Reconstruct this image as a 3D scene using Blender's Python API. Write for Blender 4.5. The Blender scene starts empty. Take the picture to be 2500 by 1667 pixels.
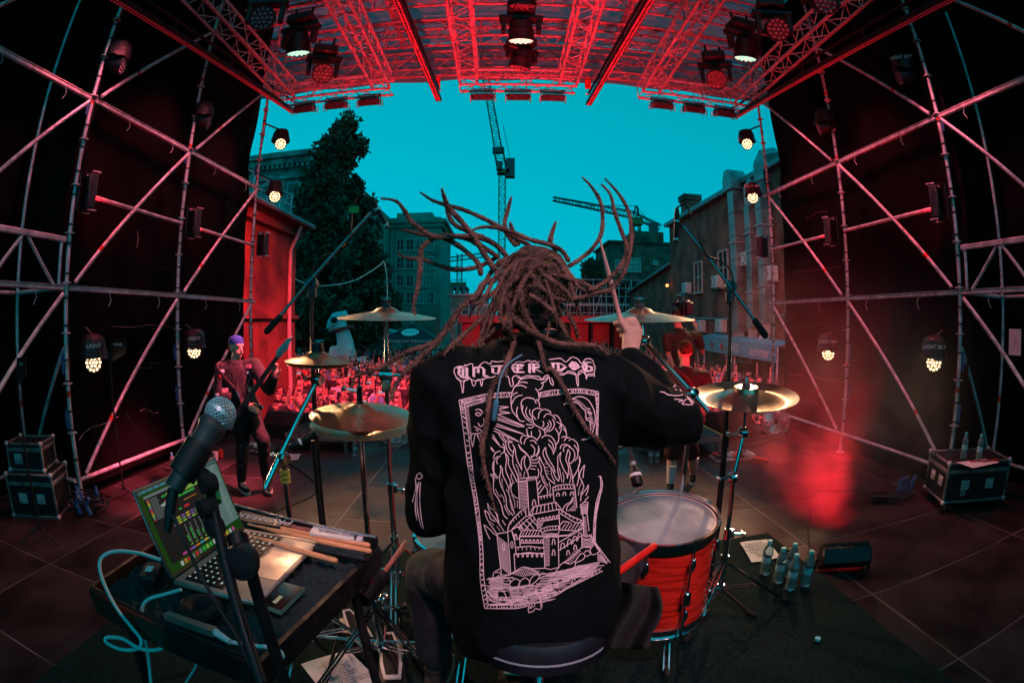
import bpy, bmesh, math, random
from mathutils import Vector, Matrix, noise
from mathutils.bvhtree import BVHTree
import numpy as np
random.seed(7); np.random.seed(7)
scene = bpy.context.scene
C = scene.collection
R = math.radians
CAM = Vector((0, 0, 1.8))          # the stage floor is z = 0, the audience is towards +Y
LENS = 18.4                        # equisolid fisheye, mm on a 36 mm sensor
PITCH, ROLL, YAW = R(-2.05), R(-0.08), R(-1.2)

# ---------------------------------------------------------------- camera
ROT = Matrix.Rotation(YAW, 3, 'Z') @ Matrix.Rotation(PITCH, 3, 'X') @ Matrix.Rotation(ROLL, 3, 'Y')
cam_data = bpy.data.cameras.new('camera')
cam = bpy.data.objects.new('camera', cam_data); C.objects.link(cam); scene.camera = cam
right, fwd, up = ROT.col[0], ROT.col[1], ROT.col[2]
m = Matrix((right, up, -fwd)).transposed().to_4x4(); m.translation = CAM
cam.matrix_world = m
cam_data.type = 'PANO'; cam_data.sensor_width = 36; cam_data.sensor_fit = 'HORIZONTAL'
cam_data.clip_start = 0.02; cam_data.clip_end = 2000
for holder in (cam_data, getattr(cam_data, 'cycles', None)):
    try:
        holder.panorama_type = 'FISHEYE_EQUISOLID'; holder.fisheye_lens = LENS; holder.fisheye_fov = math.pi
    except Exception: pass

# ---------------------------------------------------------------- sky (dusk)
world = bpy.data.worlds.new('World'); scene.world = world; world.use_nodes = True
nt = world.node_tree; nt.nodes.clear()
wo = nt.nodes.new('ShaderNodeOutputWorld'); bg = nt.nodes.new('ShaderNodeBackground')
sky = nt.nodes.new('ShaderNodeTexSky'); sky.sky_type = 'NISHITA'; sky.sun_disc = False
sky.sun_elevation = R(1.5); sky.sun_rotation = R(150); sky.ozone_density = 3.0; sky.dust_density = 1.5
bw = nt.nodes.new('ShaderNodeRGBToBW')
pw = nt.nodes.new('ShaderNodeMath'); pw.operation = 'POWER'; pw.inputs[1].default_value = 0.36
tint = nt.nodes.new('ShaderNodeMixRGB'); tint.blend_type = 'MULTIPLY'; tint.inputs[0].default_value = 1
tint.inputs[2].default_value = (0.0, 0.66, 0.86, 1)
nt.links.new(sky.outputs[0], bw.inputs[0]); nt.links.new(bw.outputs[0], pw.inputs[0])
nt.links.new(pw.outputs[0], tint.inputs[1])
nt.links.new(tint.outputs[0], bg.inputs[0]); nt.links.new(bg.outputs[0], wo.inputs[0])
bg.inputs[1].default_value = 0.82
vs = scene.view_settings; vs.view_transform = 'Standard'; vs.look = 'None'; vs.exposure = 0.0; vs.gamma = 1.0
vs.use_curve_mapping = False
cy = scene.cycles
cy.use_denoising = True
try: cy.denoiser = 'OPENIMAGEDENOISE'
except Exception: pass
cy.max_bounces = 5; cy.diffuse_bounces = 2; cy.glossy_bounces = 3; cy.transmission_bounces = 5; cy.transparent_max_bounces = 6
cy.volume_bounces = 0; cy.sample_clamp_indirect = 4; cy.caustics_reflective = False; cy.caustics_refractive = False
cy.use_light_tree = True
try: cy.volume_step_rate = 2.0; cy.volume_max_steps = 48
except Exception: pass

# ---------------------------------------------------------------- pixel helpers (2500 x 1667 photograph)
FPX = LENS * 2500 / 36
def ray(x, y):
    u, v = (x - 1250) / FPX, -(y - 833.5) / FPX
    r = math.hypot(u, v); th = 2 * math.asin(min(1, r / 2)); s = math.sin(th) / max(r, 1e-9)
    return ROT @ Vector((u * s, math.cos(th), v * s))
def atY(x, y, Y): d = ray(x, y); return CAM + d * (Y / d.y)
def atX(x, y, X): d = ray(x, y); return CAM + d * (X / d.x)
def atZ(x, y, Z): d = ray(x, y); return CAM + d * ((Z - CAM.z) / d.z)
def atD(x, y, D): return CAM + ray(x, y) * D
def proj(p):
    d = ROT.transposed() @ (Vector(p) - CAM); n = d.length; th = math.acos(max(-1, min(1, d.y / n)))
    r = 2 * math.sin(th / 2) * FPX; h = max(1e-9, math.hypot(d.x, d.z))
    return (1250 + r * d.x / h, 833.5 - r * d.z / h)
def zm(s, ox, oy): return lambda *p: [(ox + p[i] / s, oy + p[i + 1] / s) for i in range(0, len(p), 2)]

# ---------------------------------------------------------------- materials
def mat(name, col, rough=0.5, metal=0.0, var=0.2, scale=6.0, bump=0.0, bscale=40.0, emit=None, estr=1.0, alpha=1.0,
        trans=0.0, spec=0.5, coat=0.0, col2=None, detail=4.0, rvar=0.15, sheen=0.0, stretch=None, ior=1.45):
    M = bpy.data.materials.get(name)
    if M: return M
    M = bpy.data.materials.new(name); M.use_nodes = True
    t = M.node_tree; b = t.nodes['Principled BSDF']
    L = t.links.new; N = t.nodes.new
    b.inputs['Roughness'].default_value = rough; b.inputs['Metallic'].default_value = metal
    b.inputs['Specular IOR Level'].default_value = spec; b.inputs['Coat Weight'].default_value = coat
    b.inputs['IOR'].default_value = ior
    b.inputs['Transmission Weight'].default_value = trans; b.inputs['Alpha'].default_value = alpha
    if sheen: b.inputs['Sheen Weight'].default_value = sheen
    c = (*col[:3], 1); c2 = (*col2, 1) if col2 else (*[max(0, x * (1 - 2.2 * var)) for x in col[:3]], 1)
    b.inputs['Base Color'].default_value = c
    if var > 0 or bump > 0:
        tc = N('ShaderNodeTexCoord'); src = tc.outputs['Object']
        if stretch:
            mp = N('ShaderNodeMapping'); mp.inputs['Scale'].default_value = stretch; L(src, mp.inputs[0]); src = mp.outputs[0]
        if var > 0:
            n1 = N('ShaderNodeTexNoise'); n1.inputs['Scale'].default_value = scale; n1.inputs['Detail'].default_value = detail
            L(src, n1.inputs['Vector'])
            r1 = N('ShaderNodeValToRGB'); r1.color_ramp.elements[0].position = 0.3; r1.color_ramp.elements[1].position = 0.68
            r1.color_ramp.elements[0].color = c2; r1.color_ramp.elements[1].color = c
            L(n1.outputs[0], r1.inputs[0]); L(r1.outputs[0], b.inputs['Base Color'])
            mr = N('ShaderNodeMapRange'); mr.inputs[1].default_value = 0.3; mr.inputs[2].default_value = 0.7
            mr.inputs[3].default_value = max(0.02, rough - rvar); mr.inputs[4].default_value = min(1, rough + rvar)
            L(n1.outputs[0], mr.inputs[0]); L(mr.outputs[0], b.inputs['Roughness'])
        if bump > 0:
            n2 = N('ShaderNodeTexNoise'); n2.inputs['Scale'].default_value = bscale; n2.inputs['Detail'].default_value = 3
            L(src, n2.inputs['Vector'])
            bp = N('ShaderNodeBump'); bp.inputs['Strength'].default_value = bump; bp.inputs['Distance'].default_value = 0.01
            L(n2.outputs[0], bp.inputs['Height']); L(bp.outputs[0], b.inputs['Normal'])
    if emit:
        b.inputs['Emission Color'].default_value = (*emit, 1); b.inputs['Emission Strength'].default_value = estr
    return M
STEEL = mat('galvanised_steel', (.74, .72, .74), .42, .3, .25, 9)
BLACKM = mat('black_metal', (.018, .018, .02), .45, .3, .2, 20)
BLACKP = mat('black_plastic', (.01, .01, .011), .5, 0, .2, 20)
RUBBER = mat('black_rubber', (.01, .01, .01), .8, 0, .2, 20)
CHROME = mat('chrome', (.78, .78, .8), .12, 1, .08, 12, rvar=.06)
ALU = mat('aluminium', (.7, .7, .72), .35, .9, .15, 10)
WHITEP = mat('white_plastic', (.75, .75, .75), .4, 0, .08, 9)
REDTAPE = mat('red_tape', (.7, .04, .02), .5, 0, .15, 20)
PAPER = mat('white_paper', (.78, .78, .76), .8, 0, .05, 14)
INKB = mat('black_ink', (.015, .015, .015), .8, 0, 0)
GLASSY = mat('lens_glass', (.05, .05, .06), .1, 0, 0, spec=.8)
WHITEINK = mat('white_print', (.8, .8, .8), .7, 0, 0)

# ---------------------------------------------------------------- mesh building
def frame(d, hint=None):
    d = d.normalized(); a = Vector(hint) if hint else (Vector((0, 0, 1)) if abs(d.z) < .95 else Vector((1, 0, 0)))
    x = a.cross(d)
    if x.length < 1e-6: x = Vector((0, 1, 0)).cross(d)
    x.normalize(); return x, d.cross(x)
def smooth_path(pts, k=4):
    P = [Vector(p) for p in pts]
    if len(P) < 3: return P
    out = []
    for i in range(len(P) - 1):
        p0, p1, p2, p3 = P[max(i - 1, 0)], P[i], P[i + 1], P[min(i + 2, len(P) - 1)]
        for j in range(k):
            t = j / k; out.append(.5 * ((2 * p1) + (p2 - p0) * t + (2 * p0 - 5 * p1 + 4 * p2 - p3) * t * t + (3 * p1 - p0 - 3 * p2 + p3) * t ** 3))
    out.append(P[-1]); return out
class MB:
    def __init__(s): s.v = []; s.f = []; s.m = []; s.cur = 0
    def add(s, vs, fs):
        o = len(s.v); s.v += [tuple(v) for v in vs]; s.f += [tuple(i + o for i in f) for f in fs]; s.m += [s.cur] * len(fs); return s
    def box(s, c, size, rot=None, bev=0.0, M=None):
        c = Vector(c); hx, hy, hz = [x / 2 for x in size]
        if bev > 0:
            bm = bmesh.new(); bmesh.ops.create_cube(bm, size=1)
            for v in bm.verts: v.co = Vector((v.co.x * hx * 2, v.co.y * hy * 2, v.co.z * hz * 2))
            bmesh.ops.bevel(bm, geom=list(bm.edges), offset=min(bev, .45 * min(size)), segments=1, affect='EDGES')
            bm.verts.index_update(); vs = [v.co.copy() for v in bm.verts]; fs = [[v.index for v in f.verts] for f in bm.faces]; bm.free()
        else:
            vs = [Vector((x, y, z)) for x in (-hx, hx) for y in (-hy, hy) for z in (-hz, hz)]
            fs = [(0, 1, 3, 2), (4, 6, 7, 5), (0, 4, 5, 1), (2, 3, 7, 6), (0, 2, 6, 4), (1, 5, 7, 3)]
        if rot is not None:
            if not isinstance(rot, Matrix): rot = Matrix.Rotation(rot, 3, 'Z')
            vs = [rot @ v for v in vs]
        vs = [v + c for v in vs]
        if M: vs = [M @ v for v in vs]
        return s.add(vs, fs)
    def tube(s, pts, r, n=8, cap=True, flat=None, hint=None, closed=False, round_=False):
        P = [Vector(p) for p in pts]; N = len(P); rs = r if isinstance(r, (list, tuple)) else [r] * N
        if round_:   # rounded ends
            d0 = (P[0] - P[1]).normalized(); d1 = (P[-1] - P[-2]).normalized(); r0, r1 = rs[0], rs[-1]
            g = lambda q: q[0] if isinstance(q, tuple) else q
            sc = lambda q, k: tuple(a * k for a in q) if isinstance(q, tuple) else q * k
            P = [P[0] + d0 * g(r0) * .9, P[0] + d0 * g(r0) * .6] + P + [P[-1] + d1 * g(r1) * .6, P[-1] + d1 * g(r1) * .9]
            rs = [sc(r0, .35), sc(r0, .78)] + list(rs) + [sc(r1, .78), sc(r1, .35)]; N = len(P)
        vs = []; x = None
        for i in range(N):
            if closed: d = P[(i + 1) % N] - P[i - 1]
            else: d = P[min(i + 1, N - 1)] - P[max(i - 1, 0)]
            if d.length < 1e-9: d = Vector((0, 0, 1))
            d.normalize()
            if x is None: x, y = frame(d, hint)
            else:
                x = x - d * x.dot(d)
                if x.length < 1e-6: x, y = frame(d)
                x.normalize(); y = d.cross(x)
            rx, ry = rs[i] if isinstance(rs[i], tuple) else (rs[i], rs[i])
            for k in range(n):
                a = 2 * math.pi * k / n; vs.append(P[i] + x * (math.cos(a) * rx) + y * (math.sin(a) * ry))
        fs = []
        for i in range(N if closed else N - 1):
            j = (i + 1) % N
            for k in range(n):
                k2 = (k + 1) % n; fs.append((i * n + k, i * n + k2, j * n + k2, j * n + k))
        if cap and not closed: fs += [tuple(range(n - 1, -1, -1)), tuple((N - 1) * n + k for k in range(n))]
        return s.add(vs, fs)
    def lathe(s, prof, n=24, o=(0, 0, 0), d=(0, 0, 1), hint=None, cap=False):
        o = Vector(o); d = Vector(d).normalized(); x, y = frame(d, hint); vs = []; fs = []
        for (r, h) in prof:
            for k in range(n):
                a = 2 * math.pi * k / n; vs.append(o + d * h + x * (r * math.cos(a)) + y * (r * math.sin(a)))
        for i in range(len(prof) - 1):
            for k in range(n): fs.append((i * n + k, i * n + (k + 1) % n, (i + 1) * n + (k + 1) % n, (i + 1) * n + k))
        if cap: fs += [tuple(range(n - 1, -1, -1)), tuple((len(prof) - 1) * n + k for k in range(n))]
        return s.add(vs, fs)
    def ell(s, c, r, n=12, rot=None):
        c = Vector(c); vs = []; fs = []; m = n // 2 + 1
        for i in range(m + 1):
            t = math.pi * i / m
            for k in range(n):
                a = 2 * math.pi * k / n; v = Vector((r[0] * math.sin(t) * math.cos(a), r[1] * math.sin(t) * math.sin(a), r[2] * math.cos(t)))
                vs.append(c + (rot @ v if rot else v))
        for i in range(m):
            for k in range(n): fs.append((i * n + k, (i + 1) * n + k, (i + 1) * n + (k + 1) % n, i * n + (k + 1) % n))
        return s.add(vs, fs)
    def grid(s, fn, nu, nv):
        vs = [fn(i / nu, j / nv) for j in range(nv + 1) for i in range(nu + 1)]
        fs = [(j * (nu + 1) + i, j * (nu + 1) + i + 1, (j + 1) * (nu + 1) + i + 1, (j + 1) * (nu + 1) + i) for j in range(nv) for i in range(nu)]
        return s.add(vs, fs)
    def prism(s, poly, depth):   # poly: 3d planar points, depth: vector
        n = len(poly); D = Vector(depth); vs = [Vector(p) for p in poly] + [Vector(p) + D for p in poly]
        fs = [tuple(range(n - 1, -1, -1)), tuple(range(n, 2 * n))] + [(i, (i + 1) % n, n + (i + 1) % n, n + i) for i in range(n)]
        return s.add(vs, fs)
    def mesh(s, name, mats, smooth=True):
        me = bpy.data.meshes.new(name); me.from_pydata(s.v, [], s.f)
        for q in (mats if isinstance(mats, (list, tuple)) else [mats]): me.materials.append(q)
        me.polygons.foreach_set('material_index', s.m)
        bm = bmesh.new(); bm.from_mesh(me); bmesh.ops.recalc_face_normals(bm, faces=bm.faces); bm.to_mesh(me); bm.free()
        if smooth:
            me.polygons.foreach_set('use_smooth', [True] * len(me.polygons))
            me.set_sharp_from_angle(angle=R(40))
        me.update(); return me
    def obj(s, name, mats, parent=None, smooth=True):
        return put(name, s.mesh(name, mats, smooth), parent)
def put(name, me, parent=None):
    o = bpy.data.objects.new(name, me); C.objects.link(o)
    if parent is not None:
        o.parent = parent
        if parent.type == 'EMPTY': o.matrix_parent_inverse = Matrix.Translation(-parent.location)
    return o
def tag(o, label=None, cat=None, group=None, kind=None):
    if label: o['label'] = label
    if cat: o['category'] = cat
    if group: o['group'] = group
    if kind: o['kind'] = kind
    return o
def thing(name, label, cat, loc=(0, 0, 0), group=None):
    o = bpy.data.objects.new(name, None); C.objects.link(o); o.location = loc; o.empty_display_size = .1
    return tag(o, label, cat, group)
def box(name, c, size, m, parent=None, rot=None, bev=.004): return MB().box(c, size, rot, bev).obj(name, m, parent)
def tube(name, pts, r, m, parent=None, n=10, **k): return MB().tube(pts, r, n, **k).obj(name, m, parent)
def lathe(name, prof, m, parent=None, o=(0, 0, 0), d=(0, 0, 1), n=28, **k): return MB().lathe(prof, n, o, d, **k).obj(name, m, parent)
def copy_tree(o, parent=None, loc=None, rz=None):
    c = o.copy(); C.objects.link(c)
    if parent is not None: c.parent = parent
    if loc is not None: c.location = loc
    if rz is not None: c.rotation_euler = (0, 0, rz)
    for ch in list(o.children): copy_tree(ch, c)
    return c
def text_mesh(name, s, size, M, m, parent, extrude=0.0, align='CENTER', shear=0.0):
    cu = bpy.data.curves.new(name, 'FONT'); cu.body = s; cu.size = size; cu.align_x = align; cu.align_y = 'CENTER'; cu.extrude = extrude
    cu.shear = shear; cu.resolution_u = 3
    t = bpy.data.objects.new(name, cu); C.objects.link(t)
    dg = bpy.context.evaluated_depsgraph_get(); me = bpy.data.meshes.new_from_object(t.evaluated_get(dg))
    bpy.data.objects.remove(t); me.transform(M); me.materials.clear(); me.materials.append(m); me.name = name
    return tag(put(name, me, parent), kind='stuff')
def facing(o, x, y):   # matrix whose local x, y axes are given: text lies in that plane
    x = Vector(x).normalized(); y = Vector(y); y = (y - x * y.dot(x)).normalized(); M = Matrix((x, y, x.cross(y))).transposed().to_4x4(); M.translation = o
    return M
def remesh(mb, voxel, name, m, parent=None, smooth=2, fn=None, fac=.5):
    o = bpy.data.objects.new('tmp', mb.mesh('tmp', m, False)); C.objects.link(o)
    q = o.modifiers.new('r', 'REMESH'); q.mode = 'VOXEL'; q.voxel_size = voxel
    if smooth: w = o.modifiers.new('s', 'SMOOTH'); w.iterations = smooth; w.factor = fac
    dg = bpy.context.evaluated_depsgraph_get(); me = bpy.data.meshes.new_from_object(o.evaluated_get(dg))
    tm = o.data; bpy.data.objects.remove(o); bpy.data.meshes.remove(tm)
    me.materials.clear()
    for z in (m if isinstance(m, (list, tuple)) else [m]): me.materials.append(z)
    if fn:
        nv = len(me.vertices); co = np.empty(nv * 3, 'f'); me.vertices.foreach_get('co', co); nm = np.empty(nv * 3, 'f'); me.vertex_normals.foreach_get('vector', nm)
        out = np.array([fn(Vector(c), Vector(q)) for c, q in zip(co.reshape(-1, 3).tolist(), nm.reshape(-1, 3).tolist())], 'f'); me.vertices.foreach_set('co', out.ravel()); me.update()
    me.polygons.foreach_set('use_smooth', [True] * len(me.polygons)); me.name = name
    return put(name, me, parent)
def spot(name, loc, target, energy, col, angle=60, blend=.6, r=.08, parent=None):
    d = bpy.data.lights.new(name, 'SPOT'); d.energy = energy; d.color = col; d.spot_size = R(angle); d.spot_blend = blend; d.shadow_soft_size = r
    o = bpy.data.objects.new(name, d); C.objects.link(o); o.location = loc
    o.rotation_euler = (Vector(target) - Vector(loc)).to_track_quat('-Z', 'Y').to_euler(); return o
# ================================================================ ground, stage, riser
GROUND = -1.6
M_ASPH = mat('asphalt', (.05, .05, .05), .85, 0, .3, .8, .3, 30)
g = MB().grid(lambda u, v: Vector(((u - .5) * 1600, -300 + v * 1500, GROUND)), 8, 8).obj('ground', M_ASPH); tag(g, kind='structure')
M_EDGE = mat('deck_edge_alu', (.17, .13, .13), .5, .1, .3, 3)
M_DECK = mat('deck_panel_phenolic', (.036, .024, .023), .5, 0, .32, 1.7, .12, 60, rvar=.22, detail=9, spec=.3)
fl = MB().box((.5, 2.92, -.115), (12, 11, .228)).obj('stage_floor', M_EDGE, smooth=False); tag(fl, kind='structure')
pm = MB().box((0, 0, 0), (1.982, .982, .02), bev=.003).mesh('deck_panel', M_DECK)
for i in range(6):
    for j in range(11):
        o = put('deck_panel', pm, fl); o.location = (-4.5 + 2 * i, -2.08 + j, -.0075)
M_SKIRT = mat('black_stage_skirt', (.01, .01, .011), .9, 0, .3, 2, .3, 8)
sk = MB().grid(lambda u, v: Vector((-5.5 + 12 * u, 8.40 + .03 * math.sin(u * 90), GROUND + v * 1.36)), 220, 1).obj('stage_skirt', M_SKIRT)
tag(sk, 'black cloth skirt hanging under the front edge of the stage', 'skirt')
rs = box('drum_riser', (-.05, .97, .195), (3.72, 3.98, .39), BLACKM); tag(rs, kind='structure')
M_CARPET = mat('charcoal_carpet', (.008, .034, .034), .98, 0, .38, 55, .9, 320, detail=6, spec=.1)  # the teal of the shadows is put into the charcoal colour
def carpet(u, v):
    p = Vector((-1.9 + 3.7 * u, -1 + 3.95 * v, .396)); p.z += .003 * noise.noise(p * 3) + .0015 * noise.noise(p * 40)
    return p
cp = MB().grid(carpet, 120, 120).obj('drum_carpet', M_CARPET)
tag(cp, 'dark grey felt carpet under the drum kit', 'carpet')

# ================================================================ side scaffolds and black cloth
XL, XR = -4.28, 4.84
YL = [-.75, 1.47, 3.685, 5.87, 8.14]; YR = [-.7, 1.55, 3.795, 6.055, 8.335]
M_CLOTH = mat('black_backdrop_cloth', (.007, .005, .0055), .9, 0, .4, 1.3, .9, 4, spec=.06)
M_TEAR_LIGHT = mat('tear_light_paint', (.75, .7, .65), .8, 0, 0)  # pale colour stands in for light leaking through tears in the cloth
M_BLUE = mat('blue_cable_sleeve', (.03, .12, .3), .6, 0, .2, 20)
M_TIE = mat('black_cable_tie', (.01, .01, .01), .6, 0, 0)
def scaffold(side):
    X, YS = (XL, YL) if side < 0 else (XR, YR)
    w = 'dark side wall where the bass player stands' if side < 0 else 'side wall where the smoke rises'
    t = thing('scaffold', f'galvanised tube scaffold along the {w}', 'scaffold', (X, YS[2], 0))
    zs = [.27, 2.185, 4.17, 6.15]
    for i, y in enumerate(YS):
        s = tube('standard', [(X, y, 0), (X, y, 7.6)], .0245, STEEL, t, 12)
        b = MB()
        for k in range(1, 15): b.lathe([(.026, -.006), (.06, -.006), (.06, .006), (.026, .006)], 10, (X, y, .27 + .4925 * k))
        b.lathe([(.0, 0), (.07, 0), (.07, .01), (.03, .012), (.03, .15)], 10, (X, y, 0))
        tag(b.obj('rosettes', STEEL, s), kind='stuff')
        b = MB()
        for k in range(26):
            z = .5 + k * .26 + random.uniform(-.06, .06); b.lathe([(.0265, -.01), (.0285, -.01), (.0285, .01), (.0265, .01)], 10, (X, y, z))
        tag(b.obj('cable_ties', M_TIE, s), kind='stuff')
        b = MB(); cx = X + side * -.005; pts = [(cx + .012 * math.sin(z * 3 + i), y + .034 + .01 * math.sin(z * 5), z) for z in [.2 * k for k in range(1, 36)]]
        b.tube(pts, .008, 6); b.obj('cable', BLACKP, s)
        for z in ((.8, 1.35, 4.0) if i in (2, 3) else (4.4,)):
            tube('blue_connector', [(X + side * .03, y - .03, z), (X + side * .03, y - .035, z + .14), (X + side * .03, y - .03, z + .2)], [.018, .022, .014], M_BLUE, s)
        for z in (.95, 3.95, 5.0):
            z += .1 * i; MB().lathe([(.0262, -.03), (.0262, .03)], 12, (X, y, z)).obj('red_tape_band', REDTAPE, s)
    for k, z in enumerate(zs):
        for i in range(2 if k == 0 else 0, len(YS) - 1):
            a, b_ = (X, YS[i] + .02, z), (X, YS[i + 1] - .02, z)
            if k in (1, 2):   # flat topped ledgers
                o = MB().box((X, (YS[i] + YS[i + 1]) / 2, z), (.05, YS[i + 1] - YS[i] - .05, .05), bev=.012).box((X, (YS[i] + YS[i + 1]) / 2, z + .028), (.062, YS[i + 1] - YS[i] - .06, .006)).obj('ledger', STEEL, t)
            else: o = tube('ledger', [a, b_], .0245, STEEL, t, 12)
            if k in (1, 2):
                zt = MB()
                for y in (YS[i] + .7, YS[i + 1] - .5): zt.tube([(X - side * .03, y, z - .02), (X - side * .05, y + .02, z - .1), (X - side * .045, y - .02, z - .17)], .003, 5)
                tag(zt.obj('loose_zip_tie', WHITEP, o), kind='stuff')
        if k in (1, 2):   # projecting end towards the audience
            tube('ledger_end', [(X, YS[-1] + .02, z), (X, YS[-1] + .16, z)], .022, STEEL, t)
    for i in range(len(YS) - 1):
        for k in range(3):
            a = Vector((X - side * .055, YS[i] + .09, zs[k] + .06)); b_ = Vector((X - side * .055, YS[i + 1] - .09, zs[k + 1] - .06))
            o = tube('diagonal_brace', [a, b_], .0235, STEEL, t, 12)
            c = a.lerp(b_, .27 if k != 1 else .2); d = (b_ - a).normalized()
            MB().lathe([(.0255, -.035), (.0255, .035)], 12, c, d).obj('red_tape_band', REDTAPE, o)
    for i in (2, 3):   # short tubes carrying the strobe panels
        tube('outrigger_tube', [(X - side * .05, YS[i] + .25, 3.14), (X - side * .05, YS[i + 1] - .05, 3.14)], .024, STEEL, t, 12)
    y0, y1 = YS[1], YS[2]   # lattice girder
    MB().box((X, (y0 + y1) / 2 - .02, 2.66), (.05, y1 - y0 - .07, .06), bev=.01).obj('girder_chord', STEEL, t)
    for a, b_ in (((y1 - .12, 2.21), (y1 - .12, 2.63)), ((y1 - .2, 2.21), (y1 - .62, 2.63)), ((y1 - 1.1, 2.21), (y1 - .7, 2.63)), ((y1 - 1.2, 2.21), (y1 - 1.6, 2.63))):
        tube('girder_web', [(X, a[0], a[1]), (X, b_[0], b_[1])], .02, STEEL, t)
    # outer row
    for y in YS[1:3]:
        yy = y - .05; o = tube('standard', [(X + side * .95, yy, 0), (X + side * .95, yy, 6)], .0245, STEEL, t)
        tag_b = MB().lathe([(.0262, -.04), (.0262, .04)], 12, (X + side * .95, yy, 1.0)).obj('red_tape_band', REDTAPE, o)
        for z in (.27, 2.185): tube('transom', [(X + side * .02, yy, z), (X + side * .93, yy, z)], .0245, STEEL, t)
        tube('diagonal_brace', [(X + side * .05, yy + .06, 1.6), (X + side * .9, yy + .06, .35)], .0235, STEEL, t)
    for z in (.27, 2.185): tube('ledger', [(X + side * .95, YS[1], z), (X + side * .95, YS[2] - .1, z)], .0245, STEEL, t)
    # black cloth behind
    def cl(x, y0, y1, z1):
        def f(u, v):
            y = y0 + (y1 - y0) * u; z = z1 * v
            f1 = .5 + .5 * math.sin(y * 5.1 + 2 * noise.noise(Vector((y, z * .5, side))))
            p = Vector((x + side * (.02 + .1 * f1 * noise.noise(Vector((y * .9, z * .6, 3 * side))) + .03 * noise.noise(Vector((y * 4, z * 1.3, 7))) + .05 * math.exp(-((z - 1.8 - .35 * y) * 2.2) ** 2)), y, z))
            return p
        return f
    c = thing('side_curtain', 'black cloth wall tied behind the ' + ('dark scaffold, bass side' if side < 0 else 'smoky scaffold, guitar side'), 'curtain', (X + side * .14, 5, 0))
    main = MB().grid(cl(X + side * .16, 3.75, 8.2, 7.6), 90, 120).obj('cloth_sheet', M_CLOTH, c)
    MB().grid(cl(X + side * 1.15, -2.5, 4.2, 7.6), 90, 90).obj('cloth_sheet', M_CLOTH, c)
    MB().grid(lambda u, v: Vector((X + side * (.16 + u), 3.9 + .05 * math.sin(u * 20), 7.6 * v)), 20, 20).obj('cloth_sheet', M_CLOTH, c)
    bvh = BVHTree.FromPolygons([v.co for v in main.data.vertices], [p.vertices for p in main.data.polygons])
    def light_leak(pts, wd=.006):
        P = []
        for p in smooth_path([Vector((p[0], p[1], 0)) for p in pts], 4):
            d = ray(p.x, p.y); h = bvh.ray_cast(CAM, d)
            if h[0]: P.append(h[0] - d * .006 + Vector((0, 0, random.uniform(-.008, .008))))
        if len(P) > 2: MB().tube(P, [(wd * random.uniform(.4, 1.2), .001) for _ in P], 4).obj('light_leak', M_TEAR_LIGHT, c)
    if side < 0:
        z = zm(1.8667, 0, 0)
        for q in (z(625, 1050, 630, 1090, 622, 1130), z(715, 1215, 750, 1225, 785, 1245), z(710, 1245, 745, 1255), z(700, 1272, 730, 1275), z(510, 1490, 600, 1492, 690, 1480, 780, 1490)): light_leak(q, .004)
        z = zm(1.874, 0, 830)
        for q in (z(360, 460, 400, 410, 460, 390, 540, 350), z(580, 340, 610, 390, 660, 460), z(640, 325, 670, 315, 700, 335, 725, 330), z(610, 120, 650, 130, 700, 125), z(685, 108, 720, 105, 755, 110)): light_leak(q, .004)
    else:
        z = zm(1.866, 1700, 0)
        for q in (z(440, 1240, 520, 1232, 600, 1225, 660, 1210), z(500, 1000, 550, 970, 600, 960), z(440, 1490, 500, 1485, 570, 1475), z(440, 1470, 560, 1490)): light_leak(q, .003)
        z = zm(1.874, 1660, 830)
        for q in (z(460, 145, 520, 160, 600, 150, 650, 180, 750, 190), z(560, 275, 620, 285, 640, 310)): light_leak(q, .003)
scaffold(-1); scaffold(1)
# black rear wall of the stage is open above 3 m, cloth below
rw = MB().grid(lambda u, v: Vector((-5.5 + 11.6 * u, -3 + .08 * math.sin(u * 40), 1.9 * v)), 120, 8).obj('rear_curtain', M_CLOTH)
tag(rw, 'black cloth wall closing the rear of the stage', 'curtain')

# ================================================================ roof
M_TRUSS = mat('truss_aluminium', (.66, .62, .62), .4, .3, .2, 8)
def truss(label, a, b, w=.29, h=.29, cr=.024, lr=.009, step=.28, group=None, m=None, name='lighting_truss'):
    a, b = Vector(a), Vector(b); m = m or M_TRUSS; d = (b - a).normalized(); L = (b - a).length; x = Vector((0, 0, 1)).cross(d).normalized(); z = d.cross(x)
    t = thing(name, label, 'truss', (a + b) / 2, group)
    off = [(-1, -1), (1, -1), (1, 1), (-1, 1)]; cs = [x * (o[0] * w / 2) + z * (o[1] * h / 2) for o in off]
    for c in cs: tube('chord', [a + c, b + c], cr, m, t, 10)
    lb = MB(); n = max(2, int(L / step))
    for q in range(4):
        c0, c1 = cs[q], cs[(q + 1) % 4]
        for i in range(n):
            p0, p1 = a + d * (L * i / n), a + d * (L * (i + 1) / n)
            if i % 2: lb.tube([p0 + c0, p1 + c1], lr, 6)
            else: lb.tube([p0 + c1, p1 + c0], lr, 6)
            if i % 4 == 0: lb.tube([p0 + c0, p0 + c1], lr, 6)
    tag(lb.obj('lacing', m, t), kind='stuff'); return t
ZT = 5.95
FX = [-3.8, -2.05, -.56, 1.1, 2.55, 4.3]
names = ['outermost, over the bass player side wall', 'inner one of the pair over the bass player', 'beside the central moving head, bass side', 'beside the central moving head, guitar side', 'inner one of the pair over the guitar player', 'outermost, over the smoky side wall']
for x, nme in zip(FX, names): truss(f'lighting truss finger pointing at the audience, {nme}', (x, 2.0, ZT), (x, 8.0, ZT), group='truss fingers under the roof')
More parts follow.
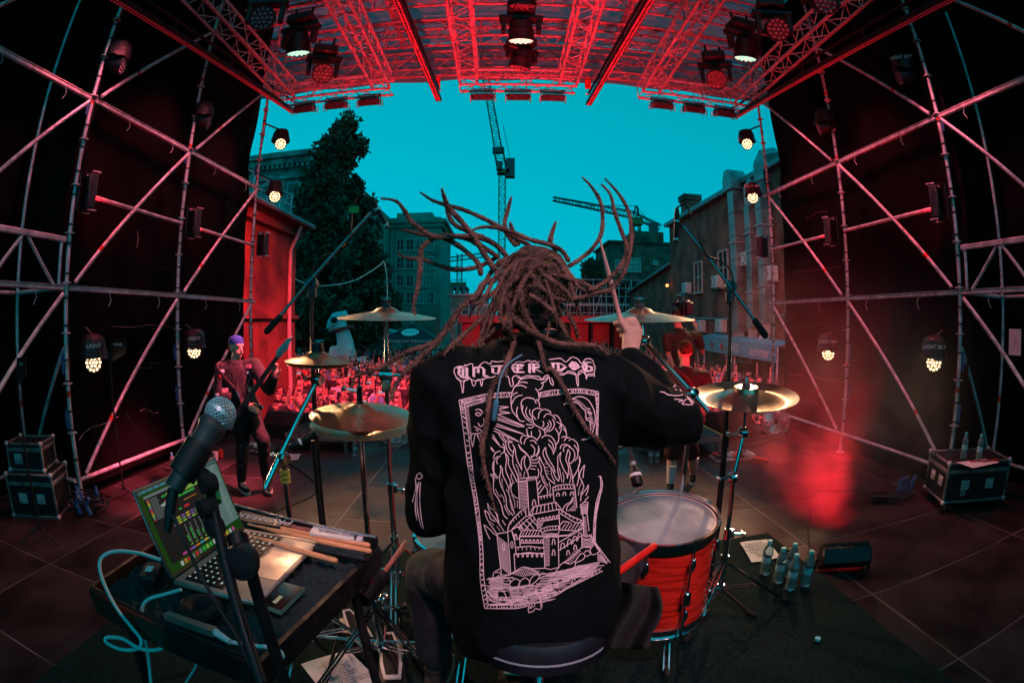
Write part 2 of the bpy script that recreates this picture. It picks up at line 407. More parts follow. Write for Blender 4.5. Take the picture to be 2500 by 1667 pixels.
FR = [(-3.96, -1.9, 'over the bass side of the opening'), (-.72, 1.26, 'at the top centre of the opening'), (2.4, 4.46, 'over the guitar side of the opening')]
for a, b, nme in FR: truss(f'short front cross truss {nme}', (a, 8.22, ZT), (b, 8.22, ZT), group='front cross trusses')
M_RTR = mat('roof_truss_paint', (.6, .5, .5), .5, .4, .2, 5)
for y, z, l in ((9.35, 6.95, 'frontmost roof girder at the canopy edge'), (8.35, 7.1, 'second roof girder behind the canopy edge'), (7.1, 7.2, 'third roof girder behind the canopy edge'), (5.6, 7.25, 'fourth roof girder, over the middle of the stage'), (3.8, 7.25, 'fifth roof girder, over the drummer')):
    truss(l, (-5.6, y, z), (6.1, y, z), .34, .4, .026, .013, .42, 'roof girders across the stage', M_RTR, 'roof_girder')
for x, l in ((-4.9, 'roof side beam above the bass side wall'), (-1.9, 'roof beam running to the audience, bass side'), (.25, 'roof beam running to the audience along the middle'), (2.4, 'roof beam running to the audience, guitar side'), (5.4, 'roof side beam above the smoky side wall')):
    truss(l, (x, -2, 7.52), (x, 9.5, 7.52), .25, .2, .03, .014, .5, 'roof beams above the girders', M_RTR, 'roof_beam')
cn = bpy.data.materials.new('roof_membrane'); cn.use_nodes = True; t = cn.node_tree; t.nodes.clear()
o_ = t.nodes.new('ShaderNodeOutputMaterial'); mx = t.nodes.new('ShaderNodeMixShader'); df = t.nodes.new('ShaderNodeBsdfDiffuse'); tl = t.nodes.new('ShaderNodeBsdfTranslucent')
df.inputs[0].default_value = (.2, .13, .14, 1); tl.inputs[0].default_value = (.3, .26, .32, 1); mx.inputs[0].default_value = .45
t.links.new(df.outputs[0], mx.inputs[1]); t.links.new(tl.outputs[0], mx.inputs[2]); t.links.new(mx.outputs[0], o_.inputs[0])
can = thing('roof_canopy', 'pale membrane roof over the stage, red with stage light', 'roof', (0, 9.5, 7.7))
ys = [2.3, 4.7, 6.35, 7.72, 8.86, 9.75]
for i in range(5):
    y0, y1 = ys[i], ys[i + 1]
    MB().grid(lambda u, v: Vector((-5.9 + 12.4 * u, y0 + (y1 - y0 - .03) * v, 7.72 + .1 * math.sin(v * math.pi) - .05 * max(0, i - 3) * v + .03 * noise.noise(Vector((u * 9, v * 2, i))))), 40, 8).obj('membrane_panel', cn, can)
    if i < 4:
        MB().box((.3, y1 - .015, 7.71), (12.4, .08, .05)).obj('keder_rail', M_RTR, can)
M_VAL = mat('canopy_front_valance', (.62, .5, .5), .6, 0, .1, 3)
MB().grid(lambda u, v: Vector((-5.9 + 12.4 * u, 9.78, 6.75 + .95 * v + .02 * math.sin(u * 50) * (1 - v))), 120, 3).obj('valance', cn, can)
for x in (-1.3, 1.72): box('motor_bracket', (x, 9.6, 6.63), (.12, .1, .2), REDTAPE, can)

# ================================================================ lamps
WARM = (1.0, .62, .34); RED = (1.0, .014, .03); PINK = (1.0, .42, .5); MINT = (.55, 1.0, .8)
M_WARMCELL = mat('lit_warm_lens', (.9, .8, .6), .3, 0, 0, emit=(1.0, .66, .34), estr=4)
M_WARMGLOW = mat('lit_warm_reflector', (.1, .06, .04), .4, 0, 0, emit=(1.0, .3, .08), estr=.05)
M_MINTCELL = mat('lit_mint_lens', (.7, .9, .8), .3, 0, 0, emit=(.25, 1.0, .75), estr=.7)
M_DEADCELL = mat('unlit_lens', (.4, .3, .33), .1, .2, .2, 90, spec=.9)
M_DEADFACE = mat('unlit_lens_plate', (.12, .09, .1), .35, .2, .2, 30)
M_COVER = mat('black_rain_cover', (.014, .012, .012), .55, 0, .3, 14, .6, 18)
def cells(n_ring): 
    out = [(0, 0)]
    for q in range(1, n_ring + 1):
        for k in range(6 * q): a = 2 * math.pi * k / (6 * q); out.append((q / (n_ring + .45) * math.cos(a), q / (n_ring + .45) * math.sin(a)))
    return out
def lamp_head(t, c, d, r, L, lit):
    """a wash lamp head of radius r and length L: face at c looking along d"""
    d = Vector(d).normalized(); c = Vector(c)
    h = MB().lathe([(0, -L), (r * .55, -L), (r * .8, -L * .9), (r * .95, -L * .55), (r * .95, -L * .5), (r * 1.02, -L * .48), (r * 1.02, -.02), (r * 1.06, -.02), (r * 1.06, .01), (r * .98, .012), (r * .97, -.012)], 26, c, d).obj('lamp_head', BLACKP, t)
    face = {0: M_DEADFACE, 1: M_WARMGLOW, 2: M_MINTCELL}[lit]; cell = {0: M_DEADCELL, 1: M_WARMCELL, 2: M_MINTCELL}[lit]
    MB().lathe([(0, -.008), (r * .97, -.008)], 26, c, d).obj('lens_plate', face, h)
    x, y = frame(d); b = MB()
    for (u, v) in cells(2): b.lathe([(r * .14, -.006), (r * .135, .006), (r * .09, .012), (0, .014)], 8, c + x * (u * r * .98) + y * (v * r * .98), d)
    tag(b.obj('lens_cells', cell, h), kind='stuff')
    return h
def covered_par(label, c, d, mount, lit=1, r=.105, group=None, word=None):
    """wash light in a black rain cover; c: centre of its face"""
    c = Vector(c); d = Vector(d).normalized(); t = thing('wash_light', label, 'stage light', c - Vector((0, 0, .15)), group)
    lamp_head(t, c, d, r, .24, lit)
    x, y = frame(d); b = c - d * .12; hx = Vector((d.y, -d.x, 0)).normalized()
    yk = MB()
    for s in (-1, 1): yk.tube([b + hx * s * r * 1.2, b + hx * s * r * 1.25 + Vector((0, 0, .1)), b + hx * s * r * .9 + Vector((0, 0, .19))], (.012, .02), 6) if False else yk.tube([b + hx * s * r * 1.2, b + hx * s * r * 1.25 + Vector((0, 0, .1)), b + hx * s * r * .9 + Vector((0, 0, .19))], .014, 6)
    yk.tube([b + hx * -r * .9 + Vector((0, 0, .19)), b + hx * r * .9 + Vector((0, 0, .19))], .016, 6); yk.obj('yoke', BLACKM, t)
    top = b + Vector((0, 0, .2)); cv = MB(); n = 30
    prof = [(0, .09), (.07, .085), (.12, .06), (.145, .01), (.155, -.06), (.165, -.13), (.172, -.165), (.16, -.16), (.14, -.05)]
    vs = []
    for (rr, h) in prof:
        for k in range(n):
            a = 2 * math.pi * k / n; q = noise.noise(Vector((math.cos(a) * 2, math.sin(a) * 2, h * 9)) + c * 3)
            vs.append(top + Vector((math.cos(a) * rr * (1 + .18 * q), math.sin(a) * rr * (1 + .18 * q), h + .03 * q * (1 if h < 0 else .4))))
    cv.add(vs, [(i * n + k, i * n + (k + 1) % n, (i + 1) * n + (k + 1) % n, (i + 1) * n + k) for i in range(len(prof) - 1) for k in range(n)])
    cvo = cv.obj('rain_cover', M_COVER, t)
    if word:
        w = (CAM - top); w.z = 0; w.normalize(); xx = Vector((-w.y, w.x, 0)); p = top + w * .185 + Vector((0, 0, -.03))
        text_mesh('cover_lettering', word, .062, facing(p, xx, (0, 0, 1)), WHITEINK, cvo, .001, shear=.15)
    if mount is not None:
        mt = Vector(mount); tube('clamp_arm', [mt, (mt + top) / 2 + Vector((0, 0, .03)), top + Vector((0, 0, .06))], .016, BLACKM, t)
    return t
cen = Vector((.3, 3.0, 1.3))
for (px, py, X, wd, lab, lit) in ((228, 885, -4.1, 'LIGHT', 'lit warm wash light low on the dark scaffold, big one by the antenna', 1), (474, 857, -4.1, 'LIGHT', 'lit warm wash light low on the dark scaffold, behind the bass player', 1),
      (2280, 885, 4.62, 'LIGHT SKY', 'lit warm wash light above the flight case, cover lettered', 1), (2022, 863, 4.62, 'LIGHT SKY', 'lit warm wash light low in the smoke on the scaffold', 1),
      (300, 162, -4.1, None, 'unlit wash light high on the dark scaffold near the roof corner', 0), (510, 300, -4.1, None, 'unlit wash light high on the dark scaffold towards the opening', 0),
      (2195, 190, 4.62, 'LIGHT SKY', 'unlit wash light high above the flight case under the roof', 0), (2000, 315, 4.62, None, 'unlit wash light high on the smoky scaffold towards the opening', 0)):
    p = atX(px, py, X); s = -1 if X < 0 else 1
    aim = (Vector((-.6, .2, 1.55)) if s < 0 else Vector((.8, .3, 1.5))) - p if lit else Vector((-s, .45, -.35))
    covered_par(lab, p, aim, (XL if s < 0 else XR, p.y + .05, p.z + .35), lit, .1, 'rain covered wash lights on the side scaffolds', wd)
    if lit: spot('warm_beam', p + aim.normalized() * .06, p + aim + Vector((0, .6, -.4)), 60, WARM, 46, .8, .09)
for (px, py, X, lab) in ((685, 352, -3.93, 'upper lit lamp hanging in the opening beside the tall tree'), (671, 480, -3.93, 'lower lit lamp hanging in the opening above the red building'), (1824, 352, 4.5, 'upper lit lamp hanging in the opening against the sky, guitar side'), (1838, 483, 4.5, 'lower lit lamp hanging in front of the air ducts')):
    p = atX(px, py, X); s = -1 if X < 0 else 1
    aim = Vector((-.2 * s, .6, 1.55)) - p
    covered_par(lab, p, aim, (XL if s < 0 else XR, (YL if s < 0 else YR)[-1], p.z + .42), 1, .105, 'lit lamps hanging at the sides of the opening', 'LIGHT SKY' if 'ducts' in lab else None)
    spot('warm_beam', p + aim.normalized() * .06, (-s * .3 + .2, 3.8, .4), 820, (1, .5, .27), 46, .7, .09)
def strobe(label, c, d, group, up=(0, 0, 1), w=.36, h=.2, dp=.11, plain=False):
    """strobe panel; long side along up"""
    c = Vector(c); d = Vector(d).normalized(); up = Vector(up); x = up.cross(d).normalized(); up = d.cross(x); Rm = Matrix((x, up, d)).transposed()
    t = thing('strobe_panel', label, 'strobe light', c, group); P = lambda a, b, e: c + Rm @ Vector((a, b, e))
    MB().box(c, (h, w, dp), Rm, .012).obj('housing', mat('grey_strobe_housing', (.05, .052, .056), .5, 0, .2, 12), t)
    MB().box(P(0, 0, dp / 2 + .003), (h * .84, w * .9, .006), Rm, .002).obj('led_face', mat('strobe_face', (.05, .02, .022), .25, 0, .3, 60), t)
    b = MB()
    for k in range(9): b.box(P(0, (k - 4) * w / 10, -dp / 2 - .018), (h * .8, .008, .035), Rm)
    tag(b.obj('cooling_fins', BLACKM, t), kind='stuff')
    for s in (-1, 1):
        MB().tube([P(-h * .45, s * (w / 2 + .02), -dp * .3), P(-h * .45, s * (w / 2 + .02), dp * .7), P(h * .45, s * (w / 2 + .02), dp * .7), P(h * .45, s * (w / 2 + .02), -dp * .3)], .01, 6).obj('handle', ALU, t)
    b = MB().tube([P(0, -w / 2 - .01, 0), P(0, -w / 2 - .02, -.14), P(0, w / 2 + .02, -.14), P(0, w / 2 + .01, 0)], .012, 6); b.obj('bracket', BLACKM, t)
    return t
for (px, py, X, l) in ((218, 470, -4.2, 'tall strobe panel clamped to the dark scaffold, the one nearest the camera'), (474, 545, -4.2, 'tall strobe panel clamped to the middle pole of the dark scaffold'), (642, 597, -4.08, 'tall strobe panel against the red brick building'),
      (2287, 495, 4.72, 'tall strobe panel on the smoky scaffold, the big pale one'), (2027, 565, 4.72, 'tall strobe panel on the middle pole of the smoky scaffold'), (1860, 603, 4.68, 'tall strobe panel against the air ducts')):
    p = atX(px, py, X); s = -1 if X < 0 else 1; d = Vector((-s * .35, 1, 0))
    strobe(l, p, d, 'strobe panels clamped to the scaffold poles')
    dd = bpy.data.lights.new('red_strobe', 'AREA'); dd.shape = 'RECTANGLE'; dd.size = .16; dd.size_y = .3; dd.energy = 7; dd.color = RED
    lo = bpy.data.objects.new('red_strobe', dd); C.objects.link(lo); lo.location = p + d.normalized() * .08; lo.rotation_euler = d.to_track_quat('-Z', 'Y').to_euler()
k = 0
for (a, b, nme) in FR:
    for f in (.2, .5, .8):
        k += 1; x = a + (b - a) * f
        strobe(f'strobe under the front truss {nme}, ' + ['bass end', 'middle', 'guitar end'][(k - 1) % 3], (x, 8.3, 5.66), (0, .35, -.9), 'strobe panels under the front trusses', up=(1, 0, 0), w=.38, h=.24)
        if f == .5: spot('red_far_wash', (x, 8.42, 5.6), *(((-7, 13.5, 2.2), 8000, (1, .02, .03), 50) if x < -1 else ((2.5, 46, 1.2), 22000, (1, .03, .06), 26) if x < 2 else ((11, 26, 2.2), 3200, (1, .16, .12), 46)), .8, .15)
        spot('red_crowd_wash', (x, 8.42, 5.6), (x * 1.35 - .2, 13.2, -.5), 2700, (1.0, .045, .11), 82, .8, .15)
def led_bar(label, a, b):
    a, b = Vector(a), Vector(b); d = (b - a).normalized(); x = Vector((0, 0, 1)).cross(d).normalized(); z = d.cross(x); Rm = Matrix((x, d, z)).transposed(); L = (b - a).length
    t = thing('led_bar', label, 'led bar', (a + b) / 2, 'long led pixel bars under the roof')
    MB().box((a + b) / 2, (.11, L, .075), Rm, .01).obj('housing', BLACKP, t)
    bb = MB(); n = int(L / .055)
    for i in range(n):
        for s in (-1, 1):
            c = a + d * (.04 + i * .055) + x * (s * .024) - z * .038; bb.box(c, (.03, .03, .006), Rm)
    tag(bb.obj('led_pixels', mat('led_pixel', (.7, .25, .3), .3, 0, 0, emit=(1, .03, .06), estr=.12), t), kind='stuff')
    rl = MB().tube([a + z * .2 + d * .1, b + z * .2 - d * .1], .024, 10); rl.obj('support_rail', BLACKM, t)
    for f in (.1, .35, .6, .85):
        c = a + d * (L * f); MB().box(c + z * .1, (.03, .06, .2), Rm).obj('hanger', BLACKM, t)
    MB().tube([b + z * .2 - d * .12, b + z * .2 + d * .02, b + z * .26 + d * .02], .012, 6).tube([b + z * .2 + x * .05, b + z * .2 - x * .05], .01, 6).obj('clamp', STEEL, t)
def wall_wash(a, b, tx):
    a, b = Vector(a), Vector(b)
    for f in (.2, .5, .8):
        p = a.lerp(b, f) - Vector((0, 0, .12)); spot('added_wall_wash', p, (tx, p.y - .2, 2.6), 190, (1, .13, .2), 95, .9, .2)  # added spots with no fixture of their own, turning the scaffold tubes pink
wall_wash((-3.6, 2.4, 5.1), (-3.5, 8.4, 5.6), -4.5); wall_wash((4.1, 2.4, 5.1), (4.05, 8.4, 5.6), 5.0)
led_bar('led pixel bar along the top of the dark side wall', (-4.08, 2.4, 5.15), (-3.95, 8.7, 5.82))
led_bar('led pixel bar pointing at the audience left of the crane', (-1.42, 3.0, 5.75), (-1.14, 8.75, 5.83))
led_bar('led pixel bar pointing at the audience right of the central moving head', (1.92, 3.0, 5.75), (1.57, 8.8, 5.8))
led_bar('led pixel bar along the top of the smoky side wall', (4.52, 2.2, 5.15), (4.45, 8.65, 5.8))
def moving_head(label, face, aim, top, lit=0, r=.15, L=.3):
    face = Vector(face); d = Vector(aim).normalized(); t = thing('moving_head', label, 'stage light', Vector(top), 'moving heads under the roof')
    lamp_head(t, face, d, r, L, lit)
    c = face - d * (L * .55); hx = Vector((0, 0, 1)).cross(d)
    hx = hx.normalized() if hx.length > .1 else Vector((1, 0, 0))
    tp = Vector(top)
    y = MB()
    for s in (-1, 1):
        q = c + hx * s * (r + .06); y.box((q + Vector((q.x, q.y, tp.z - .16))) / 2, (.06, .11, abs(tp.z - .16 - q.z) + .12), math.atan2(hx.y, hx.x), .01)
    y.box(Vector((c.x, c.y, tp.z - .15)), (2 * r + .24, .15, .08), math.atan2(hx.y, hx.x), .015); y.obj('yoke', BLACKP, t)
    MB().box((c.x, c.y, tp.z - .02), (.36, .3, .14), math.atan2(hx.y, hx.x), .02).obj('base', BLACKP, t)
    for s in (-1, 1): MB().tube([(c.x + s * .12, c.y, tp.z + .04), (c.x + s * .12, c.y, tp.z + .2)], .02, 8).obj('clamp', BLACKM, t)
MH = [((640, 45), 5.35, (.25, -.75, -.45), 0, 'unlit moving head facing the camera in the top corner, bass side'), ((728, 130), 5.3, (.03, .3, -1), 2, 'moving head pointing down with a mint lit face, bass side'), ((788, 180), 5.35, (.3, -.6, -.45), 0, 'unlit moving head hanging low by the front truss, bass side'),
      ((1272, 100), 5.35, (0, .3, -1), 2, 'central moving head pointing down with a mint lit face'), ((1268, 165), 5.4, (-.2, .3, -1), 0, 'dark moving head just below the central lit one'), ((1275, 15), 5.3, (0, .4, -1), 0, 'dark moving head at the very top centre'),
      ((1900, 72), 5.35, (-.25, -.75, -.45), 0, 'unlit moving head facing the camera in the top corner, guitar side'), ((1820, 143), 5.3, (-.03, .3, -1), 2, 'moving head pointing down with a mint lit face, guitar side'), ((1750, 195), 5.35, (-.3, -.6, -.5), 0, 'unlit moving head hanging low by the front truss, guitar side'),
      ((2015, 4), 5.25, (-.2, -.7, -.5), 0, 'unlit moving head cut by the top edge, guitar side')]
for (pp, z, aim, lit, l) in MH:
    p = atZ(*pp, z); moving_head(l, p, aim, (p.x, p.y, 5.82), lit, .15 if lit != 2 else .16)
    if 'very top' in l: spot('added_pink_beam', p + Vector((-.2, .1, -.15)), (-2.75, 4.9, 1.2), 8500, (1, .1, .17), 24, .8, .12)  # beam added to light the bass player; this head shows no light
    if 'hanging low' in l and p.x > 0: spot('added_red_beam', p + Vector(aim).normalized() * .05, (1.9, 5.2, 1.1), 260, (1, .06, .13), 40, .8, .15)  # beam added towards the guitar player from a head that looks unlit
    if lit == 2: spot('mint_beam', p + Vector(aim).normalized() * .05, p + Vector(aim) * 4, 60, MINT, 50, .7, .12)
# rear truss behind the camera with the wash that lights the drummer's back and the roof from below
truss('rear lighting truss behind the drum riser', (-3.5, -1.6, 5.2), (4.0, -1.6, 5.2))
for x, col, en, tg, l in ((.55, PINK, 430, (.12, 1.3, 1.42), 'rear moving head washing the drummer back'), (1.7, PINK, 360, (.42, 1.5, 1.15), 'rear moving head washing the drummer and floor tom')):
    aim = Vector(tg) - Vector((x, -1.5, 4.75)); moving_head(l, (x, -1.45, 4.75), aim, (x, -1.6, 5.1), 0); spot('pink_wash', Vector((x, -1.45, 4.75)) + aim.normalized() * .05, tg, en, col, 24 if x < 1 else 30, .6, .15)
def floor_strobe(label, c, rz, tgt, en):
    t = thing('floor_strobe', label, 'strobe light', c, 'strobe bars standing on the stage floor'); Rm = Matrix.Rotation(rz, 3, 'Z') @ Matrix.Rotation(R(-35), 3, 'X'); c = Vector(c)
    P = lambda a, b, e: c + Vector((0, 0, .115)) + Rm @ Vector((a, b, e))
    MB().box(P(0, 0, 0), (.42, .2, .14), Rm, .015).obj('housing', BLACKP, t)
    b = MB()
    for k in range(12): b.box(P(-.18 + k * .0325, 0, .085), (.012, .18, .04), Rm)
    tag(b.obj('cooling_fins', BLACKM, t), kind='stuff')
    MB().box(P(0, .103, 0), (.38, .008, .11), Rm).obj('led_face', mat('lit_red_face', (.6, .05, .05), .3, 0, 0, emit=(1, .02, .02), estr=3), t)
    for s in (-1, 1): MB().tube([P(s * .225, 0, 0), P(s * .235, 0, 0) - Vector((0, 0, .05)), c + Rm @ Vector((s * .235, 0, 0)) * 1 + Vector((0, 0, .01))], .012, 6).obj('foot_bracket', BLACKM, t)
    spot('red_uplight', P(0, .14, .0), tgt, en, RED, 78, .9, .12)
floor_strobe('red lit strobe bar on the stage floor beside the carpet and the water bottles', (2.5, 2.85, 0), R(-20), (2.2, 8.6, 6.8), 3600)
floor_strobe('added red strobe bar hidden beyond the drummer to light the roof', (.25, 4.4, 0), R(4), (-.4, 9.0, 6.9), 8800)  # unseen lamp added to light the roof red from below
# ================================================================ buildings beyond the stage
def brick_mat(name, c1, c2, mortar, scale):
    M = bpy.data.materials.new(name); M.use_nodes = True; t = M.node_tree; b = t.nodes['Principled BSDF']; N = t.nodes.new; L = t.links.new
    tc = N('ShaderNodeTexCoord'); sp = N('ShaderNodeSeparateXYZ'); L(tc.outputs['Object'], sp.inputs[0])
    ad = N('ShaderNodeMath'); L(sp.outputs[0], ad.inputs[0]); L(sp.outputs[1], ad.inputs[1])
    cb = N('ShaderNodeCombineXYZ'); L(ad.outputs[0], cb.inputs[0]); L(sp.outputs[2], cb.inputs[1])
    br = N('ShaderNodeTexBrick'); br.inputs['Scale'].default_value = scale; br.inputs['Color1'].default_value = (*c1, 1); br.inputs['Color2'].default_value = (*c2, 1); br.inputs['Mortar'].default_value = (*mortar, 1)
    br.inputs['Mortar Size'].default_value = .018; L(cb.outputs[0], br.inputs[0])
    n = N('ShaderNodeTexNoise'); n.inputs['Scale'].default_value = .9; n.inputs['Detail'].default_value = 6; L(tc.outputs['Object'], n.inputs[0])
    rp = N('ShaderNodeValToRGB'); rp.color_ramp.elements[0].position = .32; rp.color_ramp.elements[0].color = (.25, .25, .25, 1); rp.color_ramp.elements[1].position = .62; L(n.outputs[0], rp.inputs[0])
    mx = N('ShaderNodeMixRGB'); mx.blend_type = 'MULTIPLY'; mx.inputs[0].default_value = 1; L(br.outputs[0], mx.inputs[1]); L(rp.outputs[0], mx.inputs[2])
    L(mx.outputs[0], b.inputs['Base Color']); b.inputs['Roughness'].default_value = .9
    bp = N('ShaderNodeBump'); bp.inputs['Strength'].default_value = .5; bp.inputs['Distance'].default_value = .02; L(br.outputs['Fac'], bp.inputs['Height']); bp.invert = True; L(bp.outputs[0], b.inputs['Normal'])
    return M
M_REDB = brick_mat('red_brick', (.25, .045, .032), (.19, .036, .027), (.14, .07, .06), 3.2)
M_BROWNB = brick_mat('brown_brick', (.36, .13, .085), (.2, .075, .055), (.24, .17, .14), 3.2)
M_BEIGE = mat('beige_render', (.34, .31, .25), .9, 0, .25, .35, .2, 6)
M_PALEB = brick_mat('pale_brick', (.4, .38, .33), (.33, .31, .27), (.36, .35, .32), 2.4)
M_ROOFM = mat('grey_roof_metal', (.3, .33, .33), .45, .5, .25, .8)
M_CONC = mat('concrete', (.36, .36, .34), .9, 0, .25, .6)
M_PANE = mat('window_glass', (.02, .03, .03), .08, 0, 0, spec=.8)
M_PANEL_ = mat('pale_pane', (.3, .3, .24), .3, 0, .2, 2)  # paler pane colour, without glow
M_FRAME = mat('white_window_frame', (.5, .5, .46), .6, 0, .1, 3)
M_DUCT = mat('galvanised_duct', (.42, .46, .46), .42, .55, .25, 1.5)
def window(par, c, w, h, ax, pane=None, nx=2, ny=2, depth=.16):
    """ax 'y': faces -Y, ax 'x-': faces -X, 'x+': faces +X"""
    c = Vector(c); n = {'y': Vector((0, -1, 0)), 'x-': Vector((-1, 0, 0)), 'x+': Vector((1, 0, 0))}[ax]; s = Vector((0, 0, 1)).cross(n); s = -s
    sz = lambda a, b, e: (abs(s.x) * a + abs(n.x) * e, abs(s.y) * a + abs(n.y) * e, b)
    f = MB()
    for q in (-1, 1):
        f.box(c + s * (q * (w / 2 + .04)) + n * .03, sz(.08, h + .16, .12)); f.box(c + Vector((0, 0, q * (h / 2 + .04))) + n * .032, sz(w, .08, .12))
    for i in range(1, nx): f.box(c + s * (w * (i / nx - .5)) + n * .025, sz(.06, h, .08))
    for i in range(1, ny): f.box(c + Vector((0, 0, h * (i / ny - .5))) + n * .027, sz(w, .05, .07))
    wo_ = f.obj('window', M_FRAME, par, False)
    MB().box(c + n * .012, sz(w, h, .02)).obj('pane', pane or M_PANE, wo_, False)
    MB().box(c + n * .09 + Vector((0, 0, -h / 2 - .1)), sz(w + .3, .06, .2)).obj('sill', M_FRAME, wo_, False)
# red brick house, close on the bass side
t = thing('brick_house', 'red brick house with metal roof and downpipe close to the stage, bass side', 'building', (-9, 12.5, GROUND))
eave = 5.0; XW = -7.0; YF = 16.7
MB().box(((XW - 6) / 1, (8.5 + YF) / 2, (GROUND + eave) / 2), (12, YF - 8.5, eave - GROUND)).obj('wall', M_REDB, t, False)
MB().box((XW + .05, (8.5 + YF) / 2, 2.02), (.14, YF - 8.5 + .1, .12)).obj('string_course', M_REDB, t, False)
MB().box((XW + .08, (8.5 + YF) / 2, eave - .15), (.26, YF - 8.5 + .2, .3)).box((XW + .16, (8.5 + YF) / 2, eave + .06), (.5, YF - 8.5 + .4, .12)).obj('cornice', M_REDB, t, False)
rf = MB().prism([(XW + .5, 8.2, eave + .12), (XW + .5, YF + .3, eave + .12), (XW - 3.5, YF - 1.6, eave + 2.0), (XW - 3.5, 8.2, eave + 2.0)], (0, 0, .08)).obj('roof', M_ROOFM, t, False)
b = MB()
for k in range(9): y = 8.6 + k * 1.0; b.box((XW - .25, y, eave + .8), (.04, .04, .9)); b.tube([(XW - .25, y, eave + 1.2), (XW - 1.0, y, eave + .9)], .02, 5)
for z in (.85, 1.22): b.tube([(XW - .25, 8.4, eave + z), (XW - .25, YF + .1, eave + z)], .025, 6)
b.obj('roof_railing', STEEL, rf)
M_PINKPIPE = mat('painted_downpipe', (.6, .42, .42), .5, .2, .2, 3)
MB().tube([(XW + .42, YF - .7, eave), (XW + .3, YF - .75, eave - .4), (XW + .13, YF - .8, eave - .8), (XW + .13, YF - .8, GROUND)], .07, 10).obj('downpipe', M_PINKPIPE, t)
MB().tube([(XW + .55, 8.3, eave + .1), (XW + .55, YF + .2, eave + .1)], .08, 8).obj('gutter', M_ROOFM, t)

# pale tall block behind the tree, bass side
Y0 = 42; tl_ = atY(520, 372, Y0); tr_ = atY(770, 366, Y0)
t = thing('apartment_block', 'tall pale block with dentilled cornice behind the tree and the lit lamps', 'building', ((tl_.x + tr_.x) / 2, Y0, GROUND))
ht = tr_.z; cx = (tl_.x + tr_.x) / 2; wd = tr_.x - tl_.x
MB().box((cx, Y0 + 6, (GROUND + ht) / 2 - .5), (wd, 12, ht - GROUND - 1)).obj('wall', M_PALEB, t, False)
cr = MB().box((cx, Y0 + 5.7, ht - .4), (wd + 1.2, 13.2, .5)).box((cx, Y0 + 5.8, ht - .95), (wd + .7, 12.8, .5)).box((cx, Y0 + 5.9, ht - 2.4), (wd + .3, 12.4, .3)).obj('cornice', M_PALEB, t, False)
b = MB()
for k in range(int(wd / .5)): b.box((cx - wd / 2 + .25 + k * .5, Y0 - .45, ht - 1.4), (.22, .3, .35))
tag(b.obj('dentils', M_PALEB, cr, False), kind='stuff')
for i in range(3):
    for j in range(4): window(t, (tr_.x - 1.8 - i * 2.6, Y0, ht - 3.9 - j * 3.4), 1.1, 1.8, 'y')
# beige block with rows of windows
Y0 = 70; a_ = atY(953, 533, Y0); b_ = atY(1077, 533, Y0)
t = thing('office_block', 'beige four storey block with rows of windows left of the drummer', 'building', ((a_.x + b_.x) / 2, Y0, GROUND)); ht = a_.z
MB().box(((a_.x + b_.x) / 2, Y0 + 7, (GROUND + ht) / 2), (b_.x - a_.x, 14, ht - GROUND)).obj('wall', M_BEIGE, t, False)
wq = MB().box((a_.x - 5, Y0 - 7.5, (GROUND + ht) / 2 - .3), (10, 17, ht - GROUND + .6)).obj('wing', M_BEIGE, t, False)
MB().box(((a_.x + b_.x) / 2 + .1, Y0 + 6.8, ht - .6), (b_.x - a_.x + 1.4, 15, .5)).box(((a_.x + b_.x) / 2 + .05, Y0 + 6.9, ht - 1.15), (b_.x - a_.x + .7, 14.6, .6)).obj('cornice', M_BEIGE, t, False)
MB().box(((a_.x + b_.x) / 2 - .5, Y0 + 7, ht + .5), (b_.x - a_.x - 2, 10, 1.2)).obj('attic', M_BEIGE, t, False)
for x in (977, 1001, 1025, 1050):
    for y in (598, 642, 685, 727):
        p = atY(x, y, Y0); window(t, (p.x, Y0, p.z), .95, 1.5, 'y')
for k in range(4):
    for z in (3.6, 7.2, 10.6): window(t, (a_.x, Y0 - 14 + k * 3.4, z), .9, 1.5, 'x+')
MB().tube([(a_.x + .3, Y0 - .1, GROUND), (a_.x + .3, Y0 - .1, ht - 1.5)], .09, 6).obj('downpipe', M_ROOFM, t)
# unfinished concrete frame
Y0 = 88; p0 = atY(1068, 695, Y0); p1 = atY(1138, 695, Y0)
t = thing('concrete_frame', 'unfinished concrete frame building far behind the drummer', 'building', (p0.x, Y0, GROUND))
for k in range(5): MB().box(((p0.x + p1.x) / 2, Y0 + 5, p0.z - .3 - k * 2.1), (p1.x - p0.x, 10, .3)).obj('floor_slab', M_CONC, t, False)
for i in range(5):
    for q in (0, 9): MB().box((p0.x + .4 + i * (p1.x - p0.x - .8) / 4, Y0 + q + .4, (GROUND + p0.z) / 2), (.5, .5, p0.z - GROUND - .1)).obj('column', M_CONC, t, False)
b = MB()
for k in range(14): x = p0.x + k * (p1.x - p0.x) / 13; b.tube([(x, Y0, p0.z), (x, Y0, p0.z + .9)], .04, 4)
b.tube([(p0.x, Y0, p0.z + .8), (p1.x, Y0, p0.z + .8)], .04, 4); b.obj('roof_railing', STEEL, t)
M_ORANGE = mat('formwork_boards', (.4, .2, .08), .8, 0, .3, 1); MB().box(((p0.x + p1.x) / 2, Y0 - .1, p0.z + .1), (p1.x - p0.x, .1, .5)).obj('formwork', M_ORANGE, t, False)
Y0 = 60; p0 = atY(1098, 722, Y0); p1 = atY(1190, 722, Y0); t = thing('low_house', 'low pale house behind the crowd left of the drummer', 'building', (p0.x, Y0, GROUND))
MB().box(((p0.x + p1.x) / 2, Y0 + 4, (GROUND + p0.z) / 2), (p1.x - p0.x, 8, p0.z - GROUND)).obj('wall', M_PALEB, t, False)
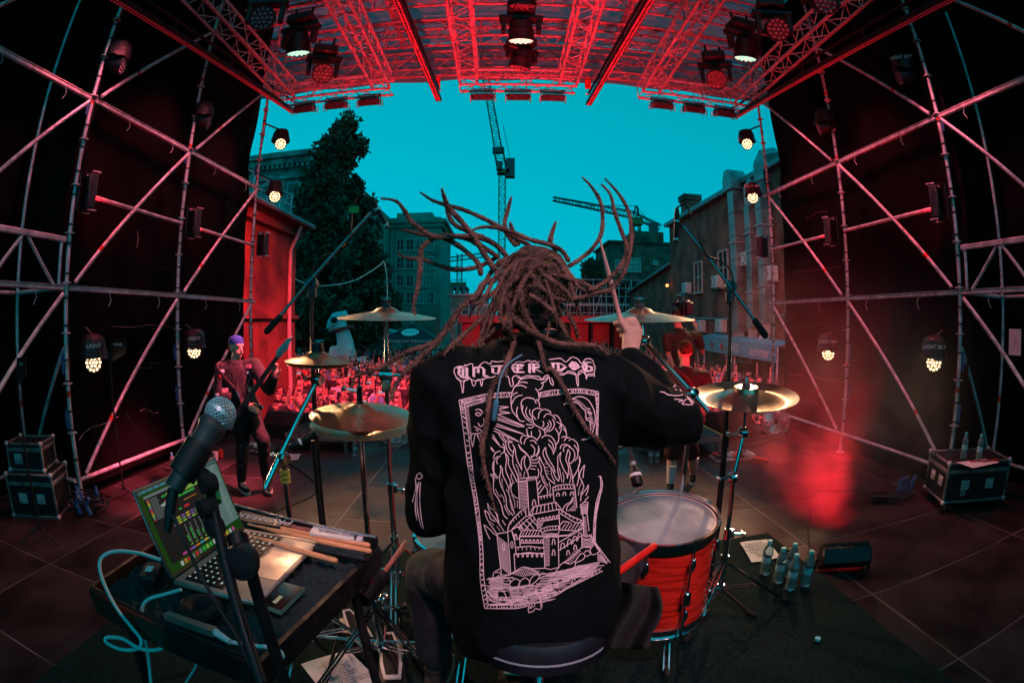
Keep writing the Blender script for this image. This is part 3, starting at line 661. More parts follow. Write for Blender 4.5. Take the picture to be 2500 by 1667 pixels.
MB().box(((p0.x + p1.x) / 2, Y0 + 4, p0.z + .1), (p1.x - p0.x + .6, 8.6, .25)).obj('roof', M_ROOFM, t, False)
window(t, ((p0.x + p1.x) / 2, Y0, p0.z - 1.6), 1.4, 1.1, 'y')
# red house far right of centre
Y0 = 74; p0 = atY(1490, 592, Y0); p1 = atY(1690, 592, Y0); t = thing('red_house', 'dark red brick house with roof cabin under the small crane', 'building', ((p0.x + p1.x) / 2, Y0, GROUND))
MB().box(((p0.x + p1.x) / 2, Y0 + 6, (GROUND + p0.z) / 2), (p1.x - p0.x, 12, p0.z - GROUND)).obj('wall', M_BROWNB, t, False)
MB().box(((p0.x + p1.x) / 2, Y0 + 5.9, p0.z + .15), (p1.x - p0.x + .8, 12.6, .3)).obj('cornice', M_BROWNB, t, False)
q0 = atY(1545, 573, Y0 + 2); q1 = atY(1620, 573, Y0 + 2); MB().box(((q0.x + q1.x) / 2, Y0 + 5, (p0.z + q0.z) / 2 + .3), (q1.x - q0.x, 6, q0.z - p0.z + .6)).obj('roof_cabin', M_BROWNB, t, False)
p = atY(1547, 647, Y0); window(t, (p.x, Y0, p.z), 2.0, 1.9, 'y', M_PANEL_, 3, 3); p = atY(1600, 641, Y0); window(t, (p.x, Y0, p.z), .6, .5, 'y', M_PANEL_, 1, 1); p = atY(1513, 650, Y0); window(t, (p.x, Y0, p.z), 1.2, 1.7, 'y')
# brown brick hall on the guitar side, wall parallel to the stage axis
XH = 11.0; YN, YFAR = 15.5, 32.6; HT = 8.15
t = thing('brick_hall', 'long brown brick hall with metal flashing, ducts and chimney, guitar side', 'building', (XH, 24, GROUND))
MB().box((XH + 6, (YN + YFAR) / 2, (GROUND + HT) / 2), (12, YFAR - YN, HT - GROUND)).obj('wall', M_BROWNB, t, False)
MB().box((XH + 5.9, (YN + YFAR) / 2, HT + .1), (12.5, YFAR - YN + .3, .22)).obj('parapet_flashing', M_ROOFM, t, False)
MB().prism([(XH + .2, YFAR, GROUND), (XH + .2, YFAR + 12, GROUND), (XH + .2, YFAR + 12, 4.3), (XH + .2, YFAR, 5.6)], (9, 0, 0)).obj('annexe', M_BROWNB, t, False)
MB().prism([(XH - .1, YFAR, 5.66), (XH - .1, YFAR + 12.3, 4.34), (XH - .1, YFAR + 12.3, 4.5), (XH - .1, YFAR, 5.84)], (9, 0, 0)).obj('annexe_roof', M_ROOFM, t, False)
p = atX(1685, 500, XH + .9)
ch = MB().box((p.x, p.y, HT + .8), (.95, .95, 1.6)).box((p.x, p.y, HT + 1.55), (1.2, 1.2, .3)).box((p.x, p.y, HT + 1.25), (1.08, 1.08, .14)).obj('chimney', M_BROWNB, t, False)
MB().box((p.x, p.y, HT + 1.74), (1.25, 1.25, .06)).obj('chimney_cap', M_ROOFM, ch, False)
for (yy, zz, w, h) in ((24, 4.6, 1.1, 1.6), (27.5, 4.4, 1.1, 1.6), (30.5, 2.8, .9, 1.5), (21.5, 1.0, 1.0, 1.6), (29, .5, 1, 1.4)): window(t, (XH, yy, zz), w, h, 'x-')
def duct(label, px, top, bot, w, cap):
    p = atX(px, 600, XH - .35); y = p.y; zt = atX(px, top, XH - .35).z; zb = atX(px, bot, XH - .35).z
    d = thing('air_duct', label, 'duct', (XH - .35, y, zb), 'ventilation ducts on the brick hall')
    n = max(2, int((zt - zb) / 1.0))
    for k in range(n):
        z0 = zb + (zt - zb) * k / n; z1 = zb + (zt - zb) * (k + 1) / n
        MB().box((XH - .35, y, (z0 + z1) / 2), (w, w, z1 - z0 - .01), bev=.01).box((XH - .35, y, z0 + .03), (w + .06, w + .06, .05)).obj('duct_section', M_DUCT, d, False)
    if cap == 'hood':
        MB().prism([(XH - .35 - w * .7, y - w * .75, zt), (XH - .35 - w * .7, y + w * .75, zt), (XH - .35 - w * .7, y + w * .75, zt + .6), (XH - .35 - w * .7, y + w * .3, zt + .95), (XH - .35 - w * .7, y - w * .3, zt + .95), (XH - .35 - w * .7, y - w * .75, zt + .6)], (w * 1.4, 0, 0)).obj('hood', M_DUCT, d, False)
    elif cap == 'roof':
        MB().tube([(XH - .35, y, zt), (XH - .35, y, zt + .7), (XH - .1, y, zt + 1.2), (XH + .6, y, zt + 1.4)], w * .62, 4, hint=(0, 1, 0)).obj('bend', M_DUCT, d, False)
    MB().tube([(XH - .35, y, zb), (XH - .35, y, zb - .5), (XH - .6, y, zb - .9), (XH - 1.0, y, zb - 1.0)], w * .62, 4, hint=(0, 1, 0)).obj('bend', M_DUCT, d, False)
    for z in (zb + 1.5, zb + 4): MB().box((XH - .35, y, z), (w + .14, w + .1, .05)).obj('strap', STEEL, d, False)
duct('tall duct with pointed hood, farthest along the brick hall', 1803, 462, 810, .62, 'hood'); duct('narrow middle duct on the brick hall', 1838, 500, 800, .5, 'roof'); duct('duct next to the scaffold pole on the brick hall', 1868, 440, 790, .5, 'roof')
for i, (px, py, l) in enumerate(((1824, 632, 'white air conditioner between the two ducts'), (1880, 668, 'white air conditioner next to the scaffold pole'), (1751, 688, 'white air conditioner behind the overhead microphone stand'), (1676, 703, 'white air conditioner above the cameraman'), (1710, 795, 'lower white box behind the cameraman'), (1760, 795, 'pinkish service box low on the brick hall'))):
    p = atX(px, py, XH - .3); u = thing('air_conditioner', l, 'air conditioner', p, 'boxes on the brick hall wall')
    MB().box(p, (.35, .8, .6), bev=.02).obj('casing', WHITEP, u); MB().lathe([(.2, 0), (.22, .01), (.2, .02)], 20, p + Vector((-.18, .1, 0)), (-1, 0, 0)).obj('fan_grille', BLACKP, u)
    MB().box(p + Vector((.18, 0, -.33)), (.4, .7, .05)).obj('wall_bracket', STEEL, u)
b = MB()
for z in (1.0, 1.25, 2.2): b.tube([(XH - .12, 16, z), (XH - .12, 24, z - .15), (XH - .12, 32, z)], .05, 6)
o = b.obj('service_pipes', M_ROOFM, t)
p = atX(1629, 697, XH - .2); u = thing('wall_lamp', 'small orange lit lamp on the brick hall wall', 'lamp', p)
MB().box(p + Vector((.08, 0, 0)), (.16, .12, .12), bev=.01).obj('bracket', BLACKM, u); MB().ell(p, (.1, .1, .08)).obj('bulb', mat('orange_bulb', (.9, .3, .1), .4, 0, 0, emit=(1, .2, .04), estr=12), u)
# ---------------------------------------------------------------- cranes
M_CRANE = mat('crane_yellow', (.22, .17, .05), .6, .2, .2, 1); M_CRANED = mat('crane_grey', (.1, .11, .11), .6, .2, .2, 1)
def lattice(mb, a, b, w, r, lr, step=None, w2=None):
    a, b = Vector(a), Vector(b); d = (b - a).normalized(); L = (b - a).length; x, y = frame(d); w2 = w2 or w; n = int(L / (step or w)) or 1
    P = lambda t, q: a + d * (L * t) + (x * [-1, 1, 1, -1][q] + y * [-1, -1, 1, 1][q]) * ((w + (w2 - w) * t) / 2)
    for q in range(4):
        mb.tube([P(0, q), P(1, q)], r, 4)
        for i in range(n): mb.tube([P(i / n, q if i % 2 else (q + 1) % 4), P((i + 1) / n, (q + 1) % 4 if i % 2 else q)], lr, 3); mb.tube([P(i / n, q), P(i / n, (q + 1) % 4)], lr, 3)
Y0 = 110; base = atY(1222, 780, Y0); cab = atY(1226, 425, Y0); t = thing('tower_crane', 'tall luffing tower crane rising behind the drummer to the roof', 'crane', (cab.x, Y0, GROUND))
m = MB(); lattice(m, (cab.x, Y0, GROUND), (cab.x, Y0, cab.z), 1.35, .13, .06, 1.6); m.obj('mast', M_CRANE, t)
MB().box((cab.x + .2, Y0, cab.z + .4), (2.6, 2.4, .9)).obj('slewing_ring', M_CRANE, t, False); p = atY(1246, 412, Y0)
MB().box((p.x, Y0 - .2, p.z), (1.9, 2, 4.2)).obj('counterweight', M_CRANED, t, False); MB().box((cab.x - .6, Y0 - 1.6, cab.z + 1.4), (1.3, 1.4, 1.8)).obj('cabin', M_CRANED, t, False)
m = MB(); tip = atY(1192, 228, Y0); tip2 = tip + (tip - cab).normalized() * 22; mid = atY(1217, 368, Y0); lattice(m, (cab.x, Y0, cab.z + 1), mid, 1.9, .16, .08, 1.6); lattice(m, mid, tip2, 1.6, .12, .06, 1.5, 1.0); m.obj('jib', M_CRANED, t)
MB().box(mid, (2.6, 1.6, 1.2)).obj('jib_collar', M_CRANED, t, False); MB().tube([(p.x, Y0, p.z + 2), mid + Vector((1, 0, 6))], .06, 4).obj('luffing_rope', M_CRANED, t)
Y0 = 98; pv = atY(1553, 532, Y0); t = thing('tower_crane', 'small tower crane with sloping jib above the red house', 'crane', (pv.x, Y0, GROUND))
m = MB(); lattice(m, (pv.x, Y0, GROUND), (pv.x, Y0, pv.z), 1.3, .14, .07, 1.6); m.obj('mast', M_CRANE, t); a_ = atY(1350, 486, Y0); e_ = atY(1612, 556, Y0); top = atY(1554, 503, Y0)
m = MB(); lattice(m, (pv.x, Y0, pv.z + .4), a_, 1.25, .11, .055, 1.2, .7); m.obj('jib', M_CRANED, t); m = MB(); lattice(m, (pv.x, Y0, pv.z + .3), e_, 1.0, .12, .06, 1.2); m.obj('counter_jib', M_CRANED, t)
m = MB(); lattice(m, (pv.x, Y0, pv.z + .5), top, 1.0, .12, .06, 1, .3); m.obj('apex_tower', M_CRANED, t)
MB().tube([top, atY(1430, 503, Y0)], .07, 4).obj('tie_rod', M_CRANED, t); MB().tube([top, atY(1590, 548, Y0)], .06, 4).obj('tie_rod', M_CRANED, t)
MB().box((pv.x, Y0, pv.z - .8), (2.2, 2.2, 1.4)).obj('slewing_ring', M_CRANE, t, False); q = atY(1595, 558, Y0); MB().box(q, (1.6, 1.2, 2.2)).obj('counterweight', M_CRANED, t, False)
Y0 = 150; pv = atY(1122, 632, Y0); t = thing('tower_crane', 'faint distant crane low between the beige block and the drummer', 'crane', (pv.x, Y0, GROUND))
m = MB(); lattice(m, (pv.x, Y0, GROUND), (pv.x, Y0, pv.z + 1.5), 1.4, .12, .06, 1.8); m.obj('mast', M_CRANED, t); m = MB(); lattice(m, atY(1062, 638, Y0), atY(1190, 622, Y0), 1.2, .1, .05, 1.6); m.obj('jib', M_CRANED, t)
# ---------------------------------------------------------------- trees
M_LEAF = mat('dark_foliage', (.05, .085, .04), .7, 0, .4, .7, col2=(.02, .04, .02)); M_BARK = mat('bark', (.07, .055, .045), .95, 0, .3, 3, .6, 12)
def tree(label, base, H, prof, nleaf, leaf, seed, name='poplar_tree'):
    rd = random.Random(seed); base = Vector(base); t = thing(name, label, 'tree', base)
    tr = MB().tube([base, base + Vector((.1, 0, H * .3)), base + Vector((-.1, .1, H * .6)), base + Vector((0, 0, H * .95))], [H * .028, H * .02, H * .012, H * .003], 10)
    lb = MB(); cl = []
    rad = lambda f: np.interp(f, [p[0] for p in prof], [p[1] for p in prof])
    for k in range(110):
        f = rd.uniform(.1, .97); a = rd.uniform(0, 6.283); rr = rad(f) * rd.uniform(.65, 1.1); p0 = base + Vector((0, 0, H * max(.06, f - .08 - .05 * rd.random()))); p1 = base + Vector((rr * math.cos(a), rr * math.sin(a), H * f))
        pm_ = p0.lerp(p1, .55) + Vector((0, 0, -.02 * H)); tr.tube([p0, pm_, p1], [H * .006, H * .004, H * .0015], 5)
        for q in range(6): cl.append((p0.lerp(p1, rd.uniform(.35, 1.05)) + Vector((rd.gauss(0, .2), rd.gauss(0, .2), rd.gauss(0, .25))), rd.uniform(.3, .75) * H / 15))
    tr.obj('trunk', M_BARK, t)
    V = []; F = []
    for k in range(nleaf):
        c, s = rd.choice(cl); d = Vector((rd.gauss(0, 1), rd.gauss(0, 1), rd.gauss(0, 1))); d.normalize(); p = c + d * s * rd.random() ** .5 + Vector((0, 0, .25 * s)); l = leaf * rd.uniform(.6, 1.5)
        u = Vector((rd.gauss(0, 1), rd.gauss(0, 1), rd.gauss(0, .7) + .6)).normalized(); v = u.orthogonal().normalized(); v.rotate(Matrix.Rotation(rd.uniform(0, 6.28), 3, u)); o = len(V)
        V += [p, p + u * l * .5 + v * l * .3, p + u * l, p + u * l * .5 - v * l * .3]; F.append((o, o + 1, o + 2, o + 3))
    me = bpy.data.meshes.new('crown'); me.from_pydata(V, [], F); me.materials.append(M_LEAF); put('crown', me, t)
Y0 = 33; tp_ = atY(798, 300, Y0); H_ = tp_.z - GROUND
tree('tall dark conical tree beside the lit lamps, bass side', (atY(812, 780, Y0).x, Y0, GROUND), H_, [(.0, .5), (.1, 2.6), (.2, 4.0), (.35, 4.0), (.5, 3.3), (.62, 2.9), (.75, 2.2), (.87, 1.2), (1, .15)], 62000, .36, 3)
tree('lower bushy tree between the tall tree and the beige block', (atY(905, 780, 40).x, 40, GROUND), 9.5, [(0, .6), (.2, 2.2), (.5, 2.5), (.8, 1.5), (1, .3)], 12000, .3, 5, 'leafy_tree')
tree('small dark tree behind the drum stick and the red awning', (atY(1450, 780, 62).x, 62, GROUND), 11.0, [(0, .6), (.3, 3.0), (.6, 3.2), (.85, 1.8), (1, .3)], 9000, .4, 8, 'leafy_tree')
# ---------------------------------------------------------------- yard: toilets, inflatable, parasol, bars, fence
M_TOILET = mat('toilet_blue_plastic', (.1, .3, .36), .5, 0, .1, 2); M_ROOFW = mat('translucent_white_roof', (.5, .62, .62), .5, 0, .05, 2)
for px, l in ((741, 'portable toilet next to the red brick house'), (777, 'portable toilet next to the inflatable dog')):
    p = atY(px, 812, 35); t = thing('portable_toilet', l, 'toilet', (p.x, 35, GROUND), 'portable toilets')
    zt = atY(px, 796, 35).z; MB().box((p.x, 35.5, (GROUND + zt) / 2 + .05), (1.0, 1.0, zt - GROUND - .1), bev=.03).obj('cabin', M_TOILET, t); MB().box((p.x, 34.98, (GROUND + zt) / 2), (.7, .04, zt - GROUND - .35), bev=.01).obj('door', mat('toilet_door', (.16, .4, .46), .5, 0, .1, 2), t)
    MB().prism([(p.x - .55, 34.9, zt), (p.x + .55, 34.9, zt), (p.x + .35, 34.9, zt + .22), (p.x - .35, 34.9, zt + .22)], (0, 1.15, 0)).obj('roof', M_ROOFW, t)
# inflatable dog
M_INF = mat('inflatable_white_fabric', (.62, .64, .64), .55, 0, .08, 1, .2, 4); Y0 = 28
t = thing('inflatable_dog', 'giant white inflatable dog with red collar and dark eye patch', 'inflatable', (atY(835, 850, Y0).x, Y0, GROUND)); G = lambda x, y: atY(x, y, Y0)
m = MB(); sc = Y0 / 1278
hd = [G(806, 802), G(812, 793), G(824, 780), G(838, 772)]
m.tube(hd, [12 * sc, 17 * sc, 22 * sc, 15 * sc], 16, round_=True); m.tube([G(838, 775), G(843, 765), G(845, 756)], [9 * sc, 6 * sc, 1.5 * sc], 10)
m.tube([G(832, 795), G(842, 830), G(846, 870), G(850, 905)], [17 * sc, 21 * sc, 27 * sc, 30 * sc], 16, round_=True)
for q in (-1, 1): m.tube([G(838, 850) + Vector((q * .5, -.4, 0)), G(832, 905) + Vector((q * .5, -.6, 0)), (G(830, 900).x + q * .5, Y0 - .7, GROUND + .1)], [9 * sc, 10 * sc, 11 * sc], 10, round_=True); m.tube([G(860, 880) + Vector((q * .5, .4, 0)), (G(866, 900).x + q * .5, Y0 + .5, GROUND + .1)], [12 * sc, 11 * sc], 10, round_=True)
body = remesh(m, .09, 'body', M_INF, t, 4)
c = (G(824, 806) + G(852, 800)) / 2; MB().tube([c + Vector((.5 * math.cos(a), .55 * math.sin(a), .12 * math.cos(a))) for a in [k * math.pi / 12 for k in range(24)]], .1, 8, closed=True).obj('collar', REDTAPE, t)
MB().ell(G(821, 781) + Vector((0, -.42, 0)), (.22, .1, .17)).obj('eye_patch', BLACKP, t)
MB().ell(G(801, 806) + Vector((0, -.25, 0)), (.12, .14, .12)).obj('nose', BLACKP, t)
# black beer parasol
Y0 = 31; ap = atY(1008, 790, Y0); ed = atY(1008, 826, Y0); w = 1.62; t = thing('parasol', 'black square parasol with white oval and lettering over the crowd', 'parasol', (ap.x, Y0, GROUND))
cs = [Vector((ap.x + sx * w, Y0 + sy * w, ed.z)) for sx, sy in ((-1, -1), (1, -1), (1, 1), (-1, 1))]; m = MB()
M_PARA = mat('black_parasol_fabric', (.02, .022, .025), .7, 0, .15, 3)
for i in range(4): m.add([ap, cs[i], cs[(i + 1) % 4]], [(0, 1, 2)])
pc = m.obj('canopy', M_PARA, t, False)
for i in range(4): a_, b_ = cs[i], cs[(i + 1) % 4]; MB().add([a_, b_, b_ - Vector((0, 0, .22)), a_ - Vector((0, 0, .22))], [(0, 1, 2, 3)]).obj('valance', M_PARA, t, False)
MB().tube([ap + Vector((0, 0, .15)), (ap.x, Y0, GROUND)], .03, 8).obj('pole', STEEL, t); MB().box((ap.x, Y0, GROUND + .05), (.7, .7, .1)).obj('base', BLACKM, t)
nrm = (cs[0] - ap).cross(cs[1] - ap).normalized(); nrm = nrm if nrm.y < 0 else -nrm; mid = ap * .42 + (cs[0] + cs[1]) * .29; xx = Vector((1, 0, 0)); yy = nrm.cross(xx)
el = MB(); P_ = [mid + nrm * .02 + xx * (.52 * math.cos(a)) + yy * (.42 * math.sin(a)) for a in [k * math.pi / 14 for k in range(28)]]; el.add(P_, [tuple(range(28))]); el.obj('printed_oval', WHITEINK, pc, False)
text_mesh('oval_lettering', 'Волковская\nпивоварня', .13, facing(mid + nrm * .035 + yy * .02, xx, yy), INKB, pc)
text_mesh('valance_lettering', 'ВОЛКОВСКАЯ ПИВОВАРНЯ', .2, facing(Vector((ap.x, Y0 - w - .02, ed.z - .12)), (1, 0, 0), (0, 0, 1)), WHITEINK, pc)
p = atY(925, 815, 36); t = thing('market_tent', 'pale teal gazebo tent behind the crowd beside the parasol', 'tent', (p.x, 36, GROUND)); zt = p.z + .25
m = MB(); cs = [Vector((p.x + sx * 1.3, 36 + sy * 1.3, zt - .1)) for sx, sy in ((-1, -1), (1, -1), (1, 1), (-1, 1))]
for i in range(4): m.add([Vector((p.x, 36, zt + .35)), cs[i], cs[(i + 1) % 4]], [(0, 1, 2)]); m.add([cs[i], cs[(i + 1) % 4], cs[(i + 1) % 4] - Vector((0, 0, .5)), cs[i] - Vector((0, 0, .5))], [(0, 1, 2, 3)])
m.obj('roof', M_ROOFW, t, False)
for c in cs: MB().tube([c, (c.x, c.y, GROUND)], .03, 6).obj('leg', STEEL, t)
MB().box((p.x, 37.25, (GROUND + zt) / 2), (2.5, .04, zt - GROUND - .6)).obj('back_wall', M_ROOFW, t)
# red bar pavilion across the back
M_REDP = mat('red_painted_panel', (.62, .03, .035), .5, 0, .15, .7); M_DARKIN = mat('dark_interior', (.02, .018, .018), .9, 0, .2, 1)
Y0 = 46; x0 = atY(1120, 790, Y0).x; x1 = atY(1600, 790, Y0).x; zt = atY(1400, 770, Y0).z; zb = atY(1400, 788, Y0).z
t = thing('bar_pavilion', 'long red bar pavilion with terrace behind the crowd', 'building', ((x0 + x1) / 2, Y0, GROUND))
MB().box(((x0 + x1) / 2, Y0 + 2, (zt + zb) / 2), (x1 - x0, 4, zt - zb)).obj('fascia', M_REDP, t, False); MB().box(((x0 + x1) / 2, Y0 + 3.5, (GROUND + zb) / 2), (x1 - x0, .2, zb - GROUND)).obj('back_wall', M_DARKIN, t, False)
n = 9
for k in range(n + 1): x = x0 + (x1 - x0) * k / n; MB().box((x, Y0 + .1, (GROUND + zb) / 2), (.15, .15, zb - GROUND)).obj('post', BLACKM, t, False)
for k in (0, 2, 5, 6, 7): x = x0 + (x1 - x0) * (k + .5) / n; MB().box((x, Y0 + 1.2, (GROUND + zb) / 2), ((x1 - x0) / n - .3, .08, zb - GROUND - .2)).obj('red_panel', M_REDP, t, False)
mr = MB()
for k in range(60): x = x0 + (x1 - x0) * k / 59; mr.tube([(x, Y0 + .3, zt), (x, Y0 + .3, zt + .9)], .015, 4)
mr.tube([(x0, Y0 + .3, zt + .9), (x1, Y0 + .3, zt + .9)], .03, 5); mr.obj('terrace_railing', STEEL, t)
t2 = thing('event_scaffold', 'far tube scaffold with tarpaulin above the red bar pavilion', 'scaffold', (atY(1480, 780, 50).x, 50, zt)); sx0 = atY(1385, 700, 50).x; sx1 = atY(1572, 700, 50).x; z2 = atY(1480, 683, 50).z
for i in range(7):
    x = sx0 + (sx1 - sx0) * i / 6
    for y in (50, 52.5): MB().tube([(x, y, GROUND), (x, y, z2)], .035, 5).obj('standard', STEEL, t2)
for k in range(5):
    z = zt + .3 + (z2 - zt - .3) * k / 4; MB().tube([(sx0, 50, z), (sx1, 50, z)], .03, 5).obj('ledger', STEEL, t2)
for i in range(0, 6, 2): MB().tube([(sx0 + (sx1 - sx0) * i / 6, 50, zt), (sx0 + (sx1 - sx0) * (i + 1) / 6, 50, z2)], .03, 5).obj('brace', STEEL, t2)
MB().grid(lambda u, v: Vector((sx0 + (sx1 - sx0) * u, 50 + 2.5 * v, z2 + .1 - .25 * math.sin(u * 9) ** 2 * math.sin(v * 3.14))), 30, 6).obj('tarpaulin', M_ROOFM, t2)
MB().box(((sx0 + sx1) / 2, 51.2, zt + 1.2), (sx1 - sx0, 2.4, .12)).obj('deck', M_CONC, t2, False); MB().box(((sx0 + sx1) / 2, 53, (zt + z2) / 2), (sx1 - sx0, .05, z2 - zt)).obj('dark_sheet', M_DARKIN, t2, False)
# crowd fence in front of the pavilion
t = thing('crowd_fence', 'row of steel crowd barriers in front of the red bar pavilion', 'fence', (x0, 43, GROUND)); m = MB()
for k in range(90): x = x0 + (x1 - x0) * k / 89; m.tube([(x, 43, GROUND + .15), (x, 43, GROUND + 1.1)], .012, 4)
tag(m.obj('bars', STEEL, t), kind='stuff')
for z in (.15, 1.12): MB().tube([(x0, 43, GROUND + z), (x1, 43, GROUND + z)], .03, 6).obj('rail', STEEL, t)
# beer tent with printed banner on the guitar side
c0, c1 = atX(1716, 821, 10.2), atX(1893, 846, 9.6); d0, d1 = atX(1716, 854, 10.2), atX(1893, 885, 9.6); d0.x, d0.y = c0.x, c0.y; d1.x, d1.y = c1.x, c1.y
t = thing('beer_tent', 'beer tent with a teal banner lettered in white, guitar side', 'tent', (c0.x, (c0.y + c1.y) / 2, GROUND)); M_BAN = mat('teal_banner', (.1, .42, .52), .6, 0, .08, 2)
bn = MB().prism([c0, c1, d1, d0], (.05, .02, 0)).obj('banner', M_BAN, t, False)
dx = (c1 - c0).normalized(); upv = Vector((0, 0, 1)); nn = dx.cross(upv); nn = nn if nn.x < 0 else -nn; hh = (c0.z - d0.z + c1.z - d1.z) / 2; L = (c1 - c0).length
mid = c0.lerp(c1, .54).lerp(d0.lerp(d1, .54), .5) + nn * .03; text_mesh('banner_lettering', 'RED', hh * .85, facing(mid, dx, upv), mat('banner_pale_ink', (.7, .75, .75), .6, 0, 0), bn)
mid = c0.lerp(c1, .83).lerp(d0.lerp(d1, .83), .5) + nn * .03; text_mesh('banner_lettering', 'summer', hh * .95, facing(mid, dx, upv), mat('banner_pale_ink', (.7, .75, .75), .6, 0, 0), bn, shear=.3)
for f, rr in ((.34, hh * .3), (.18, hh * .26)):
    p = c0.lerp(c1, f).lerp(d0.lerp(d1, f), .5) + nn * .035; MB().add([p + dx * (rr * .8 * math.cos(a)) + upv * (rr * math.sin(a)) for a in [k * math.pi / 10 for k in range(20)]], [tuple(range(20))]).obj('banner_emblem', REDTAPE, bn, False)
rfm = MB().prism([c0, c1, c1 + Vector((.7, 0, .12)), c0 + Vector((.7, 0, .12))], (0, 0, .05)).obj('roof', M_BAN, t, False)
for q in (c0, c1, c0.lerp(c1, .5)): MB().tube([q + Vector((.1, 0, -.02)), (q.x + .1, q.y, GROUND)], .04, 8).obj('leg', STEEL, t)
cm = (c0 + c1) / 2; MB().box((cm.x + .25, cm.y, GROUND + .55), (.5, L * .9, 1.1), math.atan2(-dx.x, dx.y), .02).obj('counter', mat('counter_blue', (.05, .2, .28), .6, 0, .1, 2), t)
m = MB()
for k in range(16): f = .1 + .8 * k / 15; q = c0.lerp(c1, f); m.lathe([(0, 0), (.035, 0), (.035, .16), (.013, .2), (.013, .26), (0, .26)], 8, (q.x + .15 + .2 * random.random(), q.y, GROUND + 1.1))
tag(m.obj('bottles_on_counter', mat('clear_bottle', (.6, .75, .75), .1, 0, 0, trans=.6), t), kind='stuff')
# ================================================================ drum kit
ZR = .4
def bronze(name, col):
    M = bpy.data.materials.new(name); M.use_nodes = True; t = M.node_tree; b = t.nodes['Principled BSDF']; N = t.nodes.new; L = t.links.new
    b.inputs['Metallic'].default_value = 1; b.inputs['Roughness'].default_value = .3
    tc = N('ShaderNodeTexCoord'); vm = N('ShaderNodeVectorMath'); vm.operation = 'MULTIPLY'; vm.inputs[1].default_value = (1, 1, 0); L(tc.outputs['Object'], vm.inputs[0])
    ln = N('ShaderNodeVectorMath'); ln.operation = 'LENGTH'; L(vm.outputs[0], ln.inputs[0])
    w = N('ShaderNodeTexNoise'); w.noise_dimensions = '1D'; w.inputs['Scale'].default_value = 260; w.inputs['Detail'].default_value = 2; L(ln.outputs['Value'], w.inputs['W'])
    bp = N('ShaderNodeBump'); bp.inputs['Strength'].default_value = .25; bp.inputs['Distance'].default_value = .002; L(w.outputs[0], bp.inputs['Height']); L(bp.outputs[0], b.inputs['Normal'])
    n = N('ShaderNodeTexNoise'); n.inputs['Scale'].default_value = 7; n.inputs['Detail'].default_value = 5; L(tc.outputs['Object'], n.inputs[0])
    rp = N('ShaderNodeValToRGB'); rp.color_ramp.elements[0].position = .35; rp.color_ramp.elements[0].color = (*[c * .55 for c in col], 1); rp.color_ramp.elements[1].position = .6; rp.color_ramp.elements[1].color = (*col, 1)
    L(n.outputs[0], rp.inputs[0]); L(rp.outputs[0], b.inputs['Base Color'])
    mr = N('ShaderNodeMapRange'); mr.inputs[3].default_value = .2; mr.inputs[4].default_value = .42; L(n.outputs[0], mr.inputs[0]); L(mr.outputs[0], b.inputs['Roughness'])
    return M
M_BRONZE = bronze('cymbal_bronze', (.72, .55, .33)); M_BRONZE2 = bronze('cymbal_worn_bronze', (.55, .46, .33))
M_FELT = mat('grey_felt', (.1, .1, .1), .95, 0, .2, 60)
def cym_profile(r, bell, bow, china=False):
    if china: top = [(.006, bow + .02), (bell * .9, bow + .018), (bell, bow), (r * .5, bow * .55), (r * .74, bow * .12), (r * .8, bow * .2), (r * .9, bow * .38), (r, bow * .62)]
    else: top = [(.006, bow + bell * .36), (bell * .4, bow + bell * .33), (bell * .75, bow + bell * .2), (bell, bow), (r * .45, bow * .78), (r * .75, bow * .4), (r, 0)]
    return top + [(a, h - .0015) for a, h in reversed(top)]
def cymbal(label, c, r, n, bell, bow, m=M_BRONZE, china=False, top_parts=True, name='cymbal', logo=None):
    c = Vector(c); n = Vector(n).normalized()
    q = Vector((0, 0, 1)).rotation_difference(n).to_matrix().to_4x4(); q.translation = c
    me = MB().lathe(cym_profile(r, bell, bow, china), 64).mesh(name, m)
    o = bpy.data.objects.new(name, me); C.objects.link(o); o.matrix_world = q; tag(o, label, 'cymbal', 'cymbals of the drum kit')
    def part(nm, mb, mm): p = bpy.data.objects.new(nm, mb.mesh(nm, mm)); C.objects.link(p); p.parent = o
    hb = bow + (bell * .36 if not china else .02)
    if top_parts:
        part('felt', MB().lathe([(0, hb), (.02, hb), (.02, hb + .016), (0, hb + .016)], 16), M_FELT)
        w = MB().lathe([(0, hb + .016), (.012, hb + .016), (.012, hb + .03), (.007, hb + .034), (0, hb + .036)], 12)
        w.box((0, 0, hb + .034), (.05, .006, .012), bev=.003); part('wing_nut', w, CHROME)
        part('felt', MB().lathe([(0, bow - .012), (.022, bow - .012), (.022, bow - .002), (0, bow - .002)], 16), M_FELT)
    if logo:
        M = Matrix.Translation((logo[1], logo[2], bow * .62 + .004)) @ Matrix.Rotation(logo[3], 4, 'Z'); text_mesh('maker_print', logo[0], r * .12, M, INKB, o)
    return o
def collar(mb, p, r, h=.05): mb.lathe([(r * .9, -h / 2), (r * 1.25, -h / 2), (r * 1.25, h / 2), (r * .9, h / 2)], 16, p)
def wing(mb, p, d): d = Vector(d).normalized(); mb.tube([p, Vector(p) + d * .035], .006, 6); mb.box(Vector(p) + d * .045, (.012, .035, .02), bev=.004)
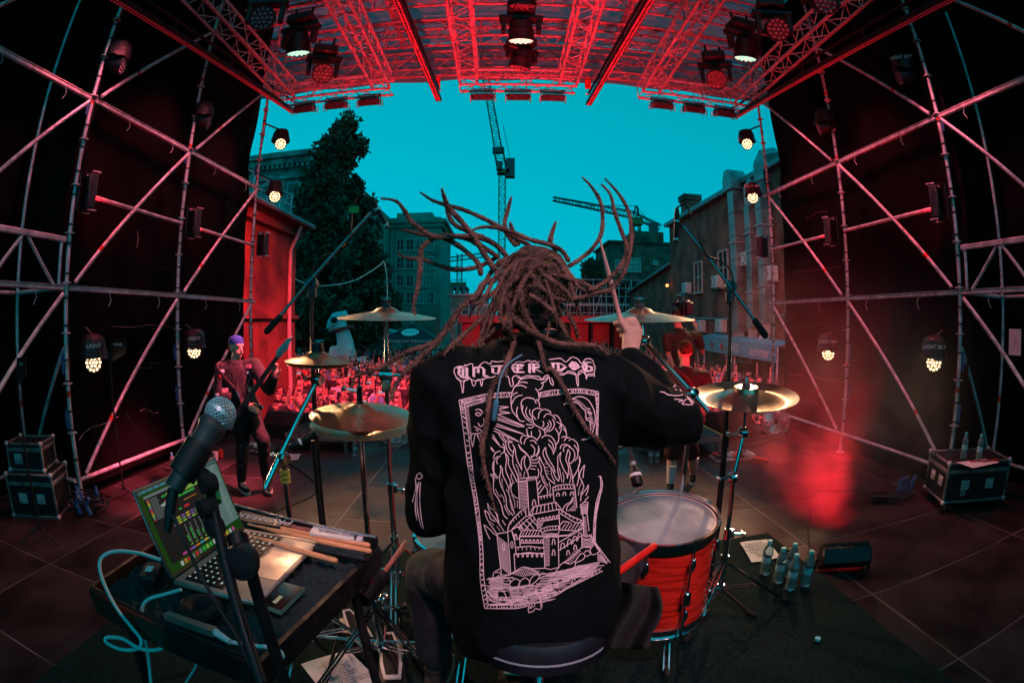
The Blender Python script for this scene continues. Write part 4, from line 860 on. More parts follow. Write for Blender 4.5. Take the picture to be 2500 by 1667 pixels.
def stand(label, base, top, r0=.0145, legs=True, name='cymbal_stand', m=None, spread=.3, rot=0.0, mid=.5, group='chrome cymbal stands of the kit'):
    base = Vector(base); top = Vector(top); m = m or CHROME; t = thing(name, label, 'stand', base, group)
    d = (top - base).normalized(); L = (top - base).length; j = base + d * (L * mid)
    tube('lower_tube', [base + d * .12, j], r0, m, t, 14); tube('upper_tube', [j - d * .03, top], r0 * .72, m, t, 14)
    b = MB(); collar(b, j, r0); b.box(j + Vector((.022, 0, 0)), (.02, .026, .04), bev=.004); wing(b, j + Vector((.025, -.01, 0)), (1, -.5, 0)); b.obj('height_clamp', m, t)
    if legs:
        hub = base + d * .34; lo = base + d * .14
        for q_, h_ in ((hub, .06), (lo, .05)): b = MB(); collar(b, q_, r0 * 1.05, h_); b.obj('leg_collar', m, t)
        for k in range(3):
            a = rot + k * 2.094; e = Vector((math.cos(a), math.sin(a), 0)); s = Vector((-math.sin(a), math.cos(a), 0)) * .011; ft = base + e * spread + Vector((0, 0, .012))
            g = MB()
            for q in (-1, 1): g.tube([hub + s * q, ft + s * q], .0055, 6); g.tube([lo + s * q, hub.lerp(ft, .55) + s * q], .004, 5)
            lg = g.obj('leg', m, t); MB().tube([ft - e * .02 + Vector((0, 0, .004)), ft + e * .03], .014, 8, round_=True).obj('rubber_foot', RUBBER, lg)
    return t
def tilter(t, p, d):
    b = MB(); b.lathe([(0, -.02), (.02, -.02), (.024, -.012), (.024, .012), (.02, .02), (0, .02)], 18, p, d); wing(b, Vector(p) + Vector(d).normalized() * -.02, -Vector(d)); return b.obj('tilter', CHROME, t)
# -- crash, bass side
cL = atD(943, 776, 2.4); cymbal('large crash cymbal high beside the dreadlocks, bass side', cL, .229, (.02, -.06, 1), .06, .03)
s = stand('straight chrome stand under the high crash cymbal, bass side', (cL.x, cL.y, ZR), (cL.x, cL.y, cL.z + .055), rot=.6, mid=.42)
MB().lathe([(.008, 0), (.008, .06)], 10, cL + Vector((0, 0, .02))).obj('threaded_rod', CHROME, s); p = cL - Vector((0, 0, .26)); b = MB(); b.lathe([(0, -.03), (.028, -.03), (.03, -.02), (.03, .02), (.028, .03), (0, .03)], 18, p, (1, 0, 0)); b.box(p - Vector((0, 0, .05)), (.045, .04, .06), bev=.006); wing(b, p + Vector((-.03, 0, 0)), (-1, 0, 0)); b.tube([p + Vector((.02, 0, 0)), p + Vector((.07, 0, 0))], .008, 8); b.obj('memory_clamp', CHROME, s)
# -- hi-hat
hh = atD(880, 1018, 1.8)
cymbal('top hi-hat cymbal with a hot stripe of light, next to the drummer', hh + Vector((0, 0, .006)), .178, (.05, -.10, 1), .055, .022, logo=('Kerope', .05, -.09, -.2), top_parts=False)
cymbal('bottom hi-hat cymbal just under the upper one', hh - Vector((0, 0, .028)), .178, (-.05, .08, -1), .055, .022, top_parts=False)
s = stand('hi-hat stand with pull rod and clutch next to the drummer', (hh.x, hh.y, ZR), hh - Vector((0, 0, .05)), name='hi_hat_stand', rot=1.7, mid=.5)
tube('pull_rod', [hh - Vector((0, 0, .1)), hh + Vector((0, 0, .19))], .0035, CHROME, s); p = hh + Vector((0, 0, .075)); b = MB(); b.lathe([(.004, -.02), (.011, -.02), (.011, .03), (.006, .034)], 14, p); wing(b, p + Vector((-.01, 0, .015)), (-1, -.3, .2)); b.lathe([(.014, -.045), (.014, -.022)], 14, p); b.obj('clutch', CHROME, s); MB().lathe([(.004, .028), (.019, .028), (.019, .046), (.004, .046)], 16, hh).obj('felt', M_FELT, s)
# -- small stack on a boom
st = atD(775, 882, 1.98); nst = (.04, -.02, 1)
cymbal('upper cymbal of the small stack, bass side', st, .128, nst, .05, .022); cymbal('lower inverted cymbal of the small stack, bass side', st - Vector((0, 0, .012)), .12, nst, .05, .014, M_BRONZE2, top_parts=False)
a_ = atD(776, 926, 1.98); e_ = atD(648, 1192, 1.95); pv = atD(692, 1118, 1.95); bs = Vector((pv.x, pv.y, ZR))
s = stand('chrome boom stand with a long slanted arm carrying the cymbal stack', bs, pv, rot=2.5, mid=.55); tube('boom_arm', [e_, e_.lerp(a_, .33)], .0125, CHROME, s); tube('boom_arm', [e_.lerp(a_, .33), a_], .0095, CHROME, s)
tilter(s, a_, (1, -.4, 0)); tilter(s, pv, (1, -.5, 0)); tube('threaded_rod', [a_, st + Vector((0, 0, .06))], .006, CHROME, s); b = MB(); collar(b, st + Vector((0, 0, .05)), .02, .03); b.obj('drop_clutch', BLACKP, s); MB().lathe([(.0, .036), (.022, .036), (.024, .042), (.022, .048), (0, .048)], 16, st).obj('tuning_cap', WHITEP, s)
b = MB()
for k in range(3): collar(b, pv - Vector((0, 0, .05 + k * .018)), .016, .012)
b.obj('tape_bands', mat('yellow_green_tape', (.4, .4, .05), .6, 0, .2, 40), s)
# -- crash, guitar side
cR = atD(1562, 780, 2.15); cymbal('large crash cymbal behind the raised hand, guitar side', cR, .229, (-.02, -.05, 1), .06, .03); a_ = atD(1572, 832, 2.15); e_ = atD(1690, 960, 2.05); bs = Vector((e_.x - .04, e_.y + .05, ZR))
s = stand('chrome boom stand rising behind the floor tom, guitar side', bs, e_, rot=.4, mid=.6); tube('boom_arm', [e_ + (e_ - a_).normalized() * .1, a_], .0105, CHROME, s); tilter(s, a_, (1, .4, 0)); tilter(s, e_, (1, .4, 0)); tube('threaded_rod', [a_, cR + Vector((0, 0, .07))], .006, CHROME, s)
# -- china
cC = atD(1820, 980, 2.2); cymbal('china cymbal with turned up rim, guitar side', cC, .232, (-.05, -.13, 1), .055, .045, M_BRONZE2, china=True, top_parts=False)
a_ = atD(1815, 1056, 2.2); e_ = atD(1790, 1165, 2.2); bs = atZ(1752, 1478, ZR)
s = stand('chrome stand with tilter carrying the china cymbal', bs, e_, rot=-.25, mid=.62, spread=.36); tube('boom_arm', [e_, a_], .0095, CHROME, s); MB().lathe([(0, .06), (.018, .06), (.018, .078), (0, .08)], 16, cC).obj('felt', M_FELT, s); tilter(s, a_, (1, -.6, .2)); tilter(s, e_, (1, -.6, .2)); tube('threaded_rod', [a_, cC + Vector((0, 0, .1))], .006, CHROME, s)
# -- sliver of a cymbal by the shoulder
cS = atD(1112, 922, 2.3); cymbal('cymbal mostly hidden behind the drummer shoulder', cS, .15, (-.35, -.5, 1), .05, .028); stand('chrome stand of the cymbal hidden behind the drummer', (cS.x, cS.y, ZR), cS + Vector((0, 0, .03)), rot=1.2)
# -- floor tom
M_SHELL = bpy.data.materials.new('red_stained_ash'); M_SHELL.use_nodes = True; t_ = M_SHELL.node_tree; b_ = t_.nodes['Principled BSDF']; N = t_.nodes.new; L_ = t_.links.new
tc = N('ShaderNodeTexCoord'); mp = N('ShaderNodeMapping'); mp.inputs['Scale'].default_value = (2.2, 2.2, 22); L_(tc.outputs['Object'], mp.inputs[0]); wv = N('ShaderNodeTexNoise'); wv.inputs['Scale'].default_value = 2.6; wv.inputs['Detail'].default_value = 7; wv.inputs['Distortion'].default_value = 1.2; L_(mp.outputs[0], wv.inputs[0])
rp = N('ShaderNodeValToRGB'); rp.color_ramp.elements[0].position = .4; rp.color_ramp.elements[0].color = (.46, .016, .01, 1); rp.color_ramp.elements[1].position = .53; rp.color_ramp.elements[1].color = (.8, .03, .016, 1); L_(wv.outputs[0], rp.inputs[0]); L_(rp.outputs[0], b_.inputs['Base Color']); b_.inputs['Roughness'].default_value = .2; b_.inputs['Coat Weight'].default_value = .6; b_.inputs['Coat Roughness'].default_value = .08
M_HEAD = mat('coated_drum_head', (.3, .38, .4), .22, 0, .35, 5, .25, 20, col2=(.17, .2, .21), rvar=.1); M_RIMR = mat('drum_head_hoop_ring', (.75, .6, .5), .4, 0, .1, 9)
def drum(label, c, n, r, L, lugs, legs=False, name='floor_tom'):
    """c: centre of the batter head, n: head normal"""
    c = Vector(c); n = Vector(n).normalized(); t = thing(name, label, 'drum', c - n * L); x, y = frame(n)
    MB().lathe([(r - .008, -.012), (r, -.012), (r, -L + .012), (r - .008, -L + .012)], 56, c, n).obj('shell', M_SHELL, t)
    hd = MB().lathe([(0, .001), (r * .9, 0), (r * .965, 0), (r - .004, -.006), (r + .001, -.016)], 56, c, n).obj('batter_head', M_HEAD, t)
    MB().lathe([(r * .955, .0015), (r * .995, .0015)], 56, c, n).obj('hoop_ring', M_RIMR, hd); MB().lathe([(0, 0), (r - .002, 0), (r + .001, .016)], 48, c - n * L, n).obj('resonant_head', WHITEP, t)
    for h0 in (0, -L): MB().lathe([(r + .003, -.026), (r + .009, -.026), (r + .009, .0), (r + .006, .012), (r + .014, .014), (r + .014, .017), (r + .003, .017), (r + .003, -.026)] if h0 == 0 else [(r + .003, .026), (r + .009, .026), (r + .009, 0), (r + .006, -.012), (r + .014, -.014), (r + .003, -.017), (r + .003, .026)], 56, c + n * h0, n).obj('hoop', CHROME, t)
    for k in range(lugs):
        a = 2 * math.pi * (k + .35) / lugs; e = x * math.cos(a) + y * math.sin(a)
        for h0, sg in ((0, -1), (-L, 1)):
            b = MB(); q = c + n * h0 + e * (r + .011); b.tube([q + n * (.02 * -sg), q + n * sg * .075], .0035, 6); b.lathe([(0, -.008), (.007, -.008), (.007, .008), (0, .008)], 8, q + n * (-sg * .014), n); lg = q + n * sg * .085; b.tube([lg - n * .02, lg, lg + n * .02], [.008, .013, .009], 10, round_=True); b.tube([lg, lg - e * .02], .008, 8); b.obj('lug', CHROME, t)
    if legs:
        for k in range(3):
            a = 2 * math.pi * (k + .1) / 3; e = x * math.cos(a) + y * math.sin(a); q = c - n * (L * .55) + e * (r + .02); ft = Vector((q.x + e.x * .05, q.y + e.y * .05, ZR + .012))
            lg = MB().tube([q + n * .16, c - n * (L + .06) + e * (r + .02), ft], .005, 8).obj('leg', CHROME, t); MB().box(q, (.03, .03, .06), bev=.006).obj('leg_bracket', CHROME, lg); MB().tube([ft + Vector((0, 0, .02)), ft], .012, 8, round_=True).obj('rubber_foot', RUBBER, lg)
    return t
hn = Vector((-.05, -.13, 1)).normalized(); tc_ = atD(1618, 1267, 1.98)
tom = drum('red wood grain floor tom with chrome hoops and grey head', tc_, hn, .207, .41, 8, True)
text_mesh('head_print', 'EVANS', .03, facing(tc_ + Vector((.09, .13, .0)) + hn * .016, (.95, -.3, 0), (.3, .95, .1)), INKB, tom)
MB().add([tc_ + Vector((-.16, .06, -.012)), tc_ + Vector((-.13, .11, -.003)), tc_ + Vector((-.1, .05, -.002)), tc_ + Vector((-.14, .02, -.012))], [(0, 1, 2, 3)]).obj('tape_gel', mat('pale_green_gel', (.5, .7, .45), .5, 0, 0), tom)
drum('red bass drum standing in front of the drummer', (.12, 2.05, .72), (0, -1, 0), .28, .42, 8, False, 'bass_drum'); drum('red rack tom above the bass drum', (.12, 2.2, 1.18), (0, -.25, 1), .15, .22, 6, False, 'rack_tom'); drum('snare drum between the knees of the drummer', (-.12, 1.72, 1.05), (0, -.05, 1), .178, .14, 8, False, 'snare_drum')
stand('chrome stand under the snare drum', (-.12, 1.74, ZR), (-.12, 1.74, .9), rot=.3, name='snare_stand', spread=.22)
# -- throne
th = Vector((.11, 1.28, ZR)); t = thing('drum_throne', 'round black vinyl drum throne under the drummer', 'stool', th); M_VINYL = mat('black_blue_vinyl', (.014, .018, .024), .35, 0, .2, 9, .15, 30)
MB().lathe([(0, .50), (.185, .50), (.2, .51), (.205, .54), (.205, .58), (.19, .605), (.12, .615), (0, .615)], 40, th).obj('seat', M_VINYL, t); MB().lathe([(.206, .545), (.209, .55), (.206, .555)], 40, th).obj('piping', mat('grey_piping', (.2, .25, .28), .5, 0, 0), t)
b = MB()
for k in range(44): b.lathe([(.011, .16 + k * .0075), (.0135, .163 + k * .0075), (.011, .166 + k * .0075)], 12, th)
b.lathe([(.011, .15), (.011, .5)], 12, th); b.obj('threaded_spindle', CHROME, t)
tube('lower_tube', [th + Vector((0, 0, .05)), th + Vector((0, 0, .3))], .02, CHROME, t)
for k in range(3):
    a = .9 + k * 2.094; e = Vector((math.cos(a), math.sin(a), 0)); tube('leg', [th + Vector((0, 0, .27)), th + e * .26 + Vector((0, 0, .015))], .009, CHROME, t)
# -- pedals
M_CREAM = mat('cream_pedal_inlay', (.7, .72, .6), .5, 0, .08, 9)
def pedal(label, px, py, rz, ln=.3):
    p = atZ(px, py, ZR + .03); t = thing('drum_pedal', label, 'pedal', (p.x, p.y, ZR), 'drum pedals'); Rm = Matrix.Rotation(rz, 3, 'Z') @ Matrix.Rotation(R(9), 3, 'X'); q = lambda a, b, c: Vector(p) + Vector((0, 0, .02)) + Rm @ Vector((a, b, c))
    MB().box((p.x, p.y, ZR + .012), (.11, ln + .1, .012), rz, .003).obj('base_plate', BLACKM, t); outl = [(-.034, -.14), (-.045, -.06), (-.045, .02), (-.03, .1), (-.018, .15), (.018, .15), (.03, .1), (.045, .02), (.045, -.06), (.034, -.14)]
    MB().prism([q(a, b, 0) for a, b in outl], Rm @ Vector((0, 0, .01))).obj('footboard', M_CREAM, t, False); MB().prism([q(a * .72, b * .86, .0115) for a, b in outl], Rm @ Vector((0, 0, .004))).obj('grip_pad', RUBBER, t, False)
    for s in (-1, 1): MB().tube([q(s * .055, .17, -.02), q(s * .055, .17, .1), q(s * .03, .17, .15)], .008, 8).obj('post', CHROME, t)
    MB().tube([q(-.06, .17, .14), q(.06, .17, .14)], .007, 8).obj('axle', CHROME, t); MB().tube([q(0, .17, .14), q(0, .12, .23)], .004, 6).ell(q(0, .115, .24), (.022, .03, .022)).obj('beater', CHROME, t); MB().tube([q(0, .16, .13), q(0, .148, .02)], .006, 6).obj('chain', BLACKM, t)
pedal('hi-hat pedal with cream edged footboard by the drummer foot', 955, 1610, R(12)); pedal('slave kick pedal beside the hi-hat pedal', 875, 1545, R(35), .26); pedal('kick pedal under the drummer', 1260, 1600, R(-8))
p = atZ(770, 1560, ZR + .1); tube('pedal_linkage', [(p.x, p.y, ZR + .12), (-.35, 1.75, ZR + .14), (-.05, 1.85, ZR + .14)], .007, CHROME); tag(bpy.data.objects['pedal_linkage'], 'chrome linkage rod joining the two kick pedals', 'rod')
# ================================================================ sticks
M_HICK = mat('hickory_stick', (.85, .4, .18), .45, 0, .12, 20, stretch=(1, 1, 1)); M_HICKP = mat('stained_pink_stick', (.42, .16, .13), .5, 0, .2, 18); M_STKBLK = mat('black_stick_paint', (.02, .025, .028), .35, 0, .25, 30); M_STKRED = mat('red_stick_paint', (.75, .02, .015), .3, 0, .1, 12)
def stick(label, a, b, m, r=.0074, group=None, flip=False):
    """b is the butt end"""
    a, b = Vector(a), Vector(b); d = (b - a).normalized(); L = (b - a).length; o = MB().lathe([(0, 0), (.003, .001), (.0052, .006), (.0052, .012), (.0036, .018), (.0044, .05), (r, L * .3), (r, L - .008), (r * .8, L - .002), (0, L)], 14, a, d).obj('drum_stick', m); return tag(o, label, 'drum stick', group)
M_SHOE = 0
# -- laptop case table
zt = 1.195
A = atZ(222, 1425, zt + .02); Dd = atZ(618, 1600, zt + .02); Cc = atZ(918, 1322, zt + .02); Bq = atZ(520, 1226, zt + .02); A.z = Dd.z = Cc.z = Bq.z = zt; u_ = (Dd - A).normalized(); w_ = (Bq - A).normalized()
M_FOAM = mat('charcoal_foam', (.012, .034, .036), .95, 0, .25, 30, .3, 160); M_CASERED = mat('red_case_shell', (.75, .03, .02), .4, 0, .15, 8)  # the foam's colour carries the teal of the shadows
t = thing('equipment_case', 'open shallow case lined with wavy foam carrying laptop and sticks', 'case', ((A + Cc) / 2))
LU, LW = (Dd - A).length, (Bq - A).length; PT = lambda a, b, z=0: A.lerp(Dd, a).lerp(Bq.lerp(Cc, a), b) + Vector((0, 0, z)); RC = Matrix((u_, w_, Vector((0, 0, 1)))).transposed(); RC.col[1] = Vector((0, 0, 1)).cross(u_)
MB().prism([PT(0, 0, -.055), PT(1, 0, -.055), PT(1, 1, -.055), PT(0, 1, -.055)], (0, 0, .03)).obj('shell_bottom', BLACKP, t, False)
def wall_(p, q, h, m, nm, th_=.012):
    n = (Vector(q) - Vector(p)).cross(Vector((0, 0, 1))).normalized(); MB().prism([Vector(p) + Vector((0, 0, -.055)), Vector(q) + Vector((0, 0, -.055)), Vector(q) + Vector((0, 0, h)), Vector(p) + Vector((0, 0, h))], n * th_).obj(nm, m, t, False)
wall_(PT(0, 0), PT(.55, 0), .012, M_CASERED, 'side_wall'); wall_(PT(.55, 0), PT(1, 0), .01, BLACKP, 'side_wall'); wall_(PT(1, 0), PT(1, 1), .006, BLACKP, 'side_wall'); wall_(PT(1, 1), PT(0, 1), .032, BLACKP, 'side_wall'); wall_(PT(0, 1), PT(0, 0), .012, M_CASERED, 'side_wall')
def foam(a, b): p = PT(.015 + .97 * a, .015 + .97 * b, -.012); p.z += .008 * math.sin(a * LU * 150 + 1.2 * math.sin(b * LW * 60)) * math.sin(b * LW * 130 + .8 * math.sin(a * LU * 50)); return p
MB().grid(foam, 110, 110).obj('foam_lining', M_FOAM, t)
tube('rim_edge', [PT(1, 1, .034), PT(0, 1, .034)], .004, ALU, t); tube('rim_edge', [PT(0, 0, .014), PT(1, 0, .012)], .003, BLACKM, t)
for a, b in ((.1, .1), (.9, .1), (.9, .9), (.1, .9)): q = PT(a, b, -.055); tube('leg', [q, (q.x + (a - .5) * .1, q.y + (b - .5) * .1, ZR)], .014, BLACKM, t)
# -- laptop
H0, H1 = atZ(424, 1428, zt + .01), atZ(600, 1300, zt + .01); hu = (H1 - H0).normalized(); hv = Vector((hu.y, -hu.x, 0)); LW_, LD_ = (H1 - H0).length, .247
M_ALUG = mat('space_grey_aluminium', (.4, .36, .32), .5, .5, .08, 15); t = thing('laptop', 'open grey laptop showing a music session on its screen', 'laptop', H0)
Q = lambda a, b, z: H0 + hu * a + hv * b + Vector((0, 0, z)); RL = Matrix((hu, hv, Vector((0, 0, -1)))).transposed()
MB().box(Q(LW_ / 2, LD_ / 2, .008), (LW_, LD_, .014), RL, .004).obj('base', M_ALUG, t)
MB().box(Q(LW_ / 2, .085, .0155), (LW_ * .9, .115, .001), RL).obj('keyboard_well', BLACKP, t); b = MB()
for r_ in range(6):
    n = 14 if r_ < 5 else 9
    for k in range(n):
        wv_ = LW_ * .88 / n
        if r_ == 5 and k == 4: pass
        b.box(Q(LW_ * .06 + wv_ * (k + .5), .034 + r_ * .0186, .0172), (wv_ * .84, .0155 if r_ else .011, .002), RL)
kb = b.obj('keyboard_keys', BLACKP, t, False); tag(kb, kind='stuff'); b = MB()
for r_ in range(6):
    n = 14 if r_ < 5 else 9
    for k in range(n): wv_ = LW_ * .88 / n; b.box(Q(LW_ * .06 + wv_ * (k + .5), .034 + r_ * .0186, .0185), (wv_ * .25, .004, .0006), RL)
tag(b.obj('key_legends', mat('backlit_legend', (.6, .7, .7), .5, 0, 0, emit=(.5, .8, .8), estr=.35), t, False), kind='stuff')
MB().box(Q(LW_ / 2, .197, .0155), (.15, .09, .0008), RL).obj('trackpad', mat('trackpad_glass', (.36, .27, .23), .3, .3, .05, 9), t); MB().box(Q(.05, LD_ - .03, .0158), (.045, .014, .0006), RL).obj('asset_sticker', WHITEINK, t)
th_ = R(20); su = Vector((0, 0, 1)) * math.cos(th_) - hv * math.sin(th_); sn = hv * math.cos(th_) + Vector((0, 0, 1)) * math.sin(th_); SH = .222; RS = Matrix((hu, su, sn)).transposed(); S = lambda a, b, e=0: H0 + Vector((0, 0, .016)) + hu * (a * LW_) + su * (b * SH) + sn * e
ld = MB().box(S(.5, .5, -.003), (LW_, SH, .006), RS, .003).obj('lid', M_ALUG, t); MB().box(S(.5, .5, .0008), (LW_ * .985, SH * .97, .002), RS, .001).obj('bezel', BLACKP, ld)
def em(nm, c, s=1.0): return mat('screen_' + nm, (.006, .006, .006), .6, 0, 0, emit=c, estr=s * .5, spec=.05)
def scr(a0, b0, a1, b1, m, z=.0022, nm='screen_window'): return MB().add([S(a0, b0, z), S(a1, b0, z), S(a1, b1, z), S(a0, b1, z)], [(0, 1, 2, 3)]).obj(nm, m, sco, False)
sco = MB().add([S(.02, .04, .002), S(.98, .04, .002), S(.98, .97, .002), S(.02, .97, .002)], [(0, 1, 2, 3)]).obj('screen', em('desk', (.01, .07, .006), 1), ld, False)
scr(.02, .93, .98, .965, em('menubar', (.06, .16, .2)), .0024); scr(.06, .13, .7, .9, em('daw', (.012, .014, .015)), .0026); scr(.7, .16, .97, .92, em('list', (.14, .26, .24)), .0027); scr(.06, .87, .7, .9, em('title', (.3, .42, .4), .6), .0028)
rd = random.Random(4); cols = {'green': (.03, .5, .06), 'lime': (.25, .6, .08), 'pink': (.6, .08, .3), 'purple': (.25, .12, .45), 'yellow': (.6, .5, .06), 'orange': (.6, .22, .03), 'cyan': (.05, .4, .5), 'grey': (.2, .25, .25), 'red': (.6, .03, .04), 'white': (.5, .6, .55)}
lists = {k: MB() for k in cols}
def rc(k, a0, b0, a1, b1, z=.0031): lists[k].add([S(a0, b0, z), S(a1, b0, z), S(a1, b1, z), S(a0, b1, z)], [(0, 1, 2, 3)])
for k in range(12): rc(['pink', 'orange', 'yellow', 'lime', 'cyan', 'red'][k % 6], .075, .84 - k * .02, .1, .855 - k * .02); rc('grey', .11, .842 - k * .02, .18 + .05 * rd.random(), .85 - k * .02)
for k in range(18): a = rd.uniform(.22, .36); b_ = rd.uniform(.6, .82); rc(rd.choice(['pink', 'purple', 'green', 'lime']), a, b_, a + rd.uniform(.02, .06), b_ + .02)
rc('lime', .4, .78, .66, .82); rc('green', .4, .74, .6, .765); rc('orange', .44, .68, .6, .69); rc('red', .42, .6, .48, .63); rc('white', .2, .72, .3, .75)
for k in range(24): rc(rd.choice(['grey', 'purple', 'lime', 'yellow']), .24 + (k % 8) * .055, .47 + (k // 8) * .03, .28 + (k % 8) * .055, .49 + (k // 8) * .03)
for k in range(7): a = .26 + k * .06; rc('green', a, .24, a + .012, .3 + .12 * rd.random()); rc('grey', a + .02, .22, a + .028, .44); rc('lime', a, .2, a + .03, .21)
for k in range(9): rc(rd.choice(['pink', 'yellow', 'orange', 'cyan', 'purple']), .2 + k * .055, .15, .25 + k * .055, .175)
for k in range(34): rc('grey', .72, .9 - k * .0215, .72 + rd.uniform(.05, .12), .906 - k * .0215); rc('white', .87, .9 - k * .0215, .87 + rd.uniform(.02, .08), .904 - k * .0215)
for k in range(16): rc(rd.choice(list(cols)), .14 + k * .046, .06, .172 + k * .046, .11)
for k in range(9): rc('cyan', .06 + k * .07, .94, .1 + k * .07, .953)
for k in cols: tag(lists[k].obj('interface_marks', em(k, cols[k]), sco, False), kind='stuff')
# -- objects in the case
p0 = atZ(705, 1395, zt + .01); Rp = Matrix.Rotation(0, 3, 'Z')
ph = thing('smartphone', 'black smartphone in a green edged case lying beside the laptop', 'phone', atZ(680, 1500, zt)); q = [atZ(*c, zt + .006) for c in ((624, 1478), (684, 1424), (745, 1443), (655, 1532))]
q[3] = q[0] + q[2] - q[1]; MB().prism(q, (0, 0, .009)).obj('case', mat('phone_case_green', (.1, .25, .2), .5, 0, .1, 9), ph, False); cq = sum(q, Vector()) / 4; q2 = [cq + (v - cq) * .94 + Vector((0, 0, .0095)) for v in q]; MB().prism(q2, (0, 0, .0015)).obj('screen', mat('phone_glass', (.008, .01, .01), .06, 0, 0), ph, False)
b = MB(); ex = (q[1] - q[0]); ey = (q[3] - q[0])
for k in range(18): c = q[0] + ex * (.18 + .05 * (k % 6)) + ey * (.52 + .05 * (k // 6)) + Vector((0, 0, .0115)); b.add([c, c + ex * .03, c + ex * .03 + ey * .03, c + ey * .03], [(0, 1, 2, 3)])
tag(b.obj('reflected_light_dots', mat('phone_reflection_glow', (.5, .6, .4), .3, 0, 0, emit=(.5, .6, .35), estr=.5), ph, False), kind='stuff')  # reflected light painted as small glowing squares on the glass
p = atZ(490, 1492, zt); t = thing('cable_winder', 'round black rubber puck lying in the case in front of the laptop', 'puck', p); MB().lathe([(0, .004), (.02, .004), (.024, .016), (.035, .022), (.052, .018), (.056, .01), (.052, 0), (0, 0)], 36, p).obj('body', RUBBER, t); MB().lathe([(.052, .008), (.0575, .009), (.052, .012)], 36, p).obj('groove_ring', BLACKP, t)
q = [atZ(*c, zt + .012) for c in ((402, 1512), (420, 1506), (535, 1545), (522, 1556))]; t = thing('audio_interface', 'slim silver interface box with a white plug at the case edge', 'interface', q[0]); MB().prism(q, (0, 0, .016)).obj('body', mat('silver_box', (.35, .33, .3), .4, .6, .1, 9), t, False); e0 = q[2].lerp(q[3], .5) + Vector((0, 0, .008)); e1 = atZ(562, 1566, zt + .02); MB().tube([e0, e1], [.009, .006], 10).obj('plug', WHITEP, t)
q = atZ(372, 1415, zt + .01); t = thing('power_adapter', 'small black adapter with printed label behind the laptop', 'adapter', q); MB().box(q + Vector((0, 0, .015)), (.05, .09, .03), R(20), .006).obj('body', BLACKP, t); MB().box(q + Vector((0, 0, .031)), (.02, .03, .001), R(20)).obj('label', WHITEINK, t)
M_TEALC = mat('white_usb_cable', (.7, .72, .72), .45, 0, .05, 9)
def cable(name, label, pts, r, m, cat='cable', k=6): o = MB().tube(smooth_path(pts, k), r, 8).obj(name, m); return tag(o, label, cat)
zc = zm(1.874, 0, 830); D_ = [1.12, 1.1, 1.08, 1.05, 1.05, 1.1, 1.15, 1.2]
def along(px, ds): return [atD(x, y, ds[0] + (ds[1] - ds[0]) * i / (len(px) - 1)) for i, (x, y) in enumerate(px)]
cable('usb_cable', 'thick white cable looping off the case from the laptop to the floor', along(zc(735, 1005, 640, 975, 540, 965, 475, 985, 455, 1030, 475, 1110, 530, 1220, 600, 1310, 645, 1370, 630, 1410, 560, 1415, 490, 1385, 490, 1360, 560, 1365, 640, 1410, 720, 1415, 800, 1375), (1.25, 1.22)), .0045, M_TEALC)
cable('usb_cable', 'thick white cable dropping straight down over the edge of the case', along(zc(830, 1140, 760, 1160, 680, 1185, 650, 1230, 655, 1330, 675, 1420, 690, 1568, 692, 1700), (1.2, 1.3)), .0042, M_TEALC); cable('usb_cable', 'thin white cable hanging below the case', along(zc(900, 1425, 895, 1490, 850, 1568, 830, 1640), (1.3, 1.4)), .003, M_TEALC)
cable('usb_cable', 'white cable from the silver interface to the case edge', along(zc(1060, 1380, 1150, 1395, 1240, 1405, 1285, 1425, 1295, 1455), (1.02, 1.0)), .0042, M_TEALC)
# sticks in the case
z6 = zm(3.357, 560, 1200)
def cstick(lab, x0, y0, x1, y1, m, dz=.02): a, b = z6(x0, y0)[0], z6(x1, y1)[0]; return stick(lab, atZ(*a, zt + dz), atZ(*b, zt + dz), m, .0078, 'drum sticks lying in the case')
cstick('clean hickory drum stick lying next to the printed sleeves', 150, 240, 1155, 440, M_HICK); cstick('chewed hickory drum stick, second from the printed sleeves', 148, 262, 1165, 488, M_HICK, .022); cstick('worn black drum stick with pale tip in the case', 92, 302, 1115, 516, M_STKBLK, .018); cstick('black drum stick with a pale band in the case', 108, 326, 1115, 552, M_STKBLK, .016); cstick('hickory drum stick lying across the laptop corner', 105, 340, 885, 566, M_HICK, .026)
def sleeve(lab, pts, h, m, text, tm, upside=True):
    q = [atZ(*z6(x, y)[0], zt + .03) for x, y in pts]; q[3] = q[0] + q[2] - q[1]; t = thing('stick_sleeve', lab, 'sleeve', q[0], 'printed drum stick sleeves'); b0 = MB().prism([v - Vector((0, 0, .026)) for v in q], (0, 0, .026)).obj('carton', m, t, False); ex = (q[1] - q[0]); ey = (q[0] - q[3]); c = sum(q, Vector()) / 4
    text_mesh('sleeve_lettering', text, ey.length * .62, facing(c + Vector((0, 0, .0008)), -ex, -ey), tm, b0); MB().add([q[0].lerp(q[1], .86) + Vector((0, 0, .0007)), q[0].lerp(q[1], .9) + Vector((0, 0, .0007)), q[3].lerp(q[2], .9) + Vector((0, 0, .0007)), q[3].lerp(q[2], .86) + Vector((0, 0, .0007))], [(0, 1, 2, 3)]).obj('printed_band', M_HICK if tm is WHITEINK else INKB, b0, False)
sleeve('black stick sleeve printed in white lying in the case', ((97, 150), (440, 205), (415, 285), (95, 235)), .026, mat('black_card', (.02, .03, .032), .5, 0, .1, 9), 'PROMARK', WHITEINK); sleeve('white stick sleeve with black lettering lying in the case', ((690, 280), (1105, 345), (1080, 405), (670, 340)), .026, mat('white_card', (.7, .72, .7), .5, 0, .05, 9), 'pro·mark', INKB)
